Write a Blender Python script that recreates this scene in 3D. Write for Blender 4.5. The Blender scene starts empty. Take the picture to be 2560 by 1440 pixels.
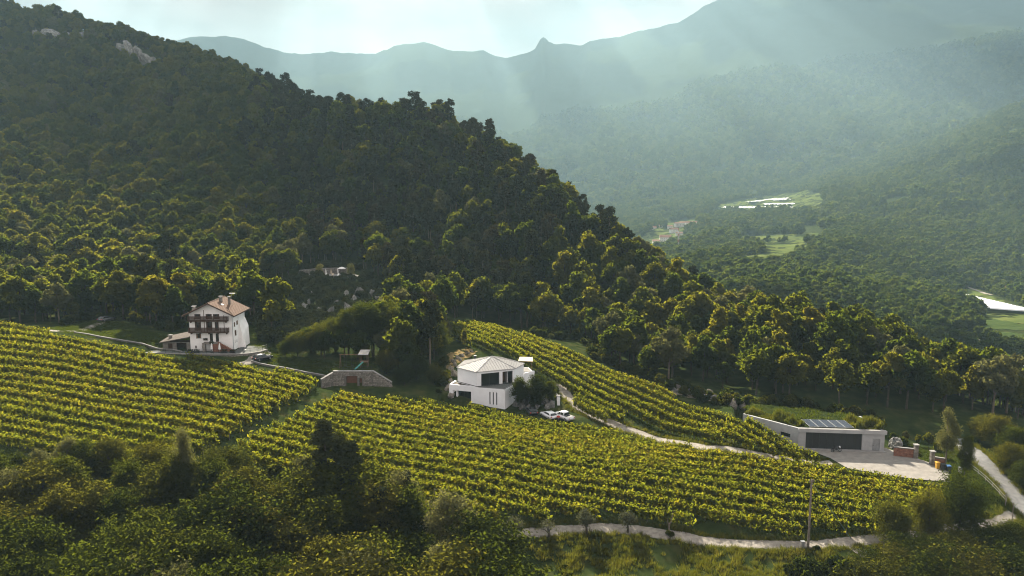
import bpy, bmesh, math, random
import numpy as np
from mathutils import Vector, Matrix

rng = np.random.default_rng(7)
random.seed(7)
R = math.radians
scene = bpy.context.scene
COL = scene.collection

# ------------------------------------------------------------------ camera, sky, sun, exposure
CAM_Z = 50.0
PITCH = R(8.0)
FPX = 1960.0
cam_d = bpy.data.cameras.new("camera")
cam_d.sensor_width = 36.0
cam_d.lens = 36.0 * FPX / 2560.0
cam_d.clip_start = 0.5
cam_d.clip_end = 40000.0
cam = bpy.data.objects.new("camera", cam_d)
COL.objects.link(cam)
cam.location = (0, 0, CAM_Z)
cam.rotation_euler = (R(90) - PITCH, 0, 0)
scene.camera = cam

SUN_EL = R(30.0)
SUN_AZ = R(-13.0)          # measured from +Y, positive towards +X
world = bpy.data.worlds.new("World")
scene.world = world
world.use_nodes = True
wn = world.node_tree
wn.nodes.clear()
def W(t, **kw):
    n = wn.nodes.new(t)
    for k, v in kw.items():
        setattr(n, k, v)
    return n
w_out = W('ShaderNodeOutputWorld')
w_bg = W('ShaderNodeBackground')
w_sky = W('ShaderNodeTexSky')
w_sky.sky_type = 'NISHITA'
w_sky.sun_disc = False
w_sky.sun_elevation = SUN_EL
w_sky.sun_rotation = SUN_AZ
w_sky.altitude = 300
w_sky.dust_density = 2.0
w_tc = W('ShaderNodeTexCoord')
w_map = W('ShaderNodeMapping')
w_map.inputs['Scale'].default_value = (1.0, 1.0, 2.6)
w_noise = W('ShaderNodeTexNoise')
w_noise.inputs['Scale'].default_value = 8.0
w_noise.inputs['Detail'].default_value = 7.0
w_noise.inputs['Roughness'].default_value = 0.55
w_ramp = W('ShaderNodeValToRGB')
w_ramp.color_ramp.elements[0].position = 0.34
w_ramp.color_ramp.elements[0].color = (1.5, 1.42, 1.42, 1)
w_ramp.color_ramp.elements[1].position = 0.68
w_ramp.color_ramp.elements[1].color = (4.15, 3.6, 3.4, 1)
w_mix = W('ShaderNodeMix', data_type='RGBA')
w_mix.inputs['Factor'].default_value = 0.93
# sky dimmed towards the sun, brightened behind the camera as added fill light
w_dot = W('ShaderNodeVectorMath', operation='DOT_PRODUCT')
w_dot.inputs[1].default_value = (math.sin(SUN_AZ) * math.cos(SUN_EL), math.cos(SUN_AZ) * math.cos(SUN_EL), math.sin(SUN_EL))
w_fill = W('ShaderNodeMapRange')
w_fill.interpolation_type = 'SMOOTHSTEP'
for k_, v_ in (('From Min', 0.5), ('From Max', 1.0), ('To Min', 2.1), ('To Max', 0.52)):
    w_fill.inputs[k_].default_value = v_
w_scl = W('ShaderNodeVectorMath', operation='SCALE')
wn.links.new(w_tc.outputs['Generated'], w_dot.inputs[0])
wn.links.new(w_dot.outputs['Value'], w_fill.inputs[0])
wn.links.new(w_tc.outputs['Generated'], w_map.inputs['Vector'])
wn.links.new(w_map.outputs[0], w_noise.inputs['Vector'])
wn.links.new(w_noise.outputs[0], w_ramp.inputs[0])
wn.links.new(w_ramp.outputs[0], w_scl.inputs[0])
wn.links.new(w_fill.outputs[0], w_scl.inputs['Scale'])
wn.links.new(w_sky.outputs[0], w_mix.inputs['A'])
wn.links.new(w_scl.outputs[0], w_mix.inputs['B'])
wn.links.new(w_mix.outputs['Result'], w_bg.inputs[0])
w_bg.inputs[1].default_value = 0.05
wn.links.new(w_bg.outputs[0], w_out.inputs[0])

sun_d = bpy.data.lights.new("sun", 'SUN')
sun_d.energy = 5.0
sun_d.angle = R(0.6)
sun_d.color = (1.0, 0.90, 0.74)
sun = bpy.data.objects.new("sun", sun_d)
COL.objects.link(sun)
SUN_DIR = Vector((math.sin(SUN_AZ) * math.cos(SUN_EL), math.cos(SUN_AZ) * math.cos(SUN_EL), math.sin(SUN_EL)))
sun.rotation_euler = SUN_DIR.to_track_quat('Z', 'Y').to_euler()
sun.location = (0, 0, 300)

vs = scene.view_settings
vs.view_transform = 'Standard'
vs.look = 'None'
vs.exposure = 2.15
vs.gamma = 1.0
cy = scene.cycles
cy.use_denoising = True
cy.max_bounces = 6
cy.diffuse_bounces = 1
cy.glossy_bounces = 2
cy.transmission_bounces = 3
cy.transparent_max_bounces = 6
cy.volume_bounces = 1
cy.sample_clamp_indirect = 6.0
cy.filter_width = 1.1

# ------------------------------------------------------------------ pixel <-> place helpers
SP, CP = math.sin(PITCH), math.cos(PITCH)
def ray(px, py):
    u = (px - 1280.0) / FPX
    v = (720.0 - py) / FPX
    return np.array([u, CP + v * SP, -SP + v * CP])
def at_y(px, py, Y):
    d = ray(px, py)
    t = Y / d[1]
    return np.array([d[0] * t, Y, CAM_Z + d[2] * t])
def at_z(px, py, z):
    d = ray(px, py)
    t = (z - CAM_Z) / d[2]
    return np.array([d[0] * t, d[1] * t, z])

# ------------------------------------------------------------------ terrain
# ground points read off the photograph: (pixel x, pixel y, metres away, height of the trees that hide the ground there)
GP = [
 # valley vineyards, left block
 (0,1090,130,0),(150,1120,126,0),(300,1130,126,0),(480,1145,124,0),(0,805,188,0),(0,950,155,0),(190,838,178,0),(430,880,172,0),
 (300,1000,147,0),(540,885,173,0),(640,905,170,0),(820,945,166,0),(650,1020,146,0),(-250,1080,128,0),(-250,800,195,0),(-250,940,158,0),
 # main block
 (835,965,163,0),(890,965,165,0),(1000,1000,158,0),(1130,1005,161,0),(1270,1030,160,0),(1430,1058,155,0),(1100,1265,112,0),
 (900,1100,136,0),(1250,1160,127,0),(1600,1200,121,0),(1560,1075,150,0),(1650,1097,146,0),(1900,1200,122,0),(2050,1160,133,0),
 (2180,1172,131,0),(2360,1215,126,0),(2240,1300,110,0),
 # track and the bank under it
 (1220,1330,106,0),(1400,1315,108,0),(1600,1318,108,0),(1800,1345,105,0),(2020,1362,103,0),(2230,1345,105,0),(2400,1310,110,0),
 (1220,1366,102.4,0),(1300,1358,103.2,0),(1500,1345,104.8,0),(1700,1353,103.8,0),(1900,1380,100.9,0),(2000,1384,100.4,0),(2120,1378,101,0),
 (1220,1428,98.6,0),(1350,1417,100.0,0),(1500,1410,101.4,0),(1700,1410,101.2,0),(1900,1414,98.9,0),(2000,1414,98.6,0),(2120,1405,98.6,0),
 (1350,1440,97.0,0),(1500,1440,97.0,0),(1700,1440,96.6,0),(1900,1445,94.8,0),(1500,1480,92,0),(1900,1480,90,0),
 # upper block, behind the new house
 (1150,800,235,0),(1300,830,222,0),(1450,880,200,0),(1650,965,171,0),(1850,1035,151,0),(1400,960,175,0),(1250,880,196,0),
 # winery yard and road
 (2010,1125,139.5,0),(2211,1130,139.5,0),(2300,1180,131,0),(2450,1145,136,0),(2510,1200,128,0),(2560,1265,120,0),(2700,1350,108,0),
 # behind chalet, cliff foot and lawn
 (200,830,186,0),(300,800,205,0),(450,830,196,0),(680,870,182,0),(760,890,180,0),(880,915,172,0),(700,790,212,0),(800,805,228,0),(900,800,236,0),
 (1000,790,240,0),(1100,790,240,0),
 # forest slope
 (0,780,205,4),(0,600,300,8),(0,470,390,8),(0,330,500,8),(0,170,640,8),(0,25,770,8),
 (150,700,250,8),(150,480,385,8),(150,40,745,8),
 (300,700,245,8),(300,560,330,8),(300,430,405,8),(300,300,520,8),(300,180,620,8),(300,80,705,8),
 (450,640,290,8),(450,480,375,8),(450,350,455,8),(450,130,660,8),
 (600,720,235,8),(600,600,310,8),(600,480,370,8),(600,360,430,8),(600,275,490,8),(560,165,640,8),(680,222,590,8),
 (760,700,276,0),(840,690,281,0),(930,705,281,0),(760,580,320,8),(760,420,395,8),(760,260,450,8),
 (940,600,320,8),(940,420,380,8),(940,268,430,8),
 (1100,700,275,8),(1100,550,330,8),(1100,400,385,8),(1100,285,422,8),
 (1250,740,262,8),(1250,600,300,8),(1250,450,350,8),(1250,350,395,8),
 (1380,760,250,8),(1380,640,280,8),(1380,540,310,8),(1370,445,352,8),(1420,505,335,8),(1500,548,320,8),
 (1600,850,215,6),(1600,730,248,8),(1600,620,280,8),(1700,700,258,8),
 (1850,900,185,6),(1850,740,240,9),(2000,960,168,4),(2000,760,225,9),(2100,770,215,9),
 (2300,1060,152,3),(2300,860,192,9),(2480,915,175,9),(2560,950,165,9),(2700,1010,150,9),
]
# places given directly: (slope X/Y, Y, z)
GZ = [
 # ground hidden under the near trees, falling towards the camera
 (-0.65,95,0),(-0.45,95,0),(-0.3,92,-0.5),(-0.15,92,-2),(-0.04,90,-5),(0.2,80,-7),(0.4,82,-6),(0.6,85,-8),(0.8,95,-9),
 (-0.7,68,-5),(-0.3,68,-6),(-0.1,68,-9),(0,60,-18),(0.3,60,-16),(0.7,60,-18),(-0.6,40,-22),(0,40,-28),(0.6,40,-28),
 # behind the spur the ground drops to the valley
 (-0.65,1000,150),(-0.4,950,110),(-0.3,760,110),(-0.2,620,60),(-0.1,600,20),(0.0,560,-5),(0.06,470,-10),(0.12,420,-30),(0.22,370,-40),(0.35,320,-36),(0.48,285,-34),(0.62,270,-38),(0.8,260,-40),
 (0.15,560,-60),(0.0,900,-70),(-0.2,1000,-50),(-0.4,1700,-20),(-0.65,1800,50),(0.1,900,-75),(0.3,440,-52),(0.45,370,-52),(0.7,380,-60),
 (-0.9,200,20),(-0.9,400,70),(-0.9,770,220),(-0.9,130,5),
]
FP = [ # far ground
 (2450,880,420,3),(2500,800,560,0),(2490,745,700,0),(2300,700,750,8),(2300,600,900,8),(2300,480,1150,8),(2560,450,1100,8),
 (2560,255,1650,8),(2400,330,1700,8),(2560,640,820,8),(2430,560,980,8),
 (1900,745,550,8),(2100,700,620,8),(2100,600,850,8),(1750,640,800,8),(1670,602,1200,6),(1900,592,1000,8),(1900,505,1500,4),(1780,532,1480,6),
 (1450,505,1900,8),(1600,405,2300,8),(1900,400,2050,8),(2100,350,2100,8),(2250,420,1500,8),(2000,455,1750,6),(2100,480,1300,8),(2200,520,1150,8),
 (2750,300,1300,8),(2750,600,800,8),(2750,850,480,0),(1300,520,2000,8),(1000,500,2200,8),(600,480,2300,8),(0,450,2400,8),(-400,430,2500,8),
]
def far_y(Y):
    return Y if Y < 600 else 600.0 * (Y / 600.0) ** 1.35
pts = []
for px, py, Y, th in GP + [(a, b, far_y(c), d) for a, b, c, d in FP]:
    p = at_y(px, py, Y)
    pts.append((p[0] / Y, math.log(Y), p[2] - th))
for k, Y, z in GZ:
    pts.append((k, math.log(Y), z))
pts = np.array(pts)
SU = 1.6
def _phi(d2):
    return np.sqrt(d2 + 0.00012)
def _rbf_fit(p):
    a = p[:, :2] * np.array([SU, 1.0])
    d2 = ((a[:, None, :] - a[None]) ** 2).sum(-1)
    n = len(a)
    A = np.zeros((n + 3, n + 3))
    A[:n, :n] = _phi(d2) - np.eye(n) * 0.004
    A[:n, n] = A[n, :n] = 1
    A[:n, n + 1:] = a
    A[n + 1:, :n] = a.T
    b = np.zeros(n + 3)
    b[:n] = p[:, 2]
    return a, np.linalg.solve(A, b)
_ra, _rw = _rbf_fit(pts)
def rbf(u, w):
    q = np.stack([u * SU, w], -1).reshape(-1, 2)
    out = np.empty(len(q))
    n = len(_ra)
    for s in range(0, len(q), 20000):
        qq = q[s:s + 20000]
        d2 = ((qq[:, None, :] - _ra[None]) ** 2).sum(-1)
        out[s:s + 20000] = _phi(d2) @ _rw[:n] + _rw[n] + qq @ _rw[n + 1:]
    return out.reshape(u.shape)

def vnoise(x, y, seed=0):
    xi = np.floor(x).astype(np.int64); yi = np.floor(y).astype(np.int64)
    fx = x - xi; fy = y - yi
    fx = fx * fx * (3 - 2 * fx); fy = fy * fy * (3 - 2 * fy)
    def h(a, b):
        n = (a * 374761393 + b * 668265263 + seed * 974634777) & 0xffffffff
        n = ((n ^ (n >> 13)) * 1274126177) & 0xffffffff
        return ((n ^ (n >> 16)) & 0xffff) / 65535.0
    return (h(xi, yi) * (1 - fx) + h(xi + 1, yi) * fx) * (1 - fy) + (h(xi, yi + 1) * (1 - fx) + h(xi + 1, yi + 1) * fx) * fy
def fbm(x, y, o=4, seed=0):
    s = 0; a = 0.5
    for i in range(o):
        s = s + a * vnoise(x, y, seed + i)
        x = x * 2.03; y = y * 2.03; a *= 0.5
    return s
def sstep(a, b, x):
    t = np.clip((x - a) / (b - a), 0, 1)
    return t * t * (3 - 2 * t)

# crest of the far mountain (pixel x, pixel y), read at 7500 m
CREST_Y = 7500.0
CREST = [(-900,60),(-300,90),(200,130),(380,115),(470,92),(560,88),(610,96),(660,115),(720,130),(760,134),(830,127),(880,132),(940,132),(990,112),(1060,103),(1090,112),
 (1120,124),(1170,127),(1210,124),(1235,136),(1262,142),(1300,135),(1335,122),(1347,104),(1354,91),(1362,90),(1369,101),(1385,107),(1430,108),(1455,112),(1475,100),(1550,90),(1590,78),(1650,66),
 (1700,52),(1760,14),(1850,-30),(2000,-55),(2300,-70),(2560,-75),(3200,-60)]
_cu = np.array([at_y(a, b, CREST_Y)[0] / CREST_Y for a, b in CREST])
_cz = np.array([at_y(a, b, CREST_Y)[2] for a, b in CREST])
def raw_h(u, w):
    Y = np.exp(w); X = u * Y
    z = rbf(u, np.minimum(w, math.log(3900.0)))
    # the mountain
    t = np.clip((Y - 2500.0) / (CREST_Y - 2500.0), 0, 1)
    b = np.minimum(Y, 2300.0)
    crest = np.interp(u, _cu, _cz)
    foot = rbf(u, np.full_like(u, math.log(2500.0)))
    rid = np.abs(fbm(X / 800.0 + 3, Y / 1900.0, 4, 11) - 0.47) * 2
    m = foot + (crest - foot) * (t ** 1.15) - 420 * rid * (t * (1 - t)) * 1.3
    back = np.clip((Y - CREST_Y) / 2600.0, 0, 1)
    m = m - back * (crest - foot) * 0.9
    k = sstep(2500.0, 3400.0, Y)
    z = z * (1 - k) + m * k
    # roughness of the ground
    z = z + sstep(240, 420, Y) * (fbm(X / 60.0, Y / 60.0, 4, 3) - 0.47) * np.clip(Y / 60.0, 4, 26)
    z = z + (fbm(X / 9.0, Y / 9.0, 3, 5) - 0.44) * 0.5
    return z

NU, NW = 600, 560
U0, U1 = -1.0, 1.0
W0, W1 = math.log(38.0), math.log(10500.0)
gu = np.linspace(U0, U1, NU)
gw = np.linspace(W0, W1, NW)
UU, WW = np.meshgrid(gu, gw)
ZZ = raw_h(UU, WW)
GX = UU * np.exp(WW); GY = np.exp(WW)
PADS = []
def pad(poly, z, fall=3.0, fall_back=None):
    """level a polygon of ground to height z (number or array) with a soft edge"""
    global ZZ
    d = poly_dist(poly, GX, GY)
    k = 1 - sstep(0.0, fall, d)
    ZZ = ZZ * (1 - k) + z * k
def poly_dist(poly, X, Y):
    """distance outside a polygon (0 inside)"""
    P = np.asarray(poly, float)
    best = np.full(X.shape, 1e9)
    inside = np.zeros(X.shape, bool)
    n = len(P)
    for i in range(n):
        ax, ay = P[i]; bx, by = P[(i + 1) % n]
        dx, dy = bx - ax, by - ay
        L = dx * dx + dy * dy + 1e-9
        t = np.clip(((X - ax) * dx + (Y - ay) * dy) / L, 0, 1)
        best = np.minimum(best, (X - ax - t * dx) ** 2 + (Y - ay - t * dy) ** 2)
        c = ((ay > Y) != (by > Y)) & (X < dx * (Y - ay) / (dy if dy else 1e-9) + ax)
        inside ^= c
    return np.where(inside, 0.0, np.sqrt(best))
def ground(x, y):
    """height of the ground at x, y"""
    x = np.asarray(x, float); y = np.asarray(y, float)
    fi = (np.log(np.maximum(y, 38.1)) - W0) / (W1 - W0) * (NW - 1)
    fj = (x / y - U0) / (U1 - U0) * (NU - 1)
    i = np.clip(np.floor(fi).astype(int), 0, NW - 2); j = np.clip(np.floor(fj).astype(int), 0, NU - 2)
    # true position inside the cell
    fi = np.clip((y - GY[i, 0]) / (GY[i + 1, 0] - GY[i, 0]), 0, 1); fj = np.clip(fj - j, 0, 1)
    return (ZZ[i, j] * (1 - fi) * (1 - fj) + ZZ[i + 1, j] * fi * (1 - fj) + ZZ[i, j + 1] * (1 - fi) * fj + ZZ[i + 1, j + 1] * fi * fj)
def hit(px, py, y0=60.0, y1=3000.0):
    """where the ray of a pixel meets the ground"""
    ys = np.exp(np.linspace(math.log(y0), math.log(y1), 1200))
    d = ray(px, py)
    t = ys / d[1]
    g = ground(d[0] * t, ys) - (CAM_Z + d[2] * t)
    k = np.argmax(g > 0)
    if g[k] <= 0:
        k = len(ys) - 1
    a = (0 if k == 0 else -g[k - 1]) / max(1e-9, (g[k] - (g[k - 1] if k else 0)))
    y = ys[k - 1] + (ys[k] - ys[k - 1]) * a if k else ys[0]
    x = d[0] * y / d[1]
    return np.array([x, y, float(ground(x, y))])

# ------------------------------------------------------------------ mesh and tagging helpers
def link(o, parent=None):
    COL.objects.link(o)
    if parent is not None:
        o.parent = parent
    return o
def mesh_np(name, V, F, mat=None, smooth=False, nside=4):
    """fast mesh from arrays, all faces with the same number of corners"""
    me = bpy.data.meshes.new(name)
    V = np.asarray(V, np.float32); F = np.asarray(F, np.int32)
    me.vertices.add(len(V)); me.vertices.foreach_set('co', V.ravel())
    me.loops.add(F.size); me.loops.foreach_set('vertex_index', F.ravel())
    me.polygons.add(len(F))
    me.polygons.foreach_set('loop_start', np.arange(0, F.size, nside, dtype=np.int32))
    me.polygons.foreach_set('loop_total', np.full(len(F), nside, np.int32))
    me.polygons.foreach_set('use_smooth', np.full(len(F), bool(smooth)))
    me.update(calc_edges=True)
    if mat is not None:
        me.materials.append(mat)
    return me
def tag(o, label=None, cat=None, group=None, kind=None):
    if label: o['label'] = label
    if cat: o['category'] = cat
    if group: o['group'] = group
    if kind: o['kind'] = kind
    return o
def thing(name, loc, rz, label, cat, group=None):
    o = bpy.data.objects.new(name, None)
    o.empty_display_size = 0.5
    link(o)
    o.location = loc; o.rotation_euler = (0, 0, rz)
    return tag(o, label, cat, group)

# ------------------------------------------------------------------ materials
def new_mat(name):
    m = bpy.data.materials.new(name)
    m.use_nodes = True
    nt = m.node_tree
    nt.nodes.clear()
    out = nt.nodes.new('ShaderNodeOutputMaterial')
    return m, nt, out
def node(nt, t, ins=None, **kw):
    n = nt.nodes.new(t)
    for k, v in kw.items():
        setattr(n, k, v)
    if ins:
        for k, v in ins.items():
            n.inputs[k].default_value = v
    return n
def ramp(nt, stops):
    n = nt.nodes.new('ShaderNodeValToRGB')
    e = n.color_ramp.elements
    while len(e) > 1:
        e.remove(e[-1])
    e[0].position = stops[0][0]; e[0].color = (*stops[0][1], 1)
    for p, c in stops[1:]:
        x = e.new(p); x.color = (*c, 1)
    return n
def surf_mat(name, stops, scale=1.0, detail=5.0, rough=0.9, bump=0.0, bump_dist=0.05, spec=0.2, metallic=0.0, coords='Object', dist=0.0, stretch=None, rnd=0.0):
    """noise-coloured surface"""
    m, nt, out = new_mat(name)
    tc = node(nt, 'ShaderNodeTexCoord')
    nz = node(nt, 'ShaderNodeTexNoise', {'Scale': scale, 'Detail': detail, 'Roughness': 0.6, 'Distortion': dist})
    src = tc.outputs[coords]
    if stretch:
        mp = node(nt, 'ShaderNodeMapping'); mp.inputs['Scale'].default_value = stretch
        nt.links.new(src, mp.inputs[0]); src = mp.outputs[0]
    nt.links.new(src, nz.inputs['Vector'])
    rp = ramp(nt, stops)
    nt.links.new(nz.outputs[0], rp.inputs[0])
    b = node(nt, 'ShaderNodeBsdfPrincipled', {'Roughness': rough, 'Metallic': metallic})
    b.inputs['Specular IOR Level'].default_value = spec
    col = rp.outputs[0]
    if rnd:
        oi = node(nt, 'ShaderNodeObjectInfo')
        mr = node(nt, 'ShaderNodeMapRange', {'To Min': 1 - rnd, 'To Max': 1 + rnd})
        nt.links.new(oi.outputs['Random'], mr.inputs[0])
        vm = node(nt, 'ShaderNodeVectorMath', operation='SCALE')
        nt.links.new(col, vm.inputs[0]); nt.links.new(mr.outputs[0], vm.inputs['Scale'])
        col = vm.outputs[0]
    nt.links.new(col, b.inputs['Base Color'])
    if bump:
        bp = node(nt, 'ShaderNodeBump', {'Strength': bump, 'Distance': bump_dist})
        nt.links.new(nz.outputs[0], bp.inputs['Height'])
        nt.links.new(bp.outputs[0], b.inputs['Normal'])
    nt.links.new(b.outputs[0], out.inputs[0])
    return m
def leaf_mat(name, stops, transl=0.5, tcol=(2.3, 2.15, 0.7), nscale=0.9, rnd_w=0.65, gloss=0.0):
    """leaves: diffuse with light coming through; colour varies from plant to plant and from clump to clump"""
    m, nt, out = new_mat(name)
    oi = node(nt, 'ShaderNodeObjectInfo')
    tc = node(nt, 'ShaderNodeTexCoord')
    nz = node(nt, 'ShaderNodeTexNoise', {'Scale': nscale, 'Detail': 3.0})
    nt.links.new(tc.outputs['Object'], nz.inputs['Vector'])
    mx = node(nt, 'ShaderNodeMix', data_type='FLOAT')
    mx.inputs['Factor'].default_value = rnd_w
    nt.links.new(nz.outputs[0], mx.inputs['A'])
    nt.links.new(oi.outputs['Random'], mx.inputs['B'])
    rp = ramp(nt, stops)
    nt.links.new(mx.outputs['Result'], rp.inputs[0])
    df = node(nt, 'ShaderNodeBsdfDiffuse')
    tr = node(nt, 'ShaderNodeBsdfTranslucent')
    vm = node(nt, 'ShaderNodeVectorMath', operation='MULTIPLY')
    vm.inputs[1].default_value = tcol
    nt.links.new(rp.outputs[0], df.inputs[0])
    nt.links.new(rp.outputs[0], vm.inputs[0])
    nt.links.new(vm.outputs[0], tr.inputs[0])
    ms = node(nt, 'ShaderNodeMixShader'); ms.inputs[0].default_value = transl
    nt.links.new(df.outputs[0], ms.inputs[1]); nt.links.new(tr.outputs[0], ms.inputs[2])
    nt.links.new(ms.outputs[0], out.inputs[0])
    return m
def flat_mat(name, col, rough=0.6, metallic=0.0, spec=0.4, rnd=0.0):
    return surf_mat(name, [(0.3, tuple(c * 0.85 for c in col)), (0.7, tuple(min(1, c * 1.12) for c in col))], 2.5, 4, rough, 0, 0, spec, metallic, rnd=rnd)
def glass_mat(name, col=(0.012, 0.015, 0.016), rough=0.06):
    m, nt, out = new_mat(name)
    b = node(nt, 'ShaderNodeBsdfPrincipled', {'Base Color': (*col, 1), 'Roughness': rough, 'IOR': 1.5})
    nt.links.new(b.outputs[0], out.inputs[0])
    return m

M = {}
M['ground'] = surf_mat('ground_grass', [(0.25, (0.012, 0.019, 0.007)), (0.5, (0.024, 0.034, 0.010)), (0.75, (0.055, 0.052, 0.020))], 0.35, 9, 1.0, 0.6, 0.25, 0.0)
M['leaf_a'] = leaf_mat('leaf_broad', [(0.0, (0.0092, 0.0149, 0.0046)), (0.4, (0.0161, 0.0218, 0.0046)), (0.75, (0.0287, 0.0310, 0.0057)), (1.0, (0.0488, 0.0425, 0.0115))], transl=0.5, tcol=(9.00, 8.10, 2.34))
M['leaf_near'] = leaf_mat('leaf_near', [(0.0, (0.0090, 0.0135, 0.0045)), (0.45, (0.0165, 0.0218, 0.0053)), (1.0, (0.0375, 0.0353, 0.0105))], transl=0.5, tcol=(5.94, 5.40, 1.62), nscale=0.6)
M['leaf_pale'] = leaf_mat('leaf_pale', [(0.0, (0.05, 0.054, 0.026)), (1.0, (0.095, 0.094, 0.046))], transl=0.5, tcol=(2.2, 2.1, 1.1), nscale=0.6)
M['leaf_pine'] = leaf_mat('leaf_pine', [(0.0, (0.0108, 0.0156, 0.0072)), (0.6, (0.0204, 0.0228, 0.0090)), (0.85, (0.0300, 0.0258, 0.0120)), (1.0, (0.0510, 0.0288, 0.0168))], transl=0.2, tcol=(1.58, 1.45, 0.79))
M['leaf_dark'] = leaf_mat('leaf_dark', [(0.0, (0.016, 0.022, 0.010)), (1.0, (0.034, 0.038, 0.015))], transl=0.2, tcol=(1.2, 1.1, 0.6))
M['leaf_far'] = leaf_mat('leaf_far', [(0.0, (0.0138, 0.0245, 0.0092)), (0.5, (0.0260, 0.0367, 0.0107)), (1.0, (0.0459, 0.0536, 0.0168))], transl=0.45, tcol=(4.20, 4.05, 1.50))
M['leaf_olive'] = leaf_mat('leaf_olive', [(0.0, (0.060, 0.066, 0.038)), (1.0, (0.10, 0.10, 0.060))], transl=0.35, tcol=(1.2, 1.15, 0.7))
M['leaf_vine'] = leaf_mat('leaf_vine', [(0.15, (0.0192, 0.0304, 0.0056)), (0.5, (0.0384, 0.0464, 0.0072)), (0.85, (0.0760, 0.0656, 0.0128))], transl=0.5, tcol=(7.8, 6.7, 2.1), nscale=1.3, rnd_w=0.12)
M['leaf_grass'] = leaf_mat('leaf_grass', [(0.2, (0.030, 0.042, 0.009)), (0.6, (0.060, 0.062, 0.014)), (1.0, (0.11, 0.088, 0.032))], transl=0.45, tcol=(2.6, 2.4, .9), nscale=0.8, rnd_w=0.35)
M['leaf_lawn'] = leaf_mat('leaf_lawn', [(0.2, (0.018, 0.030, 0.007)), (0.6, (0.034, 0.046, 0.010)), (1.0, (0.06, 0.06, 0.018))], transl=0.45, tcol=(2.6, 2.4, .8), nscale=0.8, rnd_w=0.3)
M['bark'] = surf_mat('bark', [(0.3, (0.030, 0.024, 0.018)), (0.7, (0.085, 0.070, 0.055))], 3.0, 6, 0.95, 0.5, 0.05, 0.1)
M['bark_pale'] = surf_mat('bark_pale', [(0.3, (0.08, 0.065, 0.05)), (0.7, (0.16, 0.13, 0.10))], 3.0, 6, 0.95, 0.5, 0.05, 0.1)

# ------------------------------------------------------------------ the ground sheet is made after all pads (make_terrain)
def make_terrain():
    idx = np.arange(NU * NW).reshape(NW, NU)
    F = np.stack([idx[:-1, :-1], idx[:-1, 1:], idx[1:, 1:], idx[1:, :-1]], -1).reshape(-1, 4)
    V = np.stack([GX, GY, ZZ], -1).reshape(-1, 3)
    o = link(bpy.data.objects.new('terrain', mesh_np('terrain', V, F, M['ground'], True)))
    return tag(o, kind='structure')

# ------------------------------------------------------------------ plants: builders of crown and trunk arrays
def cards(P, N, S, rot=None, aspect=1.35, jitter=0.55):
    """diamond-shaped leaves at points P, facing N, of half-size S"""
    n = len(P)
    N = N + rng.normal(0, jitter, (n, 3))
    N /= np.linalg.norm(N, axis=1, keepdims=True) + 1e-9
    A = rng.normal(0, 1, (n, 3))
    T = np.cross(N, A); T /= np.linalg.norm(T, axis=1, keepdims=True) + 1e-9
    B = np.cross(N, T)
    S = np.asarray(S).reshape(-1, 1) * np.ones((n, 1))
    a = T * S * aspect; b = B * S / aspect
    fold = N * S * 0.25
    V = np.stack([P - a, P + b * 1.0 - fold, P + a, P - b * 1.0 - fold], 1).reshape(-1, 3)
    F = np.arange(4 * n).reshape(-1, 4)
    return V, F
def tube(p, r, sides=6):
    """tapered tube along points p with radii r (quads, open ends closed by the next part)"""
    p = np.asarray(p, float); n = len(p)
    V = []
    for i in range(n):
        d = p[min(i + 1, n - 1)] - p[max(i - 1, 0)]
        d /= np.linalg.norm(d) + 1e-9
        ref = np.array([1.0, 0, 0]) if abs(d[0]) < 0.8 else np.array([0, 1.0, 0])
        a = np.cross(d, ref); a /= np.linalg.norm(a); b = np.cross(d, a)
        for k in range(sides):
            t = 2 * math.pi * k / sides
            V.append(p[i] + r[i] * (a * math.cos(t) + b * math.sin(t)))
    F = []
    for i in range(n - 1):
        for k in range(sides):
            F.append((i * sides + k, i * sides + (k + 1) % sides, (i + 1) * sides + (k + 1) % sides, (i + 1) * sides + k))
    return np.array(V), np.array(F)
def join(parts):
    V = []; F = []; o = 0
    for v, f in parts:
        V.append(v); F.append(f + o); o += len(v)
    return np.concatenate(V), np.concatenate(F)
def clump_crown(cents, rads, ncards, size, flat=0.75, up=0.35, jit=0.55, aspect=1.35, sprig=0):
    if sprig:
        # leaves gathered in sprays that stand out of the clump
        w = rads ** 2; w = w / w.sum()
        ns = ncards // sprig
        which = rng.choice(len(cents), ns, p=w)
        D = rng.normal(0, 1, (ns, 3)); D[:, 2] += up
        D /= np.linalg.norm(D, axis=1, keepdims=True)
        rr = rads[which] * rng.uniform(0.55, 1.25, ns)
        S0 = cents[which] + D * rr[:, None] * np.array([1, 1, flat])
        P = np.repeat(S0, sprig, 0) + rng.normal(0, 1, (ns * sprig, 3)) * np.array([.26, .26, .13]) + np.repeat(D, sprig, 0) * rng.normal(0, .16, (ns * sprig, 1))
        Nn = np.repeat(D, sprig, 0) * .6 + np.array([0, 0, .5])
        return cards(P, Nn, size * rng.uniform(0.6, 1.35, ns * sprig), jitter=jit, aspect=aspect)
    w = rads ** 2; w = w / w.sum()
    which = rng.choice(len(cents), ncards, p=w)
    D = rng.normal(0, 1, (ncards, 3)); D[:, 2] += up
    D /= np.linalg.norm(D, axis=1, keepdims=True)
    rr = rads[which] * rng.uniform(0.62, 1.08, ncards)
    P = cents[which] + D * rr[:, None] * np.array([1, 1, flat])
    S = size * rng.uniform(0.6, 1.35, ncards)
    return cards(P, D + np.array([0, 0, 0.25]), S, jitter=jit, aspect=aspect)
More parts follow.
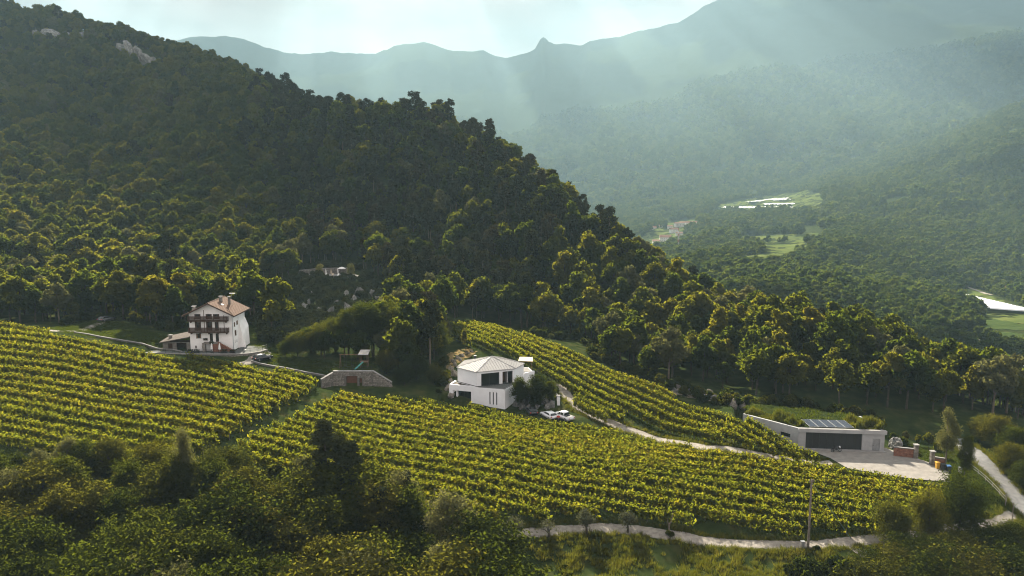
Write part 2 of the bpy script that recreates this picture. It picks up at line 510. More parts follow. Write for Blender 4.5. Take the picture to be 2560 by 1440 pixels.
def broadleaf(h=12.0, r=4.2, ncards=1500, size=0.42, nclump=26, base=0.28, taper=0.35, sides=6, limbs=9, sprig=0):
    cz = h * (base + (1 - base) * 0.52); ch = h * (1 - base) * 0.5
    C = []; Rr = []
    for i in range(nclump):
        d = rng.normal(0, 1, 3); d /= np.linalg.norm(d)
        q = rng.uniform(0.45, 0.86)
        sh = 1 - taper * max(0, d[2])
        C.append((d[0] * q * r * sh, d[1] * q * r * sh, cz + d[2] * q * ch))
        Rr.append(r * rng.uniform(0.24, 0.42))
    C = np.array(C); Rr = np.array(Rr)
    crown = clump_crown(C, Rr, ncards, size, sprig=sprig)
    lean = rng.normal(0, 0.25, 2)
    top = np.array([lean[0], lean[1], h * 0.62])
    parts = [tube([(0, 0, -0.8), (0, 0, 0.3), (lean[0] * .4, lean[1] * .4, h * 0.3), top], [h * .022, h * .02, h * .015, h * .006], sides)]
    for i in rng.choice(nclump, min(limbs, nclump), replace=False):
        s = top * rng.uniform(0.4, 0.85)
        m = s * 0.5 + C[i] * 0.5 + np.array([0, 0, 0.3])
        parts.append(tube([s, m, C[i]], [h * .008, h * .006, h * .003], 4))
    return crown, join(parts)
def pine(h=15.0, r=2.6, ncards=900, size=0.40, bare=0.5):
    C = []; Rr = []
    nw = 7
    for i in range(nw):
        t = i / (nw - 1)
        z = h * (bare + (1 - bare) * t * 0.97)
        k = 4 if t < 0.9 else 3
        rad = r * (0.55 + 0.5 * math.sin(math.pi * min(1, t * .9 + .1))) * rng.uniform(0.75, 1.15)
        for j in range(k):
            a = rng.uniform(0, 6.283)
            q = rng.uniform(0.45, 0.95)
            C.append((math.cos(a) * rad * q, math.sin(a) * rad * q, z + rng.normal(0, 0.35)))
            Rr.append(r * rng.uniform(0.30, 0.52))
    C = np.array(C); Rr = np.array(Rr)
    crown = clump_crown(C, Rr, ncards, size, flat=0.6, up=0.5, aspect=1.9)
    parts = [tube([(0, 0, -0.8), (0.1, 0, h * .4), (rng.normal(0, .2), rng.normal(0, .2), h * 0.97)], [h * .016, h * .012, h * .003], 6)]
    for i in range(0, len(C), 3):
        parts.append(tube([(0, 0, C[i][2] - 0.5), C[i] * 0.6 + np.array([0, 0, C[i][2] * .4 - .1]), C[i]], [h * .005, h * .004, h * .002], 4))
    return crown, join(parts)
def spruce(h=14.0, r=2.6, ncards=2500, size=0.22):
    C = []; Rr = []
    for i in range(46):
        t = rng.uniform(0.0, 1.0) ** 0.8
        z = h * (0.14 + 0.84 * t)
        rad = r * (1 - t) + 0.15
        a = rng.uniform(0, 6.283); q = rng.uniform(0.35, 0.95)
        C.append((math.cos(a) * rad * q, math.sin(a) * rad * q, z - 0.25 * rad * q))
        Rr.append(0.28 * rad + 0.28)
    C = np.array(C); Rr = np.array(Rr)
    crown = clump_crown(C, Rr, ncards, size, flat=0.6, up=0.3, aspect=2.0)
    parts = [tube([(0, 0, -0.8), (0, 0, h * .5), (0, 0, h * 0.99)], [h * .016, h * .009, h * .002], 6)]
    for i in range(0, 46, 3):
        parts.append(tube([(0, 0, C[i][2] + .3), C[i] * np.array([.5, .5, 1]), C[i]], [.05, .04, .02], 4))
    return crown, join(parts)
def shrub(h=2.2, r=1.5, ncards=500, size=0.22, nclump=9):
    C = []; Rr = []
    for i in range(nclump):
        a = rng.uniform(0, 6.283); q = rng.uniform(0.1, 0.65) * r
        C.append((math.cos(a) * q, math.sin(a) * q, h * rng.uniform(0.3, 0.72))); Rr.append(r * rng.uniform(.3, .48))
    C = np.array(C); Rr = np.array(Rr)
    crown = clump_crown(C, Rr, ncards, size, flat=0.85)
    parts = [tube([(0, 0, -.3), C[i] * np.array([.4, .4, .5]), C[i]], [.05, .04, .02], 4) for i in range(0, nclump, 2)]
    return crown, join(parts)

class Proto:
    """a kind of plant: crown mesh and trunk mesh, shared by every copy"""
    def __init__(self, name, built, leafm, barkm):
        (cv, cf), (tv, tf) = built
        self.crown = mesh_np(name + '_crown', cv, cf, leafm)
        self.trunk = mesh_np(name + '_trunk', tv, tf, barkm, True)
        self.arr = (cv, cf, tv, tf); self.leafm = leafm; self.barkm = barkm; self.name = name
    def joined(self, coll):
        cv, cf, tv, tf = self.arr
        me = mesh_np(self.name + '_whole', np.concatenate([cv, tv]), np.concatenate([cf, tf + len(cv)]), self.leafm)
        me.materials.append(self.barkm)
        mi = np.zeros(len(cf) + len(tf), np.int32); mi[len(cf):] = 1
        me.polygons.foreach_set('material_index', mi)
        o = bpy.data.objects.new(self.name + '_source', me)
        coll.objects.link(o)
        return o
def plant(proto, name, loc, rz, sc, label, cat, group=None, scz=None, part='crown'):
    o = thing(name, loc, rz, label, cat, group)
    o.scale = (sc, sc, scz or sc)
    link(bpy.data.objects.new('trunk', proto.trunk), o)
    link(bpy.data.objects.new(part, proto.crown), o)
    return o
def scatter(name, protos, P, rz, sc, idx, label, cat, tilt=None):
    """what nobody could count: one object whose points carry copies of the source plants"""
    coll = bpy.data.collections.new(name + '_sources')
    for p in protos:
        p.joined(coll)
    order = sorted(range(len(protos)), key=lambda i: coll.objects[i].name)
    rank = np.empty(len(protos), int)
    for k, i in enumerate(order):
        rank[i] = k
    me = bpy.data.meshes.new(name)
    n = len(P)
    me.vertices.add(n); me.vertices.foreach_set('co', np.asarray(P, np.float32).ravel())
    e = np.zeros((n, 3), np.float32); e[:, 2] = rz
    a = me.attributes.new('rot', 'FLOAT_VECTOR', 'POINT'); a.data.foreach_set('vector', e.ravel())
    a = me.attributes.new('scl', 'FLOAT', 'POINT'); a.data.foreach_set('value', np.asarray(sc, np.float32))
    a = me.attributes.new('idx', 'INT', 'POINT'); a.data.foreach_set('value', rank[np.asarray(idx)].astype(np.int32))
    o = link(bpy.data.objects.new(name, me))
    ng = bpy.data.node_groups.new(name, 'GeometryNodeTree')
    ng.interface.new_socket('Geometry', in_out='INPUT', socket_type='NodeSocketGeometry')
    ng.interface.new_socket('Geometry', in_out='OUTPUT', socket_type='NodeSocketGeometry')
    gi = ng.nodes.new('NodeGroupInput'); go = ng.nodes.new('NodeGroupOutput')
    ip = ng.nodes.new('GeometryNodeInstanceOnPoints')
    ci = ng.nodes.new('GeometryNodeCollectionInfo')
    ci.inputs['Collection'].default_value = coll
    ci.inputs['Separate Children'].default_value = True
    ci.inputs['Reset Children'].default_value = True
    def attr(nm, t):
        x = ng.nodes.new('GeometryNodeInputNamedAttribute'); x.data_type = t; x.inputs['Name'].default_value = nm
        return x.outputs['Attribute']
    ip.inputs['Pick Instance'].default_value = True
    L = ng.links.new
    L(gi.outputs[0], ip.inputs['Points']); L(ci.outputs[0], ip.inputs['Instance'])
    L(attr('idx', 'INT'), ip.inputs['Instance Index'])
    L(attr('rot', 'FLOAT_VECTOR'), ip.inputs['Rotation'])
    L(attr('scl', 'FLOAT'), ip.inputs['Scale'])
    L(ip.outputs[0], go.inputs[0])
    md = o.modifiers.new('scatter', 'NODES'); md.node_group = ng
    return tag(o, label, cat, kind='stuff')

# ------------------------------------------------------------------ levelled ground under buildings and yards
def xy(px, py, Y):
    p = at_y(px, py, Y); return (p[0], p[1])
CH_A = at_y(477, 877, 175.0); CH_B = at_y(583, 877, 175.0)
CH_Z = CH_A[2]
CH_W = CH_B[0] - CH_A[0]; CH_D = 8.6
CH_X0, CH_Y0 = CH_A[0], 175.0
pad([(CH_X0 - 9, 172.4), (CH_X0 - 4, 171.6), (CH_X0 + CH_W + 2.5, 171.2), (CH_X0 + CH_W + 7, 174), (CH_X0 + CH_W + 3, 187), (CH_X0 - 9, 187)], CH_Z, 2.0)
UT_Z = at_y(840, 692, 281.0)[2]
UT = [xy(745, 690, 280), xy(905, 690, 280), xy(890, 690, 290), xy(750, 690, 290)]
pad(UT, UT_Z, 3.5)
WIN = [at_z(1857.4, 1034.4, 3.96), at_z(1996.7, 1070.6, 3.96), at_z(2215.3, 1077.4, 3.96)]
YARD = [at_z(2075, 1146, 0)[:2], at_z(2120, 1172, 0)[:2], at_z(2200, 1186, 0)[:2], at_z(2300, 1200, 0)[:2], at_z(2375, 1206, 0)[:2], at_z(2372, 1180, 0)[:2], at_z(2330, 1160, 0)[:2], at_z(2290, 1146, 0)[:2], at_z(2235, 1128, 0)[:2], at_z(2211, 1120, 0)[:2], at_z(2000, 1118, 0)[:2]]
pad([(WIN[0][0], WIN[0][1] + 1), WIN[1][:2], (WIN[2][0], WIN[2][1] - 1), (WIN[2][0] + 1.5, WIN[2][1] + 9), (WIN[0][0] + 2, WIN[0][1] + 9)], 0.0, 1.5)
pad(YARD, 0.0, 3.0)
GAR = at_y(885, 966, 165.0)
pad([(GAR[0] - 7, 162.0), (GAR[0] + 6, 162.0), (GAR[0] + 6, 164.8), (GAR[0] - 7, 164.8)], GAR[2], 1.2)
pad([(GAR[0] - 4.6, 165.9), (GAR[0] + 4.4, 165.9), (GAR[0] + 5, 174.0), (GAR[0] - 6, 174.0)], GAR[2] + 3.3, 1.0)
HB = 1.3     # base of the new house
pad([(-14, 163.6), (-1, 160.2), (6.5, 158.6), (14, 158.0), (15, 153.5), (4, 155.5), (-2, 158.5), (-14, 161.5)], 1.3, 2.0)
make_terrain()

def W2(lst):
    return [tuple(hit(*p)[:2]) for p in lst]

# ------------------------------------------------------------------ lanes, yard
M['gravel'] = surf_mat('gravel', [(0.3, (0.15, 0.135, 0.115)), (0.5, (0.23, 0.21, 0.18)), (0.7, (0.30, 0.275, 0.235))], 1.6, 10, 1.0, 0.5, 0.06, 0.05)
M['asphalt'] = surf_mat('asphalt', [(0.3, (0.12, 0.12, 0.12)), (0.7, (0.19, 0.19, 0.185))], 1.2, 9, 0.95, 0.2, 0.02, 0.1)
M['yard'] = surf_mat('yard_gravel', [(0.3, (0.17, 0.16, 0.145)), (0.55, (0.22, 0.205, 0.185)), (0.75, (0.27, 0.25, 0.225))], 0.9, 10, 1.0, 0.3, 0.03, 0.05)
def resample(P, step):
    P = np.asarray(P, float)
    # smooth through the points
    d = np.concatenate([[0], np.cumsum(np.linalg.norm(np.diff(P, axis=0), axis=1))])
    n = max(2, int(d[-1] / step) + 1)
    s = np.linspace(0, d[-1], n)
    q = np.stack([np.interp(s, d, P[:, k]) for k in range(P.shape[1])], 1)
    for _ in range(int(6 / step)):
        q[1:-1] = 0.25 * q[:-2] + 0.5 * q[1:-1] + 0.25 * q[2:]
    return q
def strip(name, P, width, mat, off=0.07, step=0.6, ragged=0.12):
    q = resample(P, step)
    t = np.gradient(q, axis=0); t /= np.linalg.norm(t, axis=1, keepdims=True)
    nrm = np.stack([t[:, 1], -t[:, 0]], 1)
    k = 9
    off_w = np.linspace(-0.5, 0.5, k)
    V = np.zeros((len(q), k, 3))
    e0 = rng.normal(0, ragged, len(q)); e1 = rng.normal(0, ragged, len(q))
    wd = np.interp(np.linspace(0, 1, len(q)), np.linspace(0, 1, len(width)), width) if hasattr(width, '__len__') else np.full(len(q), width)
    for j in range(k):
        o = off_w[j] * wd + (e0 if j == 0 else e1 if j == k - 1 else 0)
        V[:, j, :2] = q + nrm * o[:, None]
    V[..., 2] = ground(V[..., 0], V[..., 1]) + off
    V[:, 0, 2] -= 0.10; V[:, -1, 2] -= 0.10
    idx = np.arange(len(q) * k).reshape(len(q), k)
    F = np.stack([idx[:-1, :-1], idx[:-1, 1:], idx[1:, 1:], idx[1:, :-1]], -1).reshape(-1, 4)
    o = link(bpy.data.objects.new(name, mesh_np(name, V.reshape(-1, 3), F, mat, True)))
    return tag(o, kind='structure')
TRACK = W2([(1060,1362),(1150,1352),(1220,1340),(1300,1333),(1400,1324),(1500,1319),(1600,1324),(1700,1341),(1800,1357),(1900,1362),(2000,1363),(2100,1356),(2200,1347),(2300,1331),(2400,1318),(2500,1304),(2535,1285)])
strip('gravel_track', TRACK, 2.35, M['gravel'])
strip('side_track', W2([(2120,1362),(2150,1385),(2185,1400)]), 1.6, M['gravel'])
ROAD = W2([(2385,1098),(2420,1122),(2450,1146),(2500,1195),(2555,1262),(2640,1360)])
strip('road', ROAD, 3.6, M['asphalt'], 0.09)
LANE = W2([(1398,962),(1420,992),(1450,1025),(1500,1048),(1560,1070),(1640,1098),(1760,1120),(1900,1138),(2080,1158)])
strip('house_lane', LANE, 2.8, M['gravel'])
strip('chalet_drive', W2([(120,826),(190,829),(240,812),(270,799),(300,792)]), 3.0, M['gravel'])
strip('chalet_ramp', W2([(600,912),(625,905),(650,888),(668,876)]), 2.4, M['gravel'])
yd = np.array(YARD)
def sheet(name, poly, z, mat, kind='structure'):
    bm = bmesh.new()
    vs_ = [bm.verts.new((p[0], p[1], z)) for p in poly]
    bm.faces.new(vs_)
    bmesh.ops.recalc_face_normals(bm, faces=bm.faces)
    if bm.faces[:][0].normal.z < 0:
        bmesh.ops.reverse_faces(bm, faces=bm.faces)
    me = bpy.data.meshes.new(name); bm.to_mesh(me); bm.free()
    me.materials.append(mat)
    return tag(link(bpy.data.objects.new(name, me)), kind=kind)
sheet('winery_yard', YARD, 0.09, M['yard'])

# ------------------------------------------------------------------ vine rows
M['post'] = surf_mat('vine_post', [(0.3, (0.09, 0.075, 0.06)), (0.7, (0.17, 0.145, 0.12))], 4, 4, 0.95, 0, 0, 0.1)
post_v, post_f = tube([(0, 0, -0.4), (0, 0, 1.0), (0, 0, 2.15)], [0.06, 0.055, 0.05], 6)
POST_ME = mesh_np('vine_post', post_v, post_f, M['post'])
ORD = ['first', 'second', 'third', 'fourth', 'fifth', 'sixth', 'seventh', 'eighth', 'ninth', 'tenth', 'eleventh', 'twelfth', 'thirteenth', 'fourteenth', 'fifteenth', 'sixteenth', 'seventeenth', 'eighteenth', 'nineteenth', 'twentieth', 'twenty-first', 'twenty-second', 'twenty-third', 'twenty-fourth', 'twenty-fifth', 'twenty-sixth']
def vine_rows(poly, dvec, spacing, name_end, group, h=1.85, dens=92, wid=0.42, seed=0):
    poly = np.array(poly)
    d = np.array(dvec, float); d /= np.linalg.norm(d)
    n = np.array([-d[1], d[0]])
    s = poly @ n
    a = poly @ d
    k = 0; row = -1
    off = s.min() + spacing * 0.4
    while off < s.max():
        row += 1
        ss = np.arange(a.min(), a.max(), 0.25)
        wob = (vnoise(ss / 9.0, np.full_like(ss, off), 5) - 0.5) * 0.5
        X = d[0] * ss + n[0] * (off + wob); Y = d[1] * ss + n[1] * (off + wob)
        ins = poly_dist(poly, X, Y) < 1e-6
        runs = []
        i = 0
        while i < len(ss):
            if ins[i]:
                j = i
                while j + 1 < len(ss) and ins[j + 1]: j += 1
                if ss[j] - ss[i] > 4: runs.append((i, j))
                i = j + 1
            else: i += 1
        for (i, j) in runs:
            L = ss[j] - ss[i]
            s0, s1 = ss[i], ss[j]
            nv = max(3, int(L / 0.85))
            vs0 = np.linspace(s0, s1, nv) + rng.normal(0, 0.12, nv)
            wv = np.interp(vs0, ss, wob)
            vig = 0.75 + 0.5 * vnoise(vs0 / 3.0, np.full(nv, off * 3.1), 9)
            nl = int(L * dens)
            which = rng.integers(0, nv, nl)
            q = rng.uniform(0, 1, nl)
            shoot = rng.uniform(0, 1, nl) < 0.30
            along = rng.normal(0, 0.30, nl)
            # canopy: a leaning fan, broad at the top
            zt = np.where(shoot, h * (0.95 + 0.36 * q), h * (0.28 + 0.72 * np.sqrt(q))) * vig[which] ** 0.35
            acr = rng.normal(0, 1, nl) * wid * (0.25 + 0.45 * q) - 0.10 * q
            core = rng.uniform(0, 1, nl) < 0.28          # inner leaves hang upright and close the hedge
            acr = np.where(core, rng.normal(0, .07, nl), acr)
            zt = np.where(core, h * (0.22 + 0.70 * q), zt)
            px_ = d[0] * (vs0[which] + along) + n[0] * (off + wv[which] + acr)
            py_ = d[1] * (vs0[which] + along) + n[1] * (off + wv[which] + acr)
            pz_ = ground(px_, py_) + zt
            P = np.stack([px_, py_, pz_], 1)
            N = np.stack([acr * n[0], acr * n[1], 0.35 + 0.3 * q], 1)
            N[core] = np.array([n[0], n[1], 0.0]) * 2.2
            V, F = cards(P, N, 0.155 * rng.uniform(0.7, 1.45, nl) * np.where(core, 1.5, np.where(shoot, 0.9, 1.15)), jitter=0.7)
            cx = d[0] * (s0 + s1) / 2 + n[0] * off; cy_ = d[1] * (s0 + s1) / 2 + n[1] * off
            org = np.array([cx, cy_, float(ground(cx, cy_))])
            o = thing('vine_row', org, 0, name_end % ORD[min(row, len(ORD) - 1)], 'vine row', group)
            link(bpy.data.objects.new('foliage', mesh_np('vine_foliage', V - org, F, M['leaf_vine'])), o)
            parts = []
            for m_ in range(0, nv):
                bx = d[0] * vs0[m_] + n[0] * (off + wv[m_]); by = d[1] * vs0[m_] + n[1] * (off + wv[m_])
                bz = float(ground(bx, by))
                parts.append(tube([(bx, by, bz - .1), (bx + rng.normal(0, .05), by, bz + .6), (bx + d[0] * .1, by + d[1] * .1, bz + h * .7)], [.045, .035, .02], 3))
            v, f = join(parts)
            tag(link(bpy.data.objects.new('stems', mesh_np('vine_stems', v - org, f, M['bark'])), o), kind='stuff')
            np_ = max(2, int(L / 6) + 1)
            for q_ in np.linspace(s0 - 0.2, s1 + 0.2, np_):
                w_ = np.interp(q_, ss, wob)
                bx = d[0] * q_ + n[0] * (off + w_); by = d[1] * q_ + n[1] * (off + w_)
                p = link(bpy.data.objects.new('post', POST_ME), o)
                p.location = np.array([bx, by, float(ground(bx, by))]) - org
            k += 1
        off += spacing
    return k
def dirpx(a, b):
    p = hit(*a); q = hit(*b)
    return (q - p)[:2]
LEFT_BLOCK = W2([(-60,822),(0,826),(100,842),(190,858),(430,902),(520,915),(640,934),(790,966),(806,970),(752,1000),(680,1035),(570,1100),(470,1155),(400,1165),(300,1165),(150,1150),(0,1120),(-60,1110)])
MAIN_BLOCK = W2([(872,996),(960,1012),(1130,1026),(1200,1040),(1265,1053),(1320,1068),(1380,1079),(1440,1084),(1520,1092),(1600,1116),(1680,1132),(1850,1158),(2050,1186),(2120,1202),(2200,1214),(2300,1228),(2365,1238),(2345,1270),(2230,1316),(2100,1340),(1900,1345),(1780,1335),(1640,1308),(1500,1300),(1250,1310),(1100,1312),(1000,1295),(700,1190),(585,1138),(662,1094),(762,1047)])
UPPER_BLOCK = W2([(1125,825),(1180,818),(1240,828),(1330,855),(1450,900),(1650,988),(1850,1060),(1930,1098),(2000,1130),(2060,1160),(2030,1166),(1900,1136),(1760,1110),(1640,1082),(1520,1034),(1430,988),(1350,935),(1240,885),(1150,862)])
n_left = vine_rows(LEFT_BLOCK, dirpx((240, 960), (560, 1022)), 3.0, '%s row of vines counted up from the thicket in the block below the chalet', 'vine rows below the chalet')
n_main = vine_rows(MAIN_BLOCK, dirpx((1300, 1170), (1640, 1222)), 3.0, '%s row of vines counted up from the gravel track towards the new house', 'vine rows above the gravel track')
n_up = vine_rows(UPPER_BLOCK, dirpx((1450, 925), (1800, 1062)), 2.7, '%s row of vines counted up from the house lane towards the wood', 'vine rows below the wood')
LOW_STRIP = W2([(1440,1002),(1475,1020),(1560,1062),(1545,1070),(1480,1050),(1438,1022)])
vine_rows(LOW_STRIP, dirpx((1450, 1012), (1545, 1060)), 2.2, '%s short row of vines beside the lane behind the parked cars', 'short vine rows by the lane')
print('rows', n_left, n_main, n_up)

# ------------------------------------------------------------------ trees
BL = [Proto('broadleaf', broadleaf(h=rng.uniform(11, 13), r=rng.uniform(3.8, 4.7), ncards=1900, size=0.40, nclump=int(rng.integers(20, 30))), M['leaf_a'], M['bark']) for _ in range(6)] + [Proto('broadleaf_pale', broadleaf(h=12, r=4.0, ncards=1900, size=0.38), M['leaf_pale'], M['bark_pale'])]
NB = [Proto('near_broadleaf', broadleaf(h=13, r=rng.uniform(3.6, 4.4), ncards=20000, size=0.105, nclump=60, limbs=16, base=0.12, sprig=9), M['leaf_near'], M['bark']) for _ in range(3)]
NBB = [Proto('bushy_broadleaf', broadleaf(h=11, r=rng.uniform(4.2, 5.0), ncards=20000, size=0.105, nclump=64, limbs=16, base=0.02, sprig=9), M['leaf_near'], M['bark']) for _ in range(2)]
NP = [Proto('near_pale', broadleaf(h=13, r=3.3, ncards=11000, size=0.105, nclump=44, limbs=16, base=0.15, taper=0.6, sprig=9), M['leaf_pale'], M['bark_pale']) for _ in range(2)]
PI = [Proto('pine', pine(h=rng.uniform(14, 17), r=rng.uniform(2.3, 3.0)), M['leaf_pine'], M['bark_pale']) for _ in range(4)]
SPR = [Proto('spruce', spruce(h=15, r=rng.uniform(2.6, 3.2), ncards=9000, size=0.16), M['leaf_dark'], M['bark']) for _ in range(2)]
FAR = [Proto('far_tree', broadleaf(h=11, r=4.6, ncards=420, size=0.95, nclump=14, limbs=2, sides=4, base=0.1), M['leaf_far'], M['bark']) for _ in range(4)]
SHD = [Proto('dark_shrub', shrub(h=2.6, r=1.8, ncards=900, size=0.19), M['leaf_dark'], M['bark']) for _ in range(2)]
SHR = [Proto('shrub', shrub(ncards=900, size=0.17), M['leaf_near'], M['bark']) for _ in range(3)]

def px_of(x, y, z):
    X = x; Yf = y * CP - (z - CAM_Z) * SP; Zu = y * SP + (z - CAM_Z) * CP
    return 1280 + FPX * X / Yf, 720 - FPX * Zu / Yf
def wpoly(lst, Y=None):
    return np.array(W2(lst))
OPEN = wpoly([(-320,806),(0,803),(150,818),(215,800),(300,806),(400,838),(470,838),(490,815),(630,812),(665,850),(700,880),(840,905),(960,935),(1040,960),(1105,920),(1120,850),(1150,797),(1230,806),(1330,832),(1460,850),(1480,895),(1650,958),(1760,968),(1850,1000),(2000,1010),(2190,1050),(2235,1090),(2300,1130),(2380,1110),(2430,1118),(2520,1175),(2600,1250),(2800,1420)])
OPEN = np.concatenate([OPEN, np.array([(160, 60), (160, 30), (-160, 30), (-160, 60), (-160, 140)])])
CLIFF = wpoly([(600,740),(640,715),(735,700),(750,672),(890,668),(925,690),(985,735),(990,790),(860,805),(700,800),(620,790)])
WHITE_ROCK = [wpoly([(290,125),(330,118),(400,170),(395,186),(330,160)]), wpoly([(75,88),(150,95),(240,98),(215,114),(140,108),(80,98)])]

# hidden-ground test: along each column keep the steepest sight line so far
ELEV = (ZZ - CAM_Z) / GY
RUN = np.maximum.accumulate(ELEV, axis=0)
def seen(x, y, z):
    fi = np.clip(((np.log(y) - W0) / (W1 - W0) * (NW - 1)).astype(int) - 2, 0, NW - 1)
    fj = np.clip(((x / y - U0) / (U1 - U0) * (NU - 1)).astype(int), 0, NU - 1)
    return (z - CAM_Z) / y > RUN[fi, fj]
def sample(y0, y1, u0, u1, area):
    n = int((u1 - u0) * 0.5 * (y1 ** 2 - y0 ** 2) / area)
    # even spread: jittered cells in (u, y^2)
    c = math.sqrt(area)
    out = []
    y = y0
    while y < y1:
        m = int((u1 - u0) * y / c)
        x = (u0 * y) + (np.arange(m) + rng.uniform(0, 1, m)) * c
        out.append(np.stack([x, y + rng.uniform(0, c, m)], 1))
        y += c
    return np.concatenate(out)

near = sample(165, 800, -0.74, 0.74, 24.0)
x, y = near[:, 0], near[:, 1]
z = ground(x, y)
keep = (poly_dist(OPEN, x, y) > 1.5) & (poly_dist(CLIFF, x, y) > 1.0)
for w in WHITE_ROCK:
    keep &= poly_dist(w, x, y) > 6.0
keep &= seen(x, y, z + 15)
px, py = px_of(x, y, z + 8)
keep &= (px > -150) & (px < 2710)
# the spur only: the valley floor behind is planted with the far trees
u = x / y
spur_end = np.interp(u, [-0.74, -0.42, -0.3, -0.17, -0.05, 0.05, 0.12, 0.22, 0.37, 0.52, 0.66, 0.74], [800, 740, 660, 500, 450, 372, 345, 290, 250, 222, 200, 190])
keep &= y < spur_end
# keep the view of the upper terrace and its cliff open
tx, ty = px_of(x, y, z + 9.0)
keep &= ~((poly_dist([(690, 735), (738, 672), (930, 664), (985, 735), (960, 785), (760, 800), (700, 790)], tx, ty) <= 0) & (y < 279))
x, y, z, px, py = [a[keep] for a in (x, y, z, px, py)]
# where the pines stand
pm = np.array([(850, 700), (700, 560), (700, 420), (670, 300), (690, 232), (900, 225), (1250, 280), (1420, 470), (1520, 520), (1440, 600), (1300, 760), (1100, 760), (950, 700)], float)
dp = poly_dist(pm, px, py)
prob = np.where(dp <= 0, 0.45, np.clip(0.20 - dp / 500.0, 0.015, 0.2))
ispine = rng.uniform(0, 1, len(x)) < prob
sc = (0.5 + 0.75 * rng.uniform(0, 1, len(x)) ** 1.3) * np.where(py < 470, 0.95, 1.0)
sc = np.where(px > 1450, sc * 0.92, sc)
sc = np.where(y > 420, sc * (0.75 + 0.9 * fbm(x / 28.0, y / 28.0, 2, 51)), sc)
rz = rng.uniform(0, 6.283, len(x))
edge = poly_dist(OPEN, x, y)
inview = (px > 20) & (px < 2540) & (py > 0) & (py < 1430)
size = sc / y
def put_trees(mask, protos, count, name, label, group):
    ids = np.where(mask & inview)[0]
    ids = ids[np.argsort(-size[ids])][:count]
    for i in ids:
        plant(protos[min(len(protos) - 1, int(rng.integers(0, len(protos) * 2 - 1)) // 2)], name, (x[i], y[i], z[i]), rz[i], sc[i], label, 'tree', group)
    done = np.zeros(len(x), bool); done[ids] = True
    return done
d1 = put_trees(~ispine, BL, 225, 'broadleaf_tree', 'olive green broadleaf tree in the wood that rises behind the vineyard', 'broadleaf trees of the wood')
d2 = put_trees(ispine, PI, 260, 'pine_tree', 'dark pine with a bare stem among the trees on the wooded spur', 'pines on the spur')
rest = ~(d1 | d2)
allp = BL + PI
idx = np.where(ispine, len(BL) + rng.integers(0, len(PI), len(x)), np.minimum(rng.integers(0, 13, len(x)) // 2, 6))
scatter('forest', allp, np.stack([x, y, z], 1)[rest], rz[rest], sc[rest], idx[rest], 'dense mixed wood covering the steep hillside behind the houses', 'forest')
print('near trees', len(x))

# valley and far slopes
fx = []
for (a, b, ar, k) in ((250, 620, 34, 0.8), (620, 1250, 48, 0.95), (1250, 2600, 105, 1.3), (2600, 4600, 480, 2.5)):
    s = sample(a, b, -0.45, 0.74, ar)
    fx.append(np.concatenate([s, np.full((len(s), 1), k)], 1))
fx = np.concatenate(fx)
x, y, k = fx.T
z = ground(x, y); u = x / y
keep = (y > np.interp(u, [-0.74, -0.42, -0.3, -0.17, -0.05, 0.05, 0.12, 0.22, 0.37, 0.52, 0.66, 0.74], [800, 740, 660, 500, 450, 372, 345, 290, 250, 222, 200, 190])) & seen(x, y, z + 14)
px, py = px_of(x, y, z)
keep &= (px > -120) & (px < 2680)
FIELDS_PX = [  # open ground in the valley: pixel polygons
 ('greenhouse_field', [(2395,728),(2440,722),(2570,775),(2570,812),(2480,800),(2400,752)]),
 ('vineyard_field', [(2440,790),(2575,815),(2575,850),(2450,838)]),
 ('lower_field', [(2470,842),(2575,850),(2575,880),(2500,868)]),
 ('bend_field', [(2330,836),(2420,830),(2470,862),(2460,885),(2380,868)]),
 ('long_meadow', [(1840,592),(2060,588),(2065,603),(1850,608)]),
 ('small_meadow', [(1900,612),(2010,608),(2020,628),(1915,640)]),
 ('green_meadow', [(1860,640),(1990,636),(1985,652),(1870,660)]),
 ('village_field', [(1600,640),(1690,612),(1740,598),(1640,570),(1600,600)]),
 ('terrace_field', [(1790,512),(1850,503),(1960,484),(2050,484),(2060,522),(1900,530),(1800,526)]),
 ('village_slope', [(1660,560),(1740,548),(1745,565),(1680,590)]),
]
for nm, fp in FIELDS_PX:
    keep &= poly_dist(fp, px, py) > 2
x, y, z, k = [a[keep] for a in (x, y, z, k)]
ef = poly_dist(np.array([(-1e6, -1e6), (-1e6, -1e6 + 1)]), x, y)
scf = k * rng.uniform(0.45, 1.45, len(x)) * (0.6 + 0.9 * fbm(x / 60, y / 60, 2, 21))
gaps = fbm(x / 70.0, y / 70.0, 3, 33) > 0.27
sel = gaps
scatter('valley_forest', FAR, np.stack([x, y, z], 1)[sel], rng.uniform(0, 6.283, sel.sum()), scf[sel], rng.integers(0, 4, sel.sum()), 'hazy woodland filling the valley and the far slopes', 'forest')
print('far trees', sel.sum())

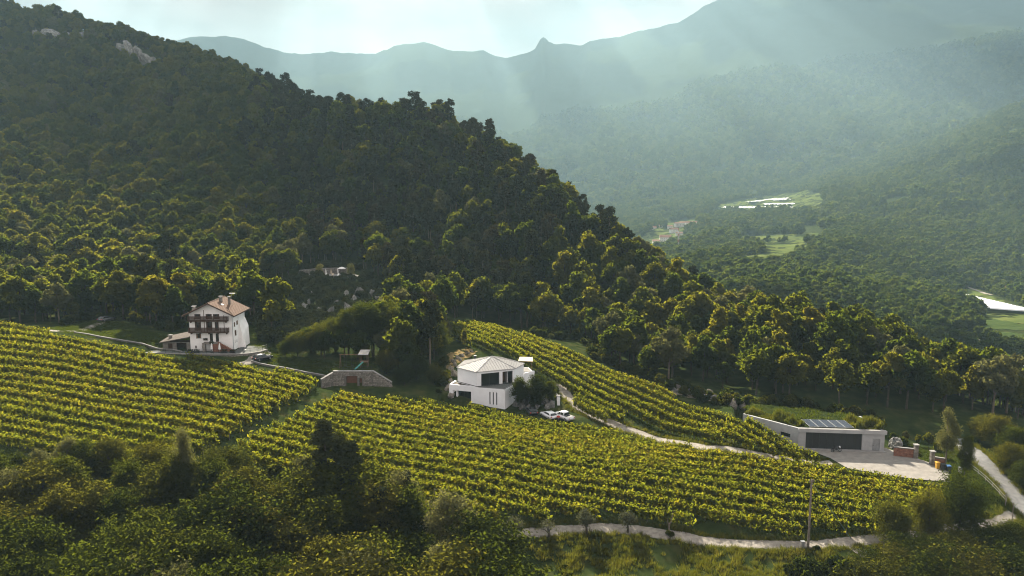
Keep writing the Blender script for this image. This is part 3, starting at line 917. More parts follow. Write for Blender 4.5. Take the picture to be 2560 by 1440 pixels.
# trees that stand alone or in the copse: (pixel x, pixel y of the top, metres away, kind, width factor)
def tree_at(px, py, Y, protos, wf, name, label, group=None):
    p = at_y(px, py, Y)
    g = float(ground(p[0], Y))
    h = max(1.5, p[2] - g)
    pr = protos[int(rng.integers(0, len(protos)))]
    hz = max(v[2] for v in (pr.arr[0].max(0),))
    return plant(pr, name, (p[0], Y, g), rng.uniform(0, 6.28), h / hz * wf, label, 'tree', group, scz=h / hz)
COPSE = [(712,848,177,1.0),(742,822,179,1.1),(775,812,182,1.0),(800,800,180,1.1),(835,785,184,1.0),(868,765,182,1.05),(900,752,186,1.0),(930,745,183,1.05),(962,750,187,1.0),(990,757,184,1.0),(1025,768,188,1.0),(1052,778,187,.95),(1092,800,191,.9),(905,850,178,1.0),(965,868,172,1.15),(1040,880,171,1.1),(1010,905,167,1.1),(1085,905,170,.9),(780,848,185,1.0),(840,862,184,1.0)]
for a in COPSE:
    tree_at(a[0], a[1], a[2], NBB if a[1] > 765 else NB, a[3], 'copse_tree', 'leafy tree of the copse between the chalet and the new house', 'copse trees')
tree_at(1120, 800, 206, NP, .8, 'young_tree', 'thin pale young tree at the top corner of the upper vines')
tree_at(1160, 818, 199, NB, .6, 'lone_tree', 'lone slim tree on the dry bank behind the new house')
FG = []
for (Y, top, n, x0, x1, jy) in ((113, 1108, 11, -20, 560, 20), (102, 1160, 15, -60, 1000, 40), (93, 1235, 15, -30, 1110, 38), (85, 1315, 15, -60, 1180, 36), (77, 1385, 14, -30, 1220, 30)):
    for i in range(n):
        FG.append((x0 + (x1 - x0) * (i + rng.uniform(-.35, .35)) / (n - 1), top + rng.uniform(-jy, jy), Y + rng.uniform(-4, 4)))
for i, a in enumerate(FG):
    pale = rng.uniform() < 0.28
    tree_at(a[0], a[1], a[2], NP if pale else (NB + NBB), rng.uniform(1.0, 1.5) * (.8 if pale else 1), 'pale_tree' if pale else 'broadleaf_tree',
            'pale grey green feathery tree in the thicket below the vineyard' if pale else 'dark olive broadleaf tree in the thicket below the vineyard',
            'pale trees of the thicket' if pale else 'broadleaf trees of the thicket')
tree_at(452, 1062, 104, NP, .55, 'tall_pale_tree', 'tall thin pale tree with a visible stem at the vineyard edge')
for a in ((810, 1044, 103), (872, 1095, 99), (1015, 1175, 99), (950, 1215, 94), (845, 1085, 101)):
    tree_at(a[0], a[1], a[2], SPR, 1.75, 'dark_conifer', 'nearly black conifer rising from the thicket in front of the vines', 'dark conifers of the thicket')
# trees on the right
tree_at(2410, 1172, 107, NBB, 1.0, 'big_dark_tree', 'big dark round tree with a forked stem between gravel track and road')
tree_at(2330, 1215, 105, NBB, .8, 'leaning_tree', 'dark tree joined to the big round tree at the end of the vines')
tree_at(2235, 1248, 103, NBB, 1.0, 'broad_bush_tree', 'low spreading dark tree covering the end of the gravel track')
tree_at(2375, 1015, 131, NP, .6, 'slender_tree', 'tall slender brownish tree beside the yard gate and bins')
tree_at(2420, 1085, 127, NB, .5, 'narrow_tree', 'narrow tree behind the grey cabinet by the road')
for a in ((2290, 1335, 97), (2400, 1325, 99), (2480, 1315, 101), (2550, 1300, 103), (2330, 1380, 91), (2440, 1375, 91), (2540, 1360, 93), (2210, 1395, 91), (2260, 1360, 95), (2360, 1350, 95), (2180, 1370, 96)):
    tree_at(a[0], a[1], a[2], NBB, 1.5, 'bank_tree', 'dark leafy tree on the steep bank below the road bend', 'trees on the road bank')
for a in ((2545, 1060, 137), (2500, 1030, 142), (2585, 1120, 130), (2455, 1035, 146), (2530, 1100, 131), (2560, 1150, 126)):
    tree_at(a[0], a[1], a[2], NBB, 1.0, 'roadside_tree', 'dark tree at the outer edge of the narrow road', 'roadside trees')
for a in ((2010, 1396, 97), (2090, 1388, 97.5), (2130, 1398, 95), (1975, 1412, 96), (2050, 1410, 95), (2110, 1415, 94)):
    tree_at(a[0], a[1], a[2], SHR, 1.2, 'shrub', 'leafy shrub on the grassy terrace below the utility pole', 'shrubs below the pole')
for a in ((2235, 1080, 146), (2265, 1075, 148), (2295, 1085, 146), (2325, 1080, 144), (2345, 1100, 139), (2210, 1050, 152)):
    tree_at(a[0], a[1], a[2], BL, .9, 'gate_tree', 'dark tree in the dense growth behind the yard gate', 'trees behind the yard gate')

# undergrowth that closes the thicket
ug = sample(66, 118, -0.70, -0.02, 7.0)
ux = px_of(ug[:, 0], ug[:, 1], ground(ug[:, 0], ug[:, 1]))
ug = ug[(poly_dist(np.array(LEFT_BLOCK), ug[:, 0], ug[:, 1]) > 1.0) & (poly_dist(np.array(MAIN_BLOCK), ug[:, 0], ug[:, 1]) > 1.0) & (ux[0] < 1190)]
scatter('undergrowth', SHR, np.concatenate([ug, ground(ug[:, 0], ug[:, 1])[:, None]], 1), rng.uniform(0, 6.28, len(ug)), rng.uniform(.7, 1.7, len(ug)), rng.integers(0, 3, len(ug)), 'dark bushy undergrowth between the trees of the thicket', 'undergrowth')

# ------------------------------------------------------------------ builder for houses and other made things
M['white_wall'] = surf_mat('white_render', [(0.25, (0.66, 0.65, 0.62)), (0.5, (0.80, 0.79, 0.76)), (0.75, (0.85, 0.84, 0.81))], 0.7, 8, 0.95, 0.15, 0.02, 0.1)
M['house_white'] = surf_mat('house_white', [(0.3, (0.72, 0.73, 0.74)), (0.7, (0.80, 0.81, 0.82))], 0.6, 6, 0.9, 0.05, 0.01, 0.15)
M['metal_roof'] = surf_mat('metal_roof', [(0.3, (0.24, 0.235, 0.23)), (0.7, (0.32, 0.315, 0.305))], 0.8, 6, 0.7, 0.05, 0.01, 0.15)
M['concrete'] = surf_mat('concrete', [(0.25, (0.26, 0.265, 0.265)), (0.5, (0.33, 0.335, 0.335)), (0.75, (0.38, 0.385, 0.38))], 0.8, 9, 0.9, 0.1, 0.01, 0.15)
M['dark_wood'] = surf_mat('dark_wood', [(0.3, (0.030, 0.016, 0.010)), (0.7, (0.070, 0.038, 0.024))], 2.0, 6, 0.8, 0.3, 0.02, 0.2, stretch=(1, 1, 6))
M['wood'] = surf_mat('wood', [(0.3, (0.10, 0.062, 0.036)), (0.7, (0.18, 0.11, 0.066))], 2.0, 6, 0.8, 0.2, 0.02, 0.2)
M['brown_door'] = surf_mat('brown_door', [(0.3, (0.085, 0.038, 0.024)), (0.7, (0.13, 0.058, 0.036))], 2.0, 6, 0.7, 0.2, 0.02, 0.2)
M['tiles'] = surf_mat('roof_tiles', [(0.25, (0.07, 0.042, 0.030)), (0.5, (0.125, 0.078, 0.055)), (0.75, (0.19, 0.125, 0.092))], 3.2, 8, 0.95, 0.8, 0.06, 0.1)
M['old_tiles'] = surf_mat('old_roof_tiles', [(0.25, (0.045, 0.036, 0.030)), (0.75, (0.12, 0.10, 0.085))], 2.2, 8, 0.95, 0.8, 0.06, 0.1)
M['stone'] = surf_mat('stone', [(0.25, (0.09, 0.082, 0.072)), (0.5, (0.17, 0.155, 0.135)), (0.75, (0.27, 0.25, 0.22))], 1.3, 8, 0.95, 0.8, 0.05, 0.1, rnd=0.3)
M['mortar'] = surf_mat('mortar', [(0.3, (0.10, 0.095, 0.085)), (0.7, (0.16, 0.15, 0.135))], 2.0, 6, 1.0, 0.4, 0.03, 0.05)
M['brick'] = surf_mat('brick', [(0.3, (0.15, 0.065, 0.045)), (0.7, (0.26, 0.125, 0.085))], 2.5, 6, 0.95, 0.3, 0.03, 0.1, rnd=0.2)
M['coping'] = surf_mat('coping', [(0.3, (0.20, 0.195, 0.185)), (0.7, (0.30, 0.29, 0.275))], 1.2, 6, 0.95, 0.1, 0.01, 0.02)
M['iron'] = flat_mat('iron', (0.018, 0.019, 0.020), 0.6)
M['steel'] = flat_mat('steel', (0.30, 0.31, 0.32), 0.45, 0.6)
M['glass'] = glass_mat('window_glass')
M['panel_glass'] = glass_mat('panel_glass', (0.012, 0.016, 0.030), 0.12)
M['slate'] = flat_mat('slate_floor', (0.10, 0.105, 0.10), 0.95, 0, 0.05)
M['white_cloth'] = flat_mat('white_cloth', (0.72, 0.71, 0.68), 0.9)
M['cream_cloth'] = flat_mat('cream_cloth', (0.50, 0.42, 0.30), 0.9)
M['car_white'] = flat_mat('car_white', (0.68, 0.69, 0.70), 0.25, 0, 0.5)
M['car_dark'] = flat_mat('car_dark', (0.018, 0.019, 0.022), 0.22, 0, 0.6)
M['car_grey'] = flat_mat('car_grey', (0.10, 0.10, 0.105), 0.25, 0.3, 0.5)
M['tyre'] = flat_mat('tyre', (0.018, 0.018, 0.018), 0.9)
M['rim'] = flat_mat('rim', (0.30, 0.30, 0.31), 0.35, 0.8)
M['lamp_red'] = flat_mat('lamp_red', (0.35, 0.02, 0.015), 0.3)
M['lamp_clear'] = flat_mat('lamp_clear', (0.55, 0.56, 0.57), 0.15)
M['rock'] = surf_mat('limestone', [(0.25, (0.030, 0.029, 0.027)), (0.45, (0.12, 0.118, 0.11)), (0.7, (0.26, 0.255, 0.245))], 2.6, 10, 0.95, 1.0, 0.2, 0.05, dist=1.2, rnd=.2)
M['rock_warm'] = surf_mat('warm_rock', [(0.25, (0.040, 0.034, 0.027)), (0.45, (0.13, 0.115, 0.095)), (0.7, (0.27, 0.25, 0.215))], 2.6, 10, 0.95, 1.0, 0.2, 0.05, dist=1.2, rnd=.2)

def unit2(a, b):
    a = np.array(a[:2], float); b = np.array(b[:2], float)
    d = b - a; L = np.linalg.norm(d); d /= L
    return a, d, np.array([d[1], -d[0]]), L
def boxes_mesh(name, boxes, mat, bevel=0.0):
    """boxes: list of 8-corner arrays; one mesh"""
    V = []; F = []; o = 0
    for c in boxes:
        V.extend(c)
        for f in ((3, 2, 1, 0), (4, 5, 6, 7), (0, 1, 5, 4), (1, 2, 6, 5), (2, 3, 7, 6), (3, 0, 4, 7)):
            F.append([o + k for k in f])
        o += 8
    me = mesh_np(name, np.array(V), np.array(F), mat)
    return me
def fix_normals(me):
    bm = bmesh.new(); bm.from_mesh(me)
    bmesh.ops.recalc_face_normals(bm, faces=bm.faces)
    bm.to_mesh(me); bm.free()
class B:
    """builds a thing part by part; positions are given in the place's own coordinates"""
    def __init__(self, name, origin, label, cat, group=None):
        self.o = np.array(origin, float)
        self.root = thing(name, tuple(self.o), 0, label, cat, group)
    def add(self, name, me, parent=None):
        p = parent or self.root
        o = link(bpy.data.objects.new(name, me), p)
        return o
    def _c(self, V):
        return np.asarray(V, float) - self.o
    def wb(self, name, A, Bp, s0, s1, z0, z1, o0, o1, mat, parent=None):
        """box along the line A-B, from s0 to s1 along it, z0 to z1 high, o0 to o1 outwards"""
        a, d, n, L = unit2(A, Bp)
        c = []
        for z in (z0, z1):
            for s, q in ((s0, o0), (s1, o0), (s1, o1), (s0, o1)):
                p = a + d * s + n * q
                c.append((p[0], p[1], z))
        me = boxes_mesh(name, [self._c(c)], mat); fix_normals(me)
        return self.add(name, me, parent)
    def wall(self, name, A, Bp, z0, z1, th, holes, mat, parent=None, s0=0.0, s1=None):
        """wall of thickness th with true openings (s0, s1, z0, z1)"""
        a, d, n, L = unit2(A, Bp)
        if s1 is None: s1 = L
        cuts = sorted({s0, s1, *[h[0] for h in holes], *[h[1] for h in holes]})
        bx = []
        for i in range(len(cuts) - 1):
            m = 0.5 * (cuts[i] + cuts[i + 1])
            zs = [(z0, z1)]
            for h in holes:
                if h[0] < m < h[1]:
                    nz = []
                    for (p, q) in zs:
                        if h[2] > p: nz.append((p, min(q, h[2])))
                        if h[3] < q: nz.append((max(p, h[3]), q))
                    zs = nz
            for (p, q) in zs:
                if q - p < 1e-4: continue
                c = []
                for z in (p, q):
                    for s, w in ((cuts[i], 0), (cuts[i + 1], 0), (cuts[i + 1], -th), (cuts[i], -th)):
                        pt = a + d * s + n * w
                        c.append((pt[0], pt[1], z))
                bx.append(self._c(c))
        me = boxes_mesh(name, bx, mat); fix_normals(me)
        return self.add(name, me, parent)
    def prism(self, name, poly, z0, z1, mat, parent=None):
        n = len(poly)
        V = [(p[0], p[1], z0) for p in poly] + [(p[0], p[1], z1) for p in poly]
        bm = bmesh.new()
        vv = [bm.verts.new(self._c(v)) for v in V]
        bm.faces.new(vv[:n][::-1]); bm.faces.new(vv[n:])
        for i in range(n):
            j = (i + 1) % n
            bm.faces.new((vv[i], vv[j], vv[n + j], vv[n + i]))
        bmesh.ops.recalc_face_normals(bm, faces=bm.faces)
        me = bpy.data.meshes.new(name); bm.to_mesh(me); bm.free(); me.materials.append(mat)
        return self.add(name, me, parent)
    def poly(self, name, V, faces, mat, parent=None, smooth=False):
        bm = bmesh.new()
        vv = [bm.verts.new(self._c(v)) for v in V]
        for f in faces: bm.faces.new([vv[k] for k in f])
        bmesh.ops.recalc_face_normals(bm, faces=bm.faces)
        me = bpy.data.meshes.new(name); bm.to_mesh(me); bm.free(); me.materials.append(mat)
        if smooth:
            for p in me.polygons: p.use_smooth = True
        return self.add(name, me, parent)
    def tube(self, name, P, r, mat, parent=None, sides=8):
        r = [r] * len(P) if not hasattr(r, '__len__') else r
        v, f = tube(self._c(P), r, sides)
        n = len(P)
        # close the ends
        V = np.concatenate([v, v[:sides].mean(0)[None], v[-sides:].mean(0)[None]])
        F = [list(q) for q in f]
        bm = bmesh.new()
        vv = [bm.verts.new(q) for q in V]
        for q in F: bm.faces.new([vv[k] for k in q])
        for k in range(sides):
            bm.faces.new((vv[len(V) - 2], vv[(k + 1) % sides], vv[k]))
            b0 = (n - 1) * sides
            bm.faces.new((vv[len(V) - 1], vv[b0 + k], vv[b0 + (k + 1) % sides]))
        bmesh.ops.recalc_face_normals(bm, faces=bm.faces)
        me = bpy.data.meshes.new(name); bm.to_mesh(me); bm.free(); me.materials.append(mat)
        return self.add(name, me, parent)
    def window(self, A, Bp, s0, s1, z0, z1, frame, shutters=None, depth=0.14, mull=1, glass=None, sill=True, nm='window'):
        f = 0.07
        a, d, n, L = unit2(A, Bp)
        bx = []
        def bb(p, q, u, v, o0, o1):
            c = []
            for z in (u, v):
                for s, w in ((p, o0), (q, o0), (q, o1), (p, o1)):
                    pt = a + d * s + n * w
                    c.append((pt[0], pt[1], z))
            bx.append(self._c(c))
        o0, o1 = -depth, -depth + 0.07
        bb(s0, s0 + f, z0, z1, o0, o1); bb(s1 - f, s1, z0, z1, o0, o1)
        bb(s0 + f, s1 - f, z0, z0 + f, o0, o1); bb(s0 + f, s1 - f, z1 - f, z1, o0, o1)
        for k in range(mull):
            c = s0 + (s1 - s0) * (k + 1) / (mull + 1)
            bb(c - 0.03, c + 0.03, z0 + f, z1 - f, o0 + 0.005, o1 - 0.005)
        me = boxes_mesh(nm, bx, frame); fix_normals(me)
        w = self.add(nm, me)
        self.wb('pane', A, Bp, s0 + 0.02, s1 - 0.02, z0 + 0.02, z1 - 0.02, -depth + 0.005, -depth + 0.03, glass or M['glass'], w)
        if sill:
            self.wb('sill', A, Bp, s0 - 0.08, s1 + 0.08, z0 - 0.08, z0 - 0.003, -depth + 0.08, 0.07, M['coping'], w)
        if shutters:
            sw = (s1 - s0) * 0.27
            self.wb('shutter', A, Bp, s0 + .003, s0 + sw, z0 + .003, z1 - .003, -.06, 0.05, shutters, w)
            self.wb('shutter', A, Bp, s1 - sw, s1 - .003, z0 + .003, z1 - .003, -.06, 0.05, shutters, w)
        return w

# ------------------------------------------------------------------ the chalet
def chalet():
    x0, y0, z0 = CH_X0, CH_Y0, CH_Z
    Wd, D = CH_W, CH_D
    b = B('chalet', (x0 + Wd / 2, y0 + D / 2, z0), 'tall white chalet with two dark wooden balconies and a brown tiled roof', 'house')
    A, Bq, C, E = (x0, y0), (x0 + Wd, y0), (x0 + Wd, y0 + D), (x0, y0 + D)
    hz = 8.55; ap = 10.9
    front = [(1.45, 2.55, 2.95, 4.05), (4.5, 5.2, 2.1, 4.05), (5.85, 6.55, 2.1, 4.05), (1.05, 1.4, .65, 1.2), (2.6, 3.1, .6, 1.2),
             (1.3, 2.65, 4.65, 6.75), (3.85, 5.2, 4.65, 6.75), (5.8, 6.65, 4.65, 6.7), (1.3, 2.65, 7.3, 8.5), (3.85, 5.2, 7.3, 8.5), (5.5, 6.9, 7.3, 8.5), (4.5, 5.1, 0.05, 1.9)]
    b.wall('wall', A, Bq, z0 - 1.0, z0 + hz, 0.4, [(h[0], h[1], z0 + h[2], z0 + h[3]) for h in front], M['white_wall'])
    side = [(1.2, 1.9, 5.35, 6.3), (2.9, 3.7, 5.5, 6.4), (1.5, 2.5, 3.2, 4.4), (1.0, 1.9, 7.6, 8.4), (2.6, 3.5, 7.6, 8.4), (1.5, 1.75, 1.7, 2.15), (2.5, 2.75, 1.7, 2.15)]
    b.wall('wall', Bq, C, z0 - 1.0, z0 + hz, 0.4, [(h[0], h[1], z0 + h[2], z0 + h[3]) for h in side], M['white_wall'], s0=0.4, s1=D - 0.4)
    b.wall('wall', C, E, z0 - 1.0, z0 + hz, 0.4, [], M['white_wall'])
    b.wall('wall', E, A, z0 - 1.0, z0 + hz, 0.4, [], M['white_wall'], s0=0.4, s1=D - 0.4)
    cx = x0 + Wd / 2
    for yy, nm in ((y0, 'gable'), (y0 + D - 0.4, 'gable')):
        V = [(x0, yy, z0 + hz), (x0 + Wd, yy, z0 + hz), (cx, yy, z0 + ap), (x0, yy + .4, z0 + hz), (x0 + Wd, yy + .4, z0 + hz), (cx, yy + .4, z0 + ap)]
        b.poly(nm, V, [(0, 1, 2), (5, 4, 3), (0, 3, 4, 1), (1, 4, 5, 2), (2, 5, 3, 0)], M['white_wall'])
    # roof: two tiled slopes with deep eaves
    slope = (ap - hz) / (Wd / 2)
    oh, of = 1.05, 1.25
    for sgn in (-1, 1):
        ex = cx + sgn * (Wd / 2 + oh); ez = z0 + ap + 0.06 - slope * (Wd / 2 + oh)
        t = 0.2
        V = []
        for yy in (y0 - of, y0 + D + 0.9):
            V += [(cx, yy, z0 + ap + 0.06), (ex, yy, ez), (ex, yy, ez + t), (cx, yy, z0 + ap + 0.06 + t)]
        r = b.poly('roof_slope', V, [(0, 1, 2, 3), (7, 6, 5, 4), (0, 4, 5, 1), (1, 5, 6, 2), (2, 6, 7, 3), (3, 7, 4, 0)], M['tiles'])
        # barge board
        V = []
        for yy in (y0 - of - 0.06, y0 - of - 0.003):
            V += [(cx, yy, z0 + ap - 0.02), (ex, yy, ez - 0.10), (ex, yy, ez + t + .02), (cx, yy, z0 + ap + 0.06 + t + .02)]
        b.poly('barge_board', V, [(0, 1, 2, 3), (7, 6, 5, 4), (0, 4, 5, 1), (1, 5, 6, 2), (2, 6, 7, 3), (3, 7, 4, 0)], M['dark_wood'], r)
        b.tube('gutter', [(ex + sgn * .06, y0 - of, ez + .02), (ex + sgn * .06, y0 + D + .9, ez + .02)], 0.07, M['dark_wood'], r, 6)
        # tile courses
        nc = 20
        for k in range(nc):
            q0 = (k + 0.02) / nc; q1 = (k + 0.98) / nc
            xa = cx + sgn * (Wd / 2 + oh) * q0; xb = cx + sgn * (Wd / 2 + oh + .05) * q1
            za = z0 + ap + .06 + t - slope * (Wd / 2 + oh) * q0 + 0.004; zb = z0 + ap + .06 + t - slope * (Wd / 2 + oh) * q1 + 0.05
            V = []
            for yy in (y0 - of + .01, y0 + D + .89):
                V += [(xa, yy, za), (xb, yy, zb), (xb, yy, zb - .045), (xa, yy, za - .002)]
            b.poly('tile_course', V, [(0, 1, 2, 3), (7, 6, 5, 4), (0, 4, 5, 1), (1, 5, 6, 2), (2, 6, 7, 3), (3, 7, 4, 0)], M['tiles'], r)
    b.tube('ridge_tiles', [(cx, y0 - of, z0 + ap + .28), (cx, y0 + D + .9, z0 + ap + .28)], 0.12, M['tiles'], None, 6)
    def chimney(x, y, zb, zt, w=.6):
        c = b.prism('chimney', [(x - w / 2, y - w / 2), (x + w / 2, y - w / 2), (x + w / 2, y + w / 2), (x - w / 2, y + w / 2)], zb, zt, M['stone'])
        b.prism('chimney_cap', [(x - w * .7, y - w * .7), (x + w * .7, y - w * .7), (x + w * .7, y + w * .7), (x - w * .7, y + w * .7)], zt + .25, zt + .35, M['coping'], c)
        for s in (-1, 1):
            b.prism('cap_pier', [(x + s * w * .4 - .07, y - .2), (x + s * w * .4 + .07, y - .2), (x + s * w * .4 + .07, y + .2), (x + s * w * .4 - .07, y + .2)], zt - .01, zt + .26, M['stone'], c)
    chimney(x0 + .55, y0 + 1.8, z0 + 8.2, z0 + 9.7, .7)
    chimney(cx + .9, y0 + 4.5, z0 + 10.0, z0 + 11.6, .6)
    chimney(cx + 2.6, y0 + 5.2, z0 + 9.0, z0 + 11.4, .45)
    b.tube('antenna_mast', [(cx + 3.1, y0 + 5.6, z0 + 9.2), (cx + 3.1, y0 + 5.6, z0 + 12.4)], .035, M['steel'], None, 5)
    b.prism('antenna_panel', [(cx + 2.6, y0 + 5.4), (cx + 3.9, y0 + 5.4), (cx + 3.9, y0 + 5.8), (cx + 2.6, y0 + 5.8)], z0 + 12.41, z0 + 12.47, M['white_cloth'])
    sk = cx + 1.6
    skz = z0 + ap + .28 - slope * 1.6
    b.poly('skylight', [(sk, y0 + 2.2, skz + .05), (sk + .6, y0 + 2.2, skz + .05 - slope * .6), (sk + .6, y0 + 3.1, skz + .05 - slope * .6), (sk, y0 + 3.1, skz + .05), (sk, y0 + 2.2, skz - .1), (sk + .6, y0 + 2.2, skz - .1 - slope * .6), (sk + .6, y0 + 3.1, skz - .1 - slope * .6), (sk, y0 + 3.1, skz - .1)], [(0, 1, 2, 3), (4, 7, 6, 5), (0, 4, 5, 1), (1, 5, 6, 2), (2, 6, 7, 3), (3, 7, 4, 0)], M['lamp_clear'])
    # windows, doors
    for h in front[:1] + front[3:5]:
        b.window(A, Bq, h[0], h[1], z0 + h[2], z0 + h[3], M['dark_wood'], M['wood'] if h[1] - h[0] > .8 else None)
    for h in front[5:11]:
        b.window(A, Bq, h[0], h[1], z0 + h[2], z0 + h[3], M['dark_wood'], M['dark_wood'], nm='balcony_door', sill=False)
    for h in front[1:3]:
        b.window(A, Bq, h[0], h[1], z0 + h[2], z0 + h[3], M['dark_wood'], None, nm='terrace_door', sill=False)
    for h in side:
        b.window(Bq, C, h[0], h[1], z0 + h[2], z0 + h[3], M['dark_wood'], M['wood'] if h[1] - h[0] > .5 else None, mull=1)
    h = front[11]
    d = b.wb('entrance_door', A, Bq, h[0], h[1], z0 + h[2], z0 + h[3], -.3, -.22, M['dark_wood'])
    b.wb('handle', A, Bq, h[1] - .14, h[1] - .08, z0 + .95, z0 + 1.1, -.219, -.15, M['steel'], d)
    # balconies
    for zb in (4.5, 7.1):
        s0, s1 = 0.12, 9.0
        fl = b.wb('balcony_floor', A, Bq, s0, s1, z0 + zb - .16, z0 + zb, 0.002, 1.15, M['dark_wood'])
        for k in range(5):
            s = s0 + .4 + k * 2.0
            b.wb('bracket', A, Bq, s, s + .16, z0 + zb - .5, z0 + zb - .163, 0.002, .9, M['dark_wood'], fl)
        rail = b.wb('railing', A, Bq, s0, s1, z0 + zb + .98, z0 + zb + 1.07, 1.04, 1.16, M['dark_wood'])
        for k in range(4):
            b.wb('slat', A, Bq, s0, s1, z0 + zb + .1 + k * .22, z0 + zb + .26 + k * .22, 1.06, 1.10, M['dark_wood'], rail)
            for s in (s0, s1 - .04):
                b.wb('slat', A, Bq, s, s + .04, z0 + zb + .1 + k * .22, z0 + zb + .26 + k * .22, .003, 1.055, M['dark_wood'], rail)
        for k in range(7):
            s = s0 + .05 + k * (s1 - s0 - .2) / 6
            b.wb('rail_post', A, Bq, s, s + .1, z0 + zb + .001, z0 + zb + .979, 1.103, 1.17, M['dark_wood'], rail)
    for s in (3.85, 8.3):
        b.wb('gallery_post', A, Bq, s, s + .12, z0 + 4.51, z0 + 9.6 if s < 5 else z0 + 8.4, 1.19, 1.29, M['dark_wood'])
    b.tube('downpipe', [(x0 + Wd + .08, y0 + .12, z0 + 8.2), (x0 + Wd + .08, y0 + .12, z0)], .06, M['steel'], None, 6)
    # outside stair with landing
    b.wb('stair_landing', A, Bq, 3.3, 6.9, z0 + 1.92, z0 + 2.08, .002, 1.7, M['stone'])
    b.wb('stair_pier', A, Bq, 3.35, 3.95, z0, z0 + 1.918, .9, 1.65, M['stone'])
    b.wb('stair_pier', A, Bq, 5.7, 6.9, z0, z0 + 1.918, .9, 1.65, M['brick'])
    for k in range(10):
        s = 6.9 + k * .34
        b.wb('step', A, Bq, s + .002, s + .34, z0 - .2, z0 + 1.90 - k * .19, .35, 1.55, M['brick'])
    b.poly('stair_parapet', [(x0 + 6.9, y0 - 1.56, z0 + 2.1), (x0 + 10.4, y0 - 1.56, z0 + .15), (x0 + 10.4, y0 - 1.56, z0 + .4), (x0 + 6.9, y0 - 1.56, z0 + 2.45), (x0 + 6.9, y0 - 1.75, z0 + 2.1), (x0 + 10.4, y0 - 1.75, z0 + .15), (x0 + 10.4, y0 - 1.75, z0 + .4), (x0 + 6.9, y0 - 1.75, z0 + 2.45)],
           [(0, 1, 2, 3), (7, 6, 5, 4), (0, 4, 5, 1), (1, 5, 6, 2), (2, 6, 7, 3), (3, 7, 4, 0)], M['brick'])
    b.wb('white_door', A, Bq, 5.12, 5.66, z0, z0 + 1.9, .6, .66, M['white_cloth'])
    # sloping buttress on the right
    X = x0 + Wd
    b.poly('buttress', [(X + .002, y0 + 3.2, z0 - .8), (X + 1.2, y0 + 3.6, z0 - .8), (X + 1.0, y0 + D, z0 - .8), (X + .002, y0 + D, z0 - .8), (X + .002, y0 + 4.6, z0 + 6.2), (X + .12, y0 + 5.0, z0 + 6.2), (X + .12, y0 + D, z0 + 6.2), (X + .002, y0 + D, z0 + 6.2), (X + .95, y0 + 3.9, z0 + 2.6), (X + .8, y0 + D, z0 + 4.4)],
           [(3, 2, 1, 0), (4, 5, 6, 7), (0, 1, 8, 4), (8, 5, 4), (1, 2, 9, 8), (8, 9, 6, 5), (2, 3, 7, 9), (9, 7, 6), (3, 0, 4, 7)], M['white_wall'])
    return b
chalet()
def flower_box(x, y, z, label):
    b = B('flower_box', (x, y, z), label, 'flower box')
    b.prism('trough', [(x - .4, y - .14), (x + .4, y - .14), (x + .4, y + .14), (x - .4, y + .14)], z, z + .22, M['dark_wood'])
    P = np.stack([rng.uniform(-.5, .5, 160), rng.uniform(-.25, .2, 160), rng.uniform(.0, .5, 160)], 1)
    v, f = cards(P, rng.normal(0, 1, (160, 3)), .07)
    b.add('flowers', mesh_np('flowers', v, f, M['leaf_dark']))
flower_box(CH_X0 + 3.55, CH_Y0 - .2, CH_Z + 2.5, 'dark planted flower box hung beside the upper entrance of the chalet')
flower_box(CH_X0 + 5.5, CH_Y0 - 1.75, CH_Z + 2.1, 'dark planted flower box on the edge of the chalet stair landing')

def shed():
    p0 = np.array([CH_X0 - 6.6, CH_Y0 + .6]); p1 = np.array([CH_X0 - .25, CH_Y0 + .2]); p2 = p1 + np.array([0, 4.8]); p3 = p0 + np.array([0, 4.8])
    z = CH_Z
    b = B('shed', ((p0[0] + p2[0]) / 2, (p0[1] + p2[1]) / 2, z), 'low dark stone shed with sagging tiled lean-to roof beside the chalet', 'shed')
    b.wall('wall', p0, p1, z - .6, z + 1.9, .35, [(1.2, 2.3, z, z + 1.6), (3.2, 5.6, z, z + 1.8)], M['stone'])
    b.wall('wall', p3, p0, z - .6, z + 1.9, .35, [], M['stone'], s1=4.44)
    b.wb('door', p0, p1, 1.22, 2.28, z + .01, z + 1.59, -.3, -.22, M['dark_wood'])
    b.wb('back_boards', p0, p1, .4, 6.3, z, z + 1.9, -2.6, -2.5, M['dark_wood'])
    V = [(p0[0] - .5, p0[1] - .7, z + 1.75), (p1[0] + .1, p1[1] - .7, z + 3.1), (p2[0] + .1, p2[1] + .3, z + 3.7), (p3[0] - .5, p3[1] + .3, z + 2.2)]
    V2 = [(v[0], v[1], v[2] + .2) for v in V]
    b.poly('roof', V + V2, [(3, 2, 1, 0), (4, 5, 6, 7), (0, 1, 5, 4), (1, 2, 6, 5), (2, 3, 7, 6), (3, 0, 4, 7)], M['old_tiles'])
    x, y = p0[0] + 1.0, p0[1] + 2.0
    c = b.prism('chimney', [(x - .3, y - .3), (x + .3, y - .3), (x + .3, y + .3), (x - .3, y + .3)], z + 1.9, z + 3.1, M['stone'])
    b.prism('chimney_cap', [(x - .45, y - .45), (x + .45, y - .45), (x + .45, y + .45), (x - .45, y + .45)], z + 3.11, z + 3.2, M['coping'], c)
    return b
shed()

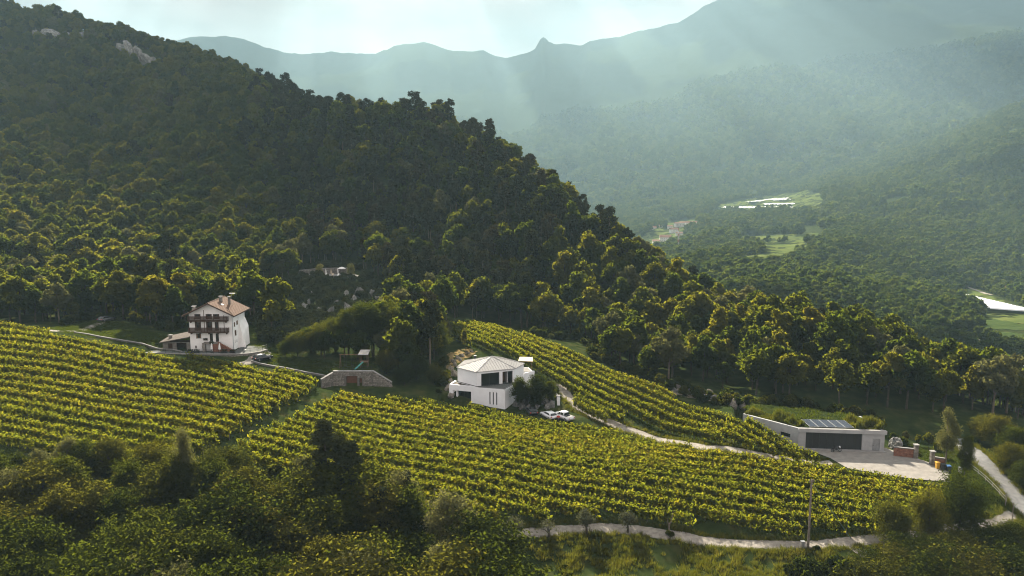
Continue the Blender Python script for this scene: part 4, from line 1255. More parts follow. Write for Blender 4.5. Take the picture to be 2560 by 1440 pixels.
# ------------------------------------------------------------------ stone walls: faced with stones set one by one
STONES = []
def stone_mesh(k):
    r2 = np.random.default_rng(100 + k)
    c = np.array([(-1, -1, -1), (1, -1, -1), (1, 1, -1), (-1, 1, -1), (-1, -1, 1), (1, -1, 1), (1, 1, 1), (-1, 1, 1)], float) * .5
    c = c * r2.uniform(.72, 1.0, c.shape)
    me = boxes_mesh('stone', [c], M['stone']); fix_normals(me)
    return me
STONES = [stone_mesh(k) for k in range(6)]
def face_stones(b, A, Bp, z_of, zt_of, size=0.42, parent=None, holes=(), limit=280):
    """courses of stones on the outer face of a wall; z_of and zt_of give bottom and top along it"""
    a, d, n, L = unit2(A, Bp)
    ang = math.atan2(d[1], d[0])
    cnt = 0
    z = min(z_of(0), z_of(L)) ; zmax = max(zt_of(s) for s in np.linspace(0, L, 9))
    while z < zmax:
        hgt = size * rng.uniform(.6, .8)
        s = rng.uniform(-.2, 0)
        while s < L:
            w = size * rng.uniform(.8, 1.6)
            sm, zm = s + w / 2, z + hgt / 2
            if 0.1 < sm < L - .1 and z_of(sm) - .1 < zm and zm + hgt * .4 < zt_of(sm) and not any(h[0] - w * .45 < sm < h[1] + w * .45 and h[2] - hgt * .4 < zm < h[3] + hgt * .4 for h in holes):
                if cnt < limit:
                    o = link(bpy.data.objects.new('stone', STONES[int(rng.integers(0, 6))]), parent or b.root)
                    p = a + d * sm
                    q = np.array([p[0], p[1], zm]) - b.o
                    o.location = q + np.array([n[0], n[1], 0]) * .0
                    o.rotation_euler = (rng.normal(0, .04), rng.normal(0, .04), ang + rng.normal(0, .05))
                    o.scale = (w * .98, .22 + rng.uniform(0, .08), hgt * .97)
                    cnt += 1
            s += w
        z += hgt
    return cnt
def path_wall(name, P, z0s, z1s, th, mat, cap, label, cat, capw=.04, stones=0):
    """wall following a line of points; z0s / z1s heights of foot and top at the points"""
    P = np.asarray(P, float)
    b = B(name, (P[:, 0].mean(), P[:, 1].mean(), float(np.mean(z0s))), label, cat)
    t = np.gradient(P, axis=0); t /= np.linalg.norm(t, axis=1, keepdims=True)
    n = np.stack([t[:, 1], -t[:, 0]], 1)
    def ribbon(nm, h0, h1, w0, w1, m):
        V = []; F = []
        for i in range(len(P)):
            l = P[i] + n[i] * w1; r = P[i] - n[i] * w0
            V += [(l[0], l[1], h0[i]), (r[0], r[1], h0[i]), (r[0], r[1], h1[i]), (l[0], l[1], h1[i])]
        for i in range(len(P) - 1):
            o = i * 4; q = o + 4
            for k in range(4):
                F.append((o + k, o + (k + 1) % 4, q + (k + 1) % 4, q + k))
        F.append((3, 2, 1, 0)); q = (len(P) - 1) * 4; F.append((q, q + 1, q + 2, q + 3))
        return b.poly(nm, V, F, m)
    z0s = np.array(z0s, float); z1s = np.array(z1s, float)
    ribbon('wall', z0s, z1s, th / 2, th / 2, mat)
    if cap:
        ribbon('coping', z1s + .003, z1s + .12, th / 2 + capw, th / 2 + capw, cap)
    if stones:
        for i in range(len(P) - 1):
            A = P[i] + n[i] * (th / 2); Bq = P[i + 1] + n[i + 1] * (th / 2)
            L = np.linalg.norm(Bq - A)
            face_stones(b, A, Bq, lambda s, i=i, L=L: z0s[i] + (z0s[i + 1] - z0s[i]) * s / L, lambda s, i=i, L=L: z1s[i] + (z1s[i + 1] - z1s[i]) * s / L, size=stones, limit=60)
    return b

# terrace in front of the chalet
TW = np.array([(CH_X0 - 9.2, 172.6), (CH_X0 - 4.2, 171.9), (CH_X0 + 1.5, 171.3), (CH_X0 + 6.5, 171.0), (CH_X0 + 11.5, 171.1), (CH_X0 + 14.2, 171.9), (CH_X0 + 16.2, 173.6), (CH_X0 + 17.0, 176.0)])
path_wall('retaining_wall', TW, ground(TW[:, 0], TW[:, 1] - 1.5) - 1.2, np.full(len(TW), CH_Z + .08), .45, M['mortar'], M['coping'], 'curved stone retaining wall under the chalet terrace', 'wall', stones=.5)
sheet('chalet_terrace', [tuple(p) for p in TW] + [(CH_X0 + 13.5, 180), (CH_X0 + 10.2, 180), (CH_X0 + 10.2, 174.9), (CH_X0 - 9, 174.9)], CH_Z + .09, M['slate'])
def railing(name, P, z, label, h=1.0, sp=1.6, mat=None, rails=(.5, .98), pr=.03):
    P = resample_lin(P, sp)
    b = B(name, (P[:, 0].mean(), P[:, 1].mean(), float(np.mean(z))), label, 'railing')
    zz = np.full(len(P), z) if not hasattr(z, '__len__') else np.interp(np.linspace(0, 1, len(P)), np.linspace(0, 1, len(z)), z)
    for p, q in zip(P, zz):
        b.tube('post', [(p[0], p[1], q), (p[0], p[1], q + h)], pr, mat or M['iron'], None, 6)
    for r in rails:
        b.tube('rail', [(p[0], p[1], q + h * r) for p, q in zip(P, zz)], pr * .8, mat or M['iron'], None, 5)
    return b
def resample_lin(P, step):
    P = np.asarray(P, float)
    d = np.concatenate([[0], np.cumsum(np.linalg.norm(np.diff(P, axis=0), axis=1))])
    n = max(2, int(round(d[-1] / step)) + 1)
    s = np.linspace(0, d[-1], n)
    return np.stack([np.interp(s, d, P[:, k]) for k in range(P.shape[1])], 1)
railing('terrace_railing', TW + np.array([0, .1]), CH_Z + .2, 'thin black railing along the edge of the chalet terrace')
for i, dx in enumerate((1.2, 2.6, 8.8, 10.6)):
    x, y, z = CH_X0 + dx, 171.9, CH_Z + .095
    b = B('planter', (x, y, z), ['dark planter box on the chalet terrace in front of the small cellar window', 'dark planter box on the chalet terrace left of the entrance arch', 'dark planter box on the chalet terrace under the brick stair', 'dark planter box on the chalet terrace at the foot of the stair'][i], 'planter')
    b.prism('box', [(x - .6, y - .25), (x + .6, y - .25), (x + .6, y + .25), (x - .6, y + .25)], z, z + .55, M['iron'])
    v, f = cards(np.stack([rng.uniform(-.6, .6, 120), rng.uniform(-.3, .3, 120), rng.uniform(.5, .95, 120)], 1), rng.normal(0, 1, (120, 3)), .08)
    b.add('plants', mesh_np('plants', v, f, M['leaf_dark']))
def folded_parasol(x, y, z, h, label, cloth, group=None):
    b = B('folded_parasol', (x, y, z), label, 'parasol', group)
    b.tube('pole', [(x, y, z), (x, y, z + h)], .03, M['steel'], None, 6)
    b.tube('cloth', [(x, y, z + h * .30), (x, y, z + h * .42), (x, y, z + h * .7), (x, y, z + h * .97)], [.22, .26, .18, .05], cloth, None, 9)
    b.tube('base', [(x, y, z), (x, y, z + .1)], .3, M['iron'], None, 10)
folded_parasol(CH_X0 + 5.6, 172.9, CH_Z + .095, 2.2, 'white folded parasol before the chalet entrance door', M['white_cloth'])
folded_parasol(CH_X0 + 7.5, 172.6, CH_Z + .095, 2.3, 'white folded parasol in front of the brick stair of the chalet', M['white_cloth'])
folded_parasol(CH_X0 + 12.2, 175.5, CH_Z + .095, 2.2, 'white folded parasol at the right corner of the chalet', M['white_cloth'])

# low boundary walls along the vines
bw = resample_lin(np.array(W2([(186, 834), (250, 845), (340, 860), (430, 877), (455, 883)])), 4.0)
path_wall('boundary_wall', bw, ground(bw[:, 0], bw[:, 1]) - .5, ground(bw[:, 0], bw[:, 1]) + .35, .26, M['mortar'], M['coping'], 'low pale boundary wall between the chalet drive and the vines', 'wall')
bw = resample_lin(np.array(W2([(648, 898), (628, 905), (650, 912), (720, 924), (820, 944)])), 2.5)
path_wall('lawn_wall', bw, ground(bw[:, 0], bw[:, 1]) - .5, ground(bw[:, 0], bw[:, 1]) + .3, .26, M['mortar'], M['coping'], 'low pale wall curving along the lawn right of the chalet', 'wall')

# ------------------------------------------------------------------ stone garage under the playground
def garage():
    gx, gz = GAR[0], GAR[2]
    y = 165.0
    A = (gx - 4.4, y); Bq = (gx + 4.2, y)
    b = B('stone_garage', (gx, y + .5, gz), 'stone garage front with a wide brown door set into the lawn bank', 'garage')
    holes = [(2.75, 5.15, gz, gz + 2.3), (5.6, 6.15, gz, gz + 1.8)]
    b.wall('wall', A, Bq, gz - .6, gz + 3.3, .6, holes, M['mortar'])
    b.wb('coping', A, Bq, -.1, 8.7, gz + 3.303, gz + 3.43, -.7, .12, M['coping'])
    # sloping wing walls
    C = (gx + 8.6, y + .9)
    V = []
    for (p, off) in ((Bq, 0), (Bq, .6)):
        pass
    def wing(P, Q, h0, h1, nm):
        a, d, n, L = unit2(P, Q)
        q0 = a; q1 = a + d * L
        V = []
        for o in (0, -.5):
            V += [(*(q0 + n * o), gz - .8), (*(q1 + n * o), gz - .8), (*(q1 + n * o), gz + h1), (*(q0 + n * o), gz + h0)]
        w = b.poly(nm, V, [(0, 1, 2, 3), (7, 6, 5, 4), (0, 4, 5, 1), (1, 5, 6, 2), (2, 6, 7, 3), (3, 7, 4, 0)], M['mortar'])
        V = []
        for o in (.1, -.6):
            V += [(*(q0 + n * o), gz + h0 + .003), (*(q1 + n * o), gz + h1 + .003), (*(q1 + n * o), gz + h1 + .12), (*(q0 + n * o), gz + h0 + .12)]
        b.poly('coping', V, [(0, 1, 2, 3), (7, 6, 5, 4), (0, 4, 5, 1), (1, 5, 6, 2), (2, 6, 7, 3), (3, 7, 4, 0)], M['coping'], w)
        face_stones(b, P, Q, lambda s: gz, lambda s: gz + h0 + (h1 - h0) * s / L, .5, w, limit=70)
    wing((gx + 4.203, y), (gx + 8.2, y - .2), 3.3, .9, 'wing_wall')
    wing((gx - 6.6, y - 1.6), (gx - 4.403, y), 1.9, 3.0, 'wing_wall')
    d = b.wb('garage_door', A, Bq, 2.77, 5.13, gz + .01, gz + 2.28, -.4, -.32, M['brown_door'])
    for k in range(7):
        b.wb('panel', A, Bq, 2.80, 5.10, gz + .05 + k * .32, gz + .33 + k * .32, -.318, -.29, M['brown_door'], d)
    d = b.wb('side_door', A, Bq, 5.62, 6.13, gz + .01, gz + 1.78, -.4, -.32, M['brown_door'])
    b.wb('handle', A, Bq, 5.68, 5.72, gz + .8, gz + .95, -.318, -.27, M['steel'], d)
    face_stones(b, A, Bq, lambda s: gz, lambda s: gz + 3.3, .48, None, holes, 200)
    railing('playground_railing', [(gx - 4.3, y + .2), (gx + 4.1, y + .2), (gx + 8.0, y + .3)], [gz + 3.43, gz + 3.43, gz + 3.43, gz + 1.4], 'thin black railing above the stone garage door', .95, 2.0)
garage()
def swing_set():
    z = GAR[2] + 3.25
    x0, x1, y = GAR[0] - 3.6, GAR[0] + 2.4, 168.6
    z = float(ground((x0 + x1) / 2, y))
    b = B('swing_set', ((x0 + x1) / 2, y, z), 'wooden swing frame with roofed tower and green slide on the lawn', 'swing set')
    w = M['wood']
    for yy in (-.5, .5):
        b.tube('leg', [(x0, y + yy * 1.4, z), (x0, y, z + 2.9)], .06, w, None, 6)
    b.tube('beam', [(x0 - .2, y, z + 2.9), (x1, y, z + 2.9)], .07, w, None, 6)
    for xx in (x1 - 1.5, x1):
        for yy in (-.7, .7):
            b.tube('tower_post', [(xx, y + yy, z), (xx, y + yy, z + 3.1)], .06, w, None, 6)
    b.prism('tower_floor', [(x1 - 1.6, y - .75), (x1 + .1, y - .75), (x1 + .1, y + .75), (x1 - 1.6, y + .75)], z + 1.3, z + 1.4, w)
    b.poly('tower_roof', [(x1 - 1.9, y - 1.0, z + 3.05), (x1 + .3, y - 1.0, z + 3.05), (x1 + .5, y + .9, z + 3.75), (x1 - 1.6, y + .9, z + 3.75), (x1 - 1.9, y - 1.0, z + 3.13), (x1 + .3, y - 1.0, z + 3.13), (x1 + .5, y + .9, z + 3.83), (x1 - 1.6, y + .9, z + 3.83)],
           [(3, 2, 1, 0), (4, 5, 6, 7), (0, 1, 5, 4), (1, 2, 6, 5), (2, 3, 7, 6), (3, 0, 4, 7)], M['coping'])
    M['slide'] = flat_mat('slide_green', (0.03, 0.20, 0.17), .4)
    s0 = np.array([x1 - .9, y - .7, z + 1.4]); s1 = np.array([x1 - 2.3, y - 2.6, z + .2])
    dn = np.array([.8, -.6, 0]) * .25
    b.poly('slide', [s0 - dn, s0 + dn, s1 + dn, s1 - dn, s0 - dn + (0, 0, .08), s0 + dn + (0, 0, .08), s1 + dn + (0, 0, .08), s1 - dn + (0, 0, .08)], [(3, 2, 1, 0), (4, 5, 6, 7), (0, 1, 5, 4), (1, 2, 6, 5), (2, 3, 7, 6), (3, 0, 4, 7)], M['slide'])
    for xs in (x0 + 1.1, x0 + 2.7):
        for dx in (-.22, .22):
            b.tube('rope', [(xs + dx, y, z + 2.86), (xs + dx, y, z + .55)], .015, M['iron'], None, 4)
        b.prism('swing_seat', [(xs - .26, y - .1), (xs + .26, y - .1), (xs + .26, y + .1), (xs - .26, y + .1)], z + .5, z + .549, M['iron'])
swing_set()

# ------------------------------------------------------------------ the new white house
def new_house():
    ZE, ZT, ZB = 8.93, 5.65, 0.2
    A = (-11.9, 167.2); Bp = (-7.5, 163.0); C = (.52, 166.2); D = (2.6, 170.7); E = (-2.2, 176.2); F = (-10.6, 173.4)
    b = B('modern_house', (-5.5, 168, 1.3), 'white angular house with a pale metal hip roof and big dark glazing', 'house')
    wm = M['house_white']
    th = .35
    def L(p, q): return float(np.hypot(q[0] - p[0], q[1] - p[1]))
    lbc = L(Bp, C)
    b.wall('upper_wall', A, Bp, ZT, ZE, th, [], wm, s1=L(A, Bp))
    g0, g1 = .115 * lbc, .595 * lbc
    l0, l1 = .68 * lbc, .955 * lbc
    b.wall('upper_wall', Bp, C, ZT, ZE, th, [(g0, g1, ZT + .05, ZE - .42), (l0, l1, ZT + .05, ZE - .42)], wm)
    b.wall('upper_wall', C, D, ZT - 2.5, ZE, th, [], wm)
    b.wall('upper_wall', D, E, ZT - 2.5, ZE, th, [], wm)
    b.wall('upper_wall', E, F, ZT - 2.5, ZE, th, [], wm)
    b.wall('upper_wall', F, A, ZT - 2.5, ZE, th, [], wm)
    # glazing of the living room, set back
    w = b.wb('sliding_window', Bp, C, g0 + .003, g1 - .003, ZT + .053, ZT + .13, -.33, -.22, M['iron'])
    b.wb('frame', Bp, C, g0 + .003, g1 - .003, ZE - .50, ZE - .423, -.33, -.22, M['iron'], w)
    for s in (g0 + .003, g0 + (g1 - g0) * .45, g1 - .083):
        b.wb('mullion', Bp, C, s, s + .08, ZT + .131, ZE - .501, -.33, -.22, M['iron'], w)
    b.wb('pane', Bp, C, g0 + .02, g1 - .02, ZT + .1, ZE - .45, -.30, -.26, M['glass'], w)
    # loggia: wooden back wall, white side
    b.wb('loggia_back', Bp, C, l0 - .2, l1 - .9, ZT, ZE - .1, -2.6, -2.45, M['wood'])
    b.wb('loggia_side', Bp, C, l1 - .86, l1 - .7, ZT, ZE - .1, -2.6, -1.2, wm)
    b.wb('loggia_floor', Bp, C, l0 - .3, l1 + .1, ZT - .1, ZT + .04, -2.44, -.36, M['slate'])
    b.wb('loggia_window', Bp, C, l1 - .5, l1 - .12, ZT + .4, ZE - .5, -2.4, -2.34, M['panel_glass'])
    # roof: hipped, standing seams
    ap = np.array([-4.5, 169.5, 10.96])
    eav = []
    ctr = np.array([-4.5, 169.5])
    for p in (A, Bp, C, D, E, F):
        q = np.array(p); dv = q - ctr; q = q + dv / np.linalg.norm(dv) * .28
        eav.append((q[0], q[1], ZE + .12))
    roof = b.poly('roof', [tuple(ap)] + eav + [(e[0], e[1], ZE + .003) for e in eav], [(0, 1 + i, 1 + (i + 1) % 6) for i in range(6)] + [(1 + i, 7 + i, 7 + (i + 1) % 6, 1 + (i + 1) % 6) for i in range(6)] + [tuple(range(12, 6, -1))], M['metal_roof'])
    for i in range(6):
        e0 = np.array(eav[i]); e1 = np.array(eav[(i + 1) % 6])
        nrm = np.cross(e1 - e0, ap - e0); nrm /= np.linalg.norm(nrm)
        if nrm[2] < 0: nrm = -nrm
        up = np.cross(nrm, e1 - e0); up /= np.linalg.norm(up)
        if up[2] < 0: up = -up
        Ls = np.linalg.norm(e1 - e0); dirv = (e1 - e0) / Ls
        sA = float((ap - e0) @ dirv); hA = float((ap - e0) @ up)
        s = .45
        while s < Ls - .2:
            h = hA * (s / sA if s < sA else (Ls - s) / (Ls - sA))
            if h > .3:
                p = e0 + dirv * s + nrm * .004; q = p + up * (h - .05)
                hw = dirv * .025
                V = [p - hw, p + hw, q + hw, q - hw]; V += [v + nrm * .05 for v in V]
                b.poly('seam', V, [(3, 2, 1, 0), (4, 5, 6, 7), (0, 1, 5, 4), (1, 2, 6, 5), (2, 3, 7, 6), (3, 0, 4, 7)], M['metal_roof'], roof)
            s += .62
        b.tube('hip_cap', [e0 + (0, 0, .02), ap + (0, 0, .02)], .05, M['metal_roof'], roof, 5)
    b.prism('flue', [(-8.6, 172.3), (-8.0, 172.3), (-8.0, 172.9), (-8.6, 172.9)], 8.9, 10.4, M['iron'])
    # lower storey
    Lw = (-13.6, 165.0); Rw = (-1.5, 161.2); S = (1.2, 166.6)
    ll = L(Lw, Rw)
    ope = (.95, 5.05, 1.6, 4.55)
    slots = [(ll - 3.5 + k * .76, ll - 3.5 + k * .76 + .26, 2.1, 4.85) for k in range(3)]
    b.wall('lower_wall', Lw, Rw, ZB, ZT - .01, .4, [ope] + slots, wm)
    b.wall('lower_wall', Rw, S, ZB, ZT - .01, .4, [], wm)
    b.wall('lower_wall', (-12.6, 168.5), Lw, ZB, ZT - .01, .4, [], wm)
    for q in slots:
        b.wb('slot_window', Lw, Rw, q[0] + .01, q[1] - .01, q[2] + .01, q[3] - .01, -.3, -.26, M['glass'])
    w = b.wb('ground_window', Lw, Rw, ope[0] + .9, ope[1] - .02, ope[2], ope[3], -1.15, -1.1, M['glass'])
    for s in (ope[0] + .9, 3.0, 3.9, ope[1] - .1):
        b.wb('mullion', Lw, Rw, s, s + .08, ope[2], ope[3], -1.098, -1.04, M['iron'], w)
    b.wb('porch_wall', Lw, Rw, ope[0] + .5, ope[0] + .88, ope[2], ope[3], -1.15, -.41, wm)
    b.wb('porch_floor', Lw, Rw, ope[0] - .3, ope[1] + .3, ope[2] - .25, ope[2] - .01, -1.4, -.41, M['slate'])
    b.wb('porch_ceiling', Lw, Rw, ope[0] - .3, ope[1] + .3, ope[3] + .01, ope[3] + .2, -1.4, -.41, wm)
    # terrace on top of it
    b.prism('terrace_slab', [(-7.35, 163.06), (-1.62, 161.42), (1.0, 166.4), (.55, 166.1)], ZT - .008, ZT + .10, M['slate'])
    b.prism('roof_garden', [(-13.2, 165.3), (-7.8, 163.6), (-11.8, 167.6), (-12.4, 168.3)], ZT - .35, ZT - .1, M['rock_warm'])
    for P, Q in (((-13.6, 165.0), (-7.55, 163.1)), ((-12.6, 168.5), (-13.6, 165.0))):
        b.wb('parapet', P, Q, 0, L(P, Q) - (.3 if P[1] == 165.0 else 0), ZT - .007, ZT + .12, -.32, -.002, wm)
    for k, (P, Q) in enumerate((((-7.3, 163.0), (-1.55, 161.32)), ((-1.55, 161.32), (.95, 166.2)))):
        b.wb('glass_balustrade', P, Q, .1, L(P, Q) - .05, ZT + .103, ZT + .16, -.16, -.06, M['steel'])
    # right wing with its own parapet
    G = (5.1, 173.0)
    b.prism('right_wing', [(2.62, 170.75), G, (3.9, 178), (-.5, 178.6), (-2.0, 176.3)], .5, 6.3, wm)
    b.prism('wing_floor', [(2.6, 171.2), (4.8, 173.2), (3.7, 177.6), (-.3, 178.2), (-1.6, 176.6)], 6.301, 6.36, M['coping'])
    b.wb('wing_parapet', (2.62, 170.75), G, .1, 3.36, 6.303, 6.75, -.25, -.004, wm)
    # dark solid strip that paints a shadow line between the storeys
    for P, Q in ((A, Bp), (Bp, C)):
        b.wb('painted_shadow_strip', P, Q, -.01, L(P, Q) + .01, ZT + .104, ZT + .24, -.3, .012, M['iron'])
    return b
new_house()
def pergola():
    x, y, z = 4.6, 176.5, 6.36
    b = B('wing_awning', (x - 1, y, z), 'small flat brown-edged awning on posts behind the new house roof', 'awning')
    b.poly('canopy', [(x - 3.2, y - 1.3, z + 2.15), (x + .2, y - 1.6, z + 2.05), (x + .2, y + 1.4, z + 2.35), (x - 2.8, y + 1.5, z + 2.4), (x - 3.2, y - 1.3, z + 2.25), (x + .2, y - 1.6, z + 2.15), (x + .2, y + 1.4, z + 2.45), (x - 2.8, y + 1.5, z + 2.5)], [(3, 2, 1, 0), (4, 5, 6, 7), (0, 1, 5, 4), (1, 2, 6, 5), (2, 3, 7, 6), (3, 0, 4, 7)], M['cream_cloth'])
    for dx, dy, h in ((-3.0, -1.1, 2.14), (-.1, -1.4, 2.04), (-2.7, 1.3, 2.37), (-.1, 1.2, 2.3)):
        b.tube('post', [(x + dx, y + dy, z if dx < -1 else z - 3), (x + dx, y + dy, z + h)], .05, M['wood'], None, 6)
pergola()

# ------------------------------------------------------------------ cars
def car(name, loc, rz, label, paint, pickup=False, L=4.5, Wd=1.8, H=1.45):
    o = thing(name, loc, rz, label, 'pickup truck' if pickup else 'car')
    def part(nm, me, par=None): return link(bpy.data.objects.new(nm, me), par or o)
    # side outline, front at +x
    if pickup:
        L, Wd, H = 5.2, 1.86, 1.78
        body = [(-2.6, .45), (-2.6, 1.02), (-1.02, 1.04), (1.05, 1.06), (2.35, .98), (2.58, .80), (2.58, .42), (1.95, .35), (-2.0, .35)]
        cab = [(-1.05, 1.03), (-.95, 1.66), (-.75, 1.76), (.35, 1.75), (1.15, 1.06)]
    else:
        body = [(-2.2, .42), (-2.22, .82), (-2.05, .98), (.95, .97), (2.0, .80), (2.22, .62), (2.22, .36), (1.7, .28), (-1.7, .28)]
        cab = [(-2.02, .97), (-1.55, 1.36), (-1.15, 1.45), (.05, 1.43), (.95, .97)]
    def extrude(nm, pts, w0, w1, zsplit, mat):
        bm = bmesh.new()
        l = []; r = []
        for (x_, z_) in pts:
            w = w0 if z_ <= zsplit else w0 + (w1 - w0) * min(1, (z_ - zsplit) / .5)
            l.append(bm.verts.new((x_, w, z_))); r.append(bm.verts.new((x_, -w, z_)))
        n = len(pts)
        bm.faces.new(l); bm.faces.new(r[::-1])
        for i in range(n):
            j = (i + 1) % n
            bm.faces.new((l[i], r[i], r[j], l[j]))
        bmesh.ops.recalc_face_normals(bm, faces=bm.faces)
        bmesh.ops.bevel(bm, geom=bm.edges[:], offset=.05, segments=2, affect='EDGES')
        me = bpy.data.meshes.new(nm); bm.to_mesh(me); bm.free(); me.materials.append(mat)
        for p in me.polygons: p.use_smooth = True
        return me
    part('body', extrude('car_body', body, Wd / 2, Wd / 2, .9, paint))
    cb = part('cabin', extrude('car_cabin', cab, Wd / 2 - .05, Wd / 2 - .26, .97, paint))
    def plate(nm, pts, mat, par=None):
        bm = bmesh.new(); vv = [bm.verts.new(p) for p in pts]
        f = bm.faces.new(vv)
        ex = bmesh.ops.extrude_face_region(bm, geom=[f])
        nn = f.normal
        f.normal_update()
        for v in ex['geom']:
            if isinstance(v, bmesh.types.BMVert): v.co += f.normal * .02
        bmesh.ops.recalc_face_normals(bm, faces=bm.faces)
        me = bpy.data.meshes.new(nm); bm.to_mesh(me); bm.free(); me.materials.append(mat)
        return part(nm, me, par)
    def on(x_, z_, s):
        k = min(1, max(0, (z_ - .97) / .5)); w = (Wd / 2 - .05) + ((Wd / 2 - .26) - (Wd / 2 - .05)) * k
        return (x_, s * (w + .012), z_)
    if pickup:
        wins = [[(-.85, 1.15), (-.8, 1.6), (.02, 1.62), (.02, 1.15)], [(.1, 1.15), (.1, 1.62), (.33, 1.62), (.95, 1.15)]]
        ws = [(1.13, 1.12), (.42, 1.70)]; rw = [(-1.06, 1.15), (-.98, 1.6)]
    else:
        wins = [[(-1.6, 1.04), (-1.3, 1.33), (-.55, 1.35), (-.55, 1.04)], [(-.47, 1.04), (-.47, 1.35), (.02, 1.34), (.65, 1.04)]]
        ws = [(.93, 1.02), (.14, 1.40)]; rw = [(-2.0, 1.02), (-1.58, 1.34)]
    for s in (-1, 1):
        for w in wins:
            plate('side_window', [on(a, c, s) for a, c in (w if s < 0 else w[::-1])], M['glass'], cb)
    def across(q, nm, sx):
        (xa, za), (xb, zb) = q
        wa = Wd / 2 - .14; wb_ = Wd / 2 - .34
        plate(nm, [(xa + sx * .02, -wa, za), (xa + sx * .02, wa, za), (xb + sx * .02, wb_, zb + .01), (xb + sx * .02, -wb_, zb + .01)], M['glass'], cb)
    across(ws, 'windscreen', 1); across(rw, 'rear_window', -1)
    wr = .38 if pickup else .32
    for wx in ((-1.55, 1.6) if pickup else (-1.35, 1.35)):
        for s in (-1, 1):
            v, f = tube([(wx, s * (Wd / 2 - .22), wr), (wx, s * (Wd / 2 + .01), wr)], [wr, wr], 14)
            cap = [list(range(14))[::-1], list(range(14, 28))]
            bm = bmesh.new(); vv = [bm.verts.new(p) for p in v]
            for q in f: bm.faces.new([vv[k] for k in q])
            for q in cap: bm.faces.new([vv[k] for k in q])
            bmesh.ops.recalc_face_normals(bm, faces=bm.faces)
            me = bpy.data.meshes.new('wheel'); bm.to_mesh(me); bm.free(); me.materials.append(M['tyre'])
            w = part('wheel', me)
            v, f = tube([(wx, s * (Wd / 2 + .012), wr), (wx, s * (Wd / 2 + .03), wr)], [wr * .6, wr * .5], 10)
            bm = bmesh.new(); vv = [bm.verts.new(p) for p in v]
            for q in f: bm.faces.new([vv[k] for k in q])
            bm.faces.new(vv[10:])
            me = bpy.data.meshes.new('rim'); bm.to_mesh(me); bm.free(); me.materials.append(M['rim'])
            part('rim', me, w)
    fx = 2.53 if pickup else 2.17; rx = -2.56 if pickup else -2.19
    zl = .78 if pickup else .62
    for s in (-1, 1):
        part('headlight', boxes_mesh('headlight', [np.array([(fx - .05, s * .55 - .17, zl), (fx + .06, s * .55 - .17, zl), (fx + .06, s * .55 + .17, zl), (fx - .05, s * .55 + .17, zl), (fx - .1, s * .55 - .17, zl + .14), (fx + .01, s * .55 - .17, zl + .14), (fx + .01, s * .55 + .17, zl + .14), (fx - .1, s * .55 + .17, zl + .14)])], M['lamp_clear']))
        part('tail_light', boxes_mesh('tail_light', [np.array([(rx - .06, s * .72 - .12, .72), (rx + .06, s * .72 - .12, .72), (rx + .06, s * .72 + .12, .72), (rx - .06, s * .72 + .12, .72), (rx - .05, s * .72 - .12, .92), (rx + .06, s * .72 - .12, .92), (rx + .06, s * .72 + .12, .92), (rx - .05, s * .72 + .12, .92)])], M['lamp_red']))
    if pickup:
        part('bed_cover', boxes_mesh('bed_cover', [np.array([(-2.5, -.78, 1.035), (-1.1, -.78, 1.045), (-1.1, .78, 1.045), (-2.5, .78, 1.035), (-2.5, -.78, 1.075), (-1.1, -.78, 1.085), (-1.1, .78, 1.085), (-2.5, .78, 1.075)])], M['iron']))
    return o
def car_at(px, py, rz, *a, **k):
    p = hit(px, py)
    return car(a[0], (p[0], p[1], p[2] + .02), rz, *a[1:], **k)
car_at(1372, 1045, R(118), 'parked_car', 'white estate car parked in the yard beside the new house', M['car_white'])
car_at(1408, 1048, R(128), 'pickup_truck', 'white double cab pickup parked next to the white car', M['car_white'], pickup=True)
car_at(1330, 1034, R(100), 'dark_car', 'dark car half hidden under the rock beside the new house', M['car_dark'])
car('black_car', (CH_X0 + 17.4, 171.6, float(ground(CH_X0 + 17.4, 171.6)) + .06), R(50), 'black car parked on the ramp below the chalet terrace', M['car_dark'])
car_at(266, 803, R(70), 'shaded_car', 'dark grey car in the shade at the end of the chalet drive', M['car_grey'])

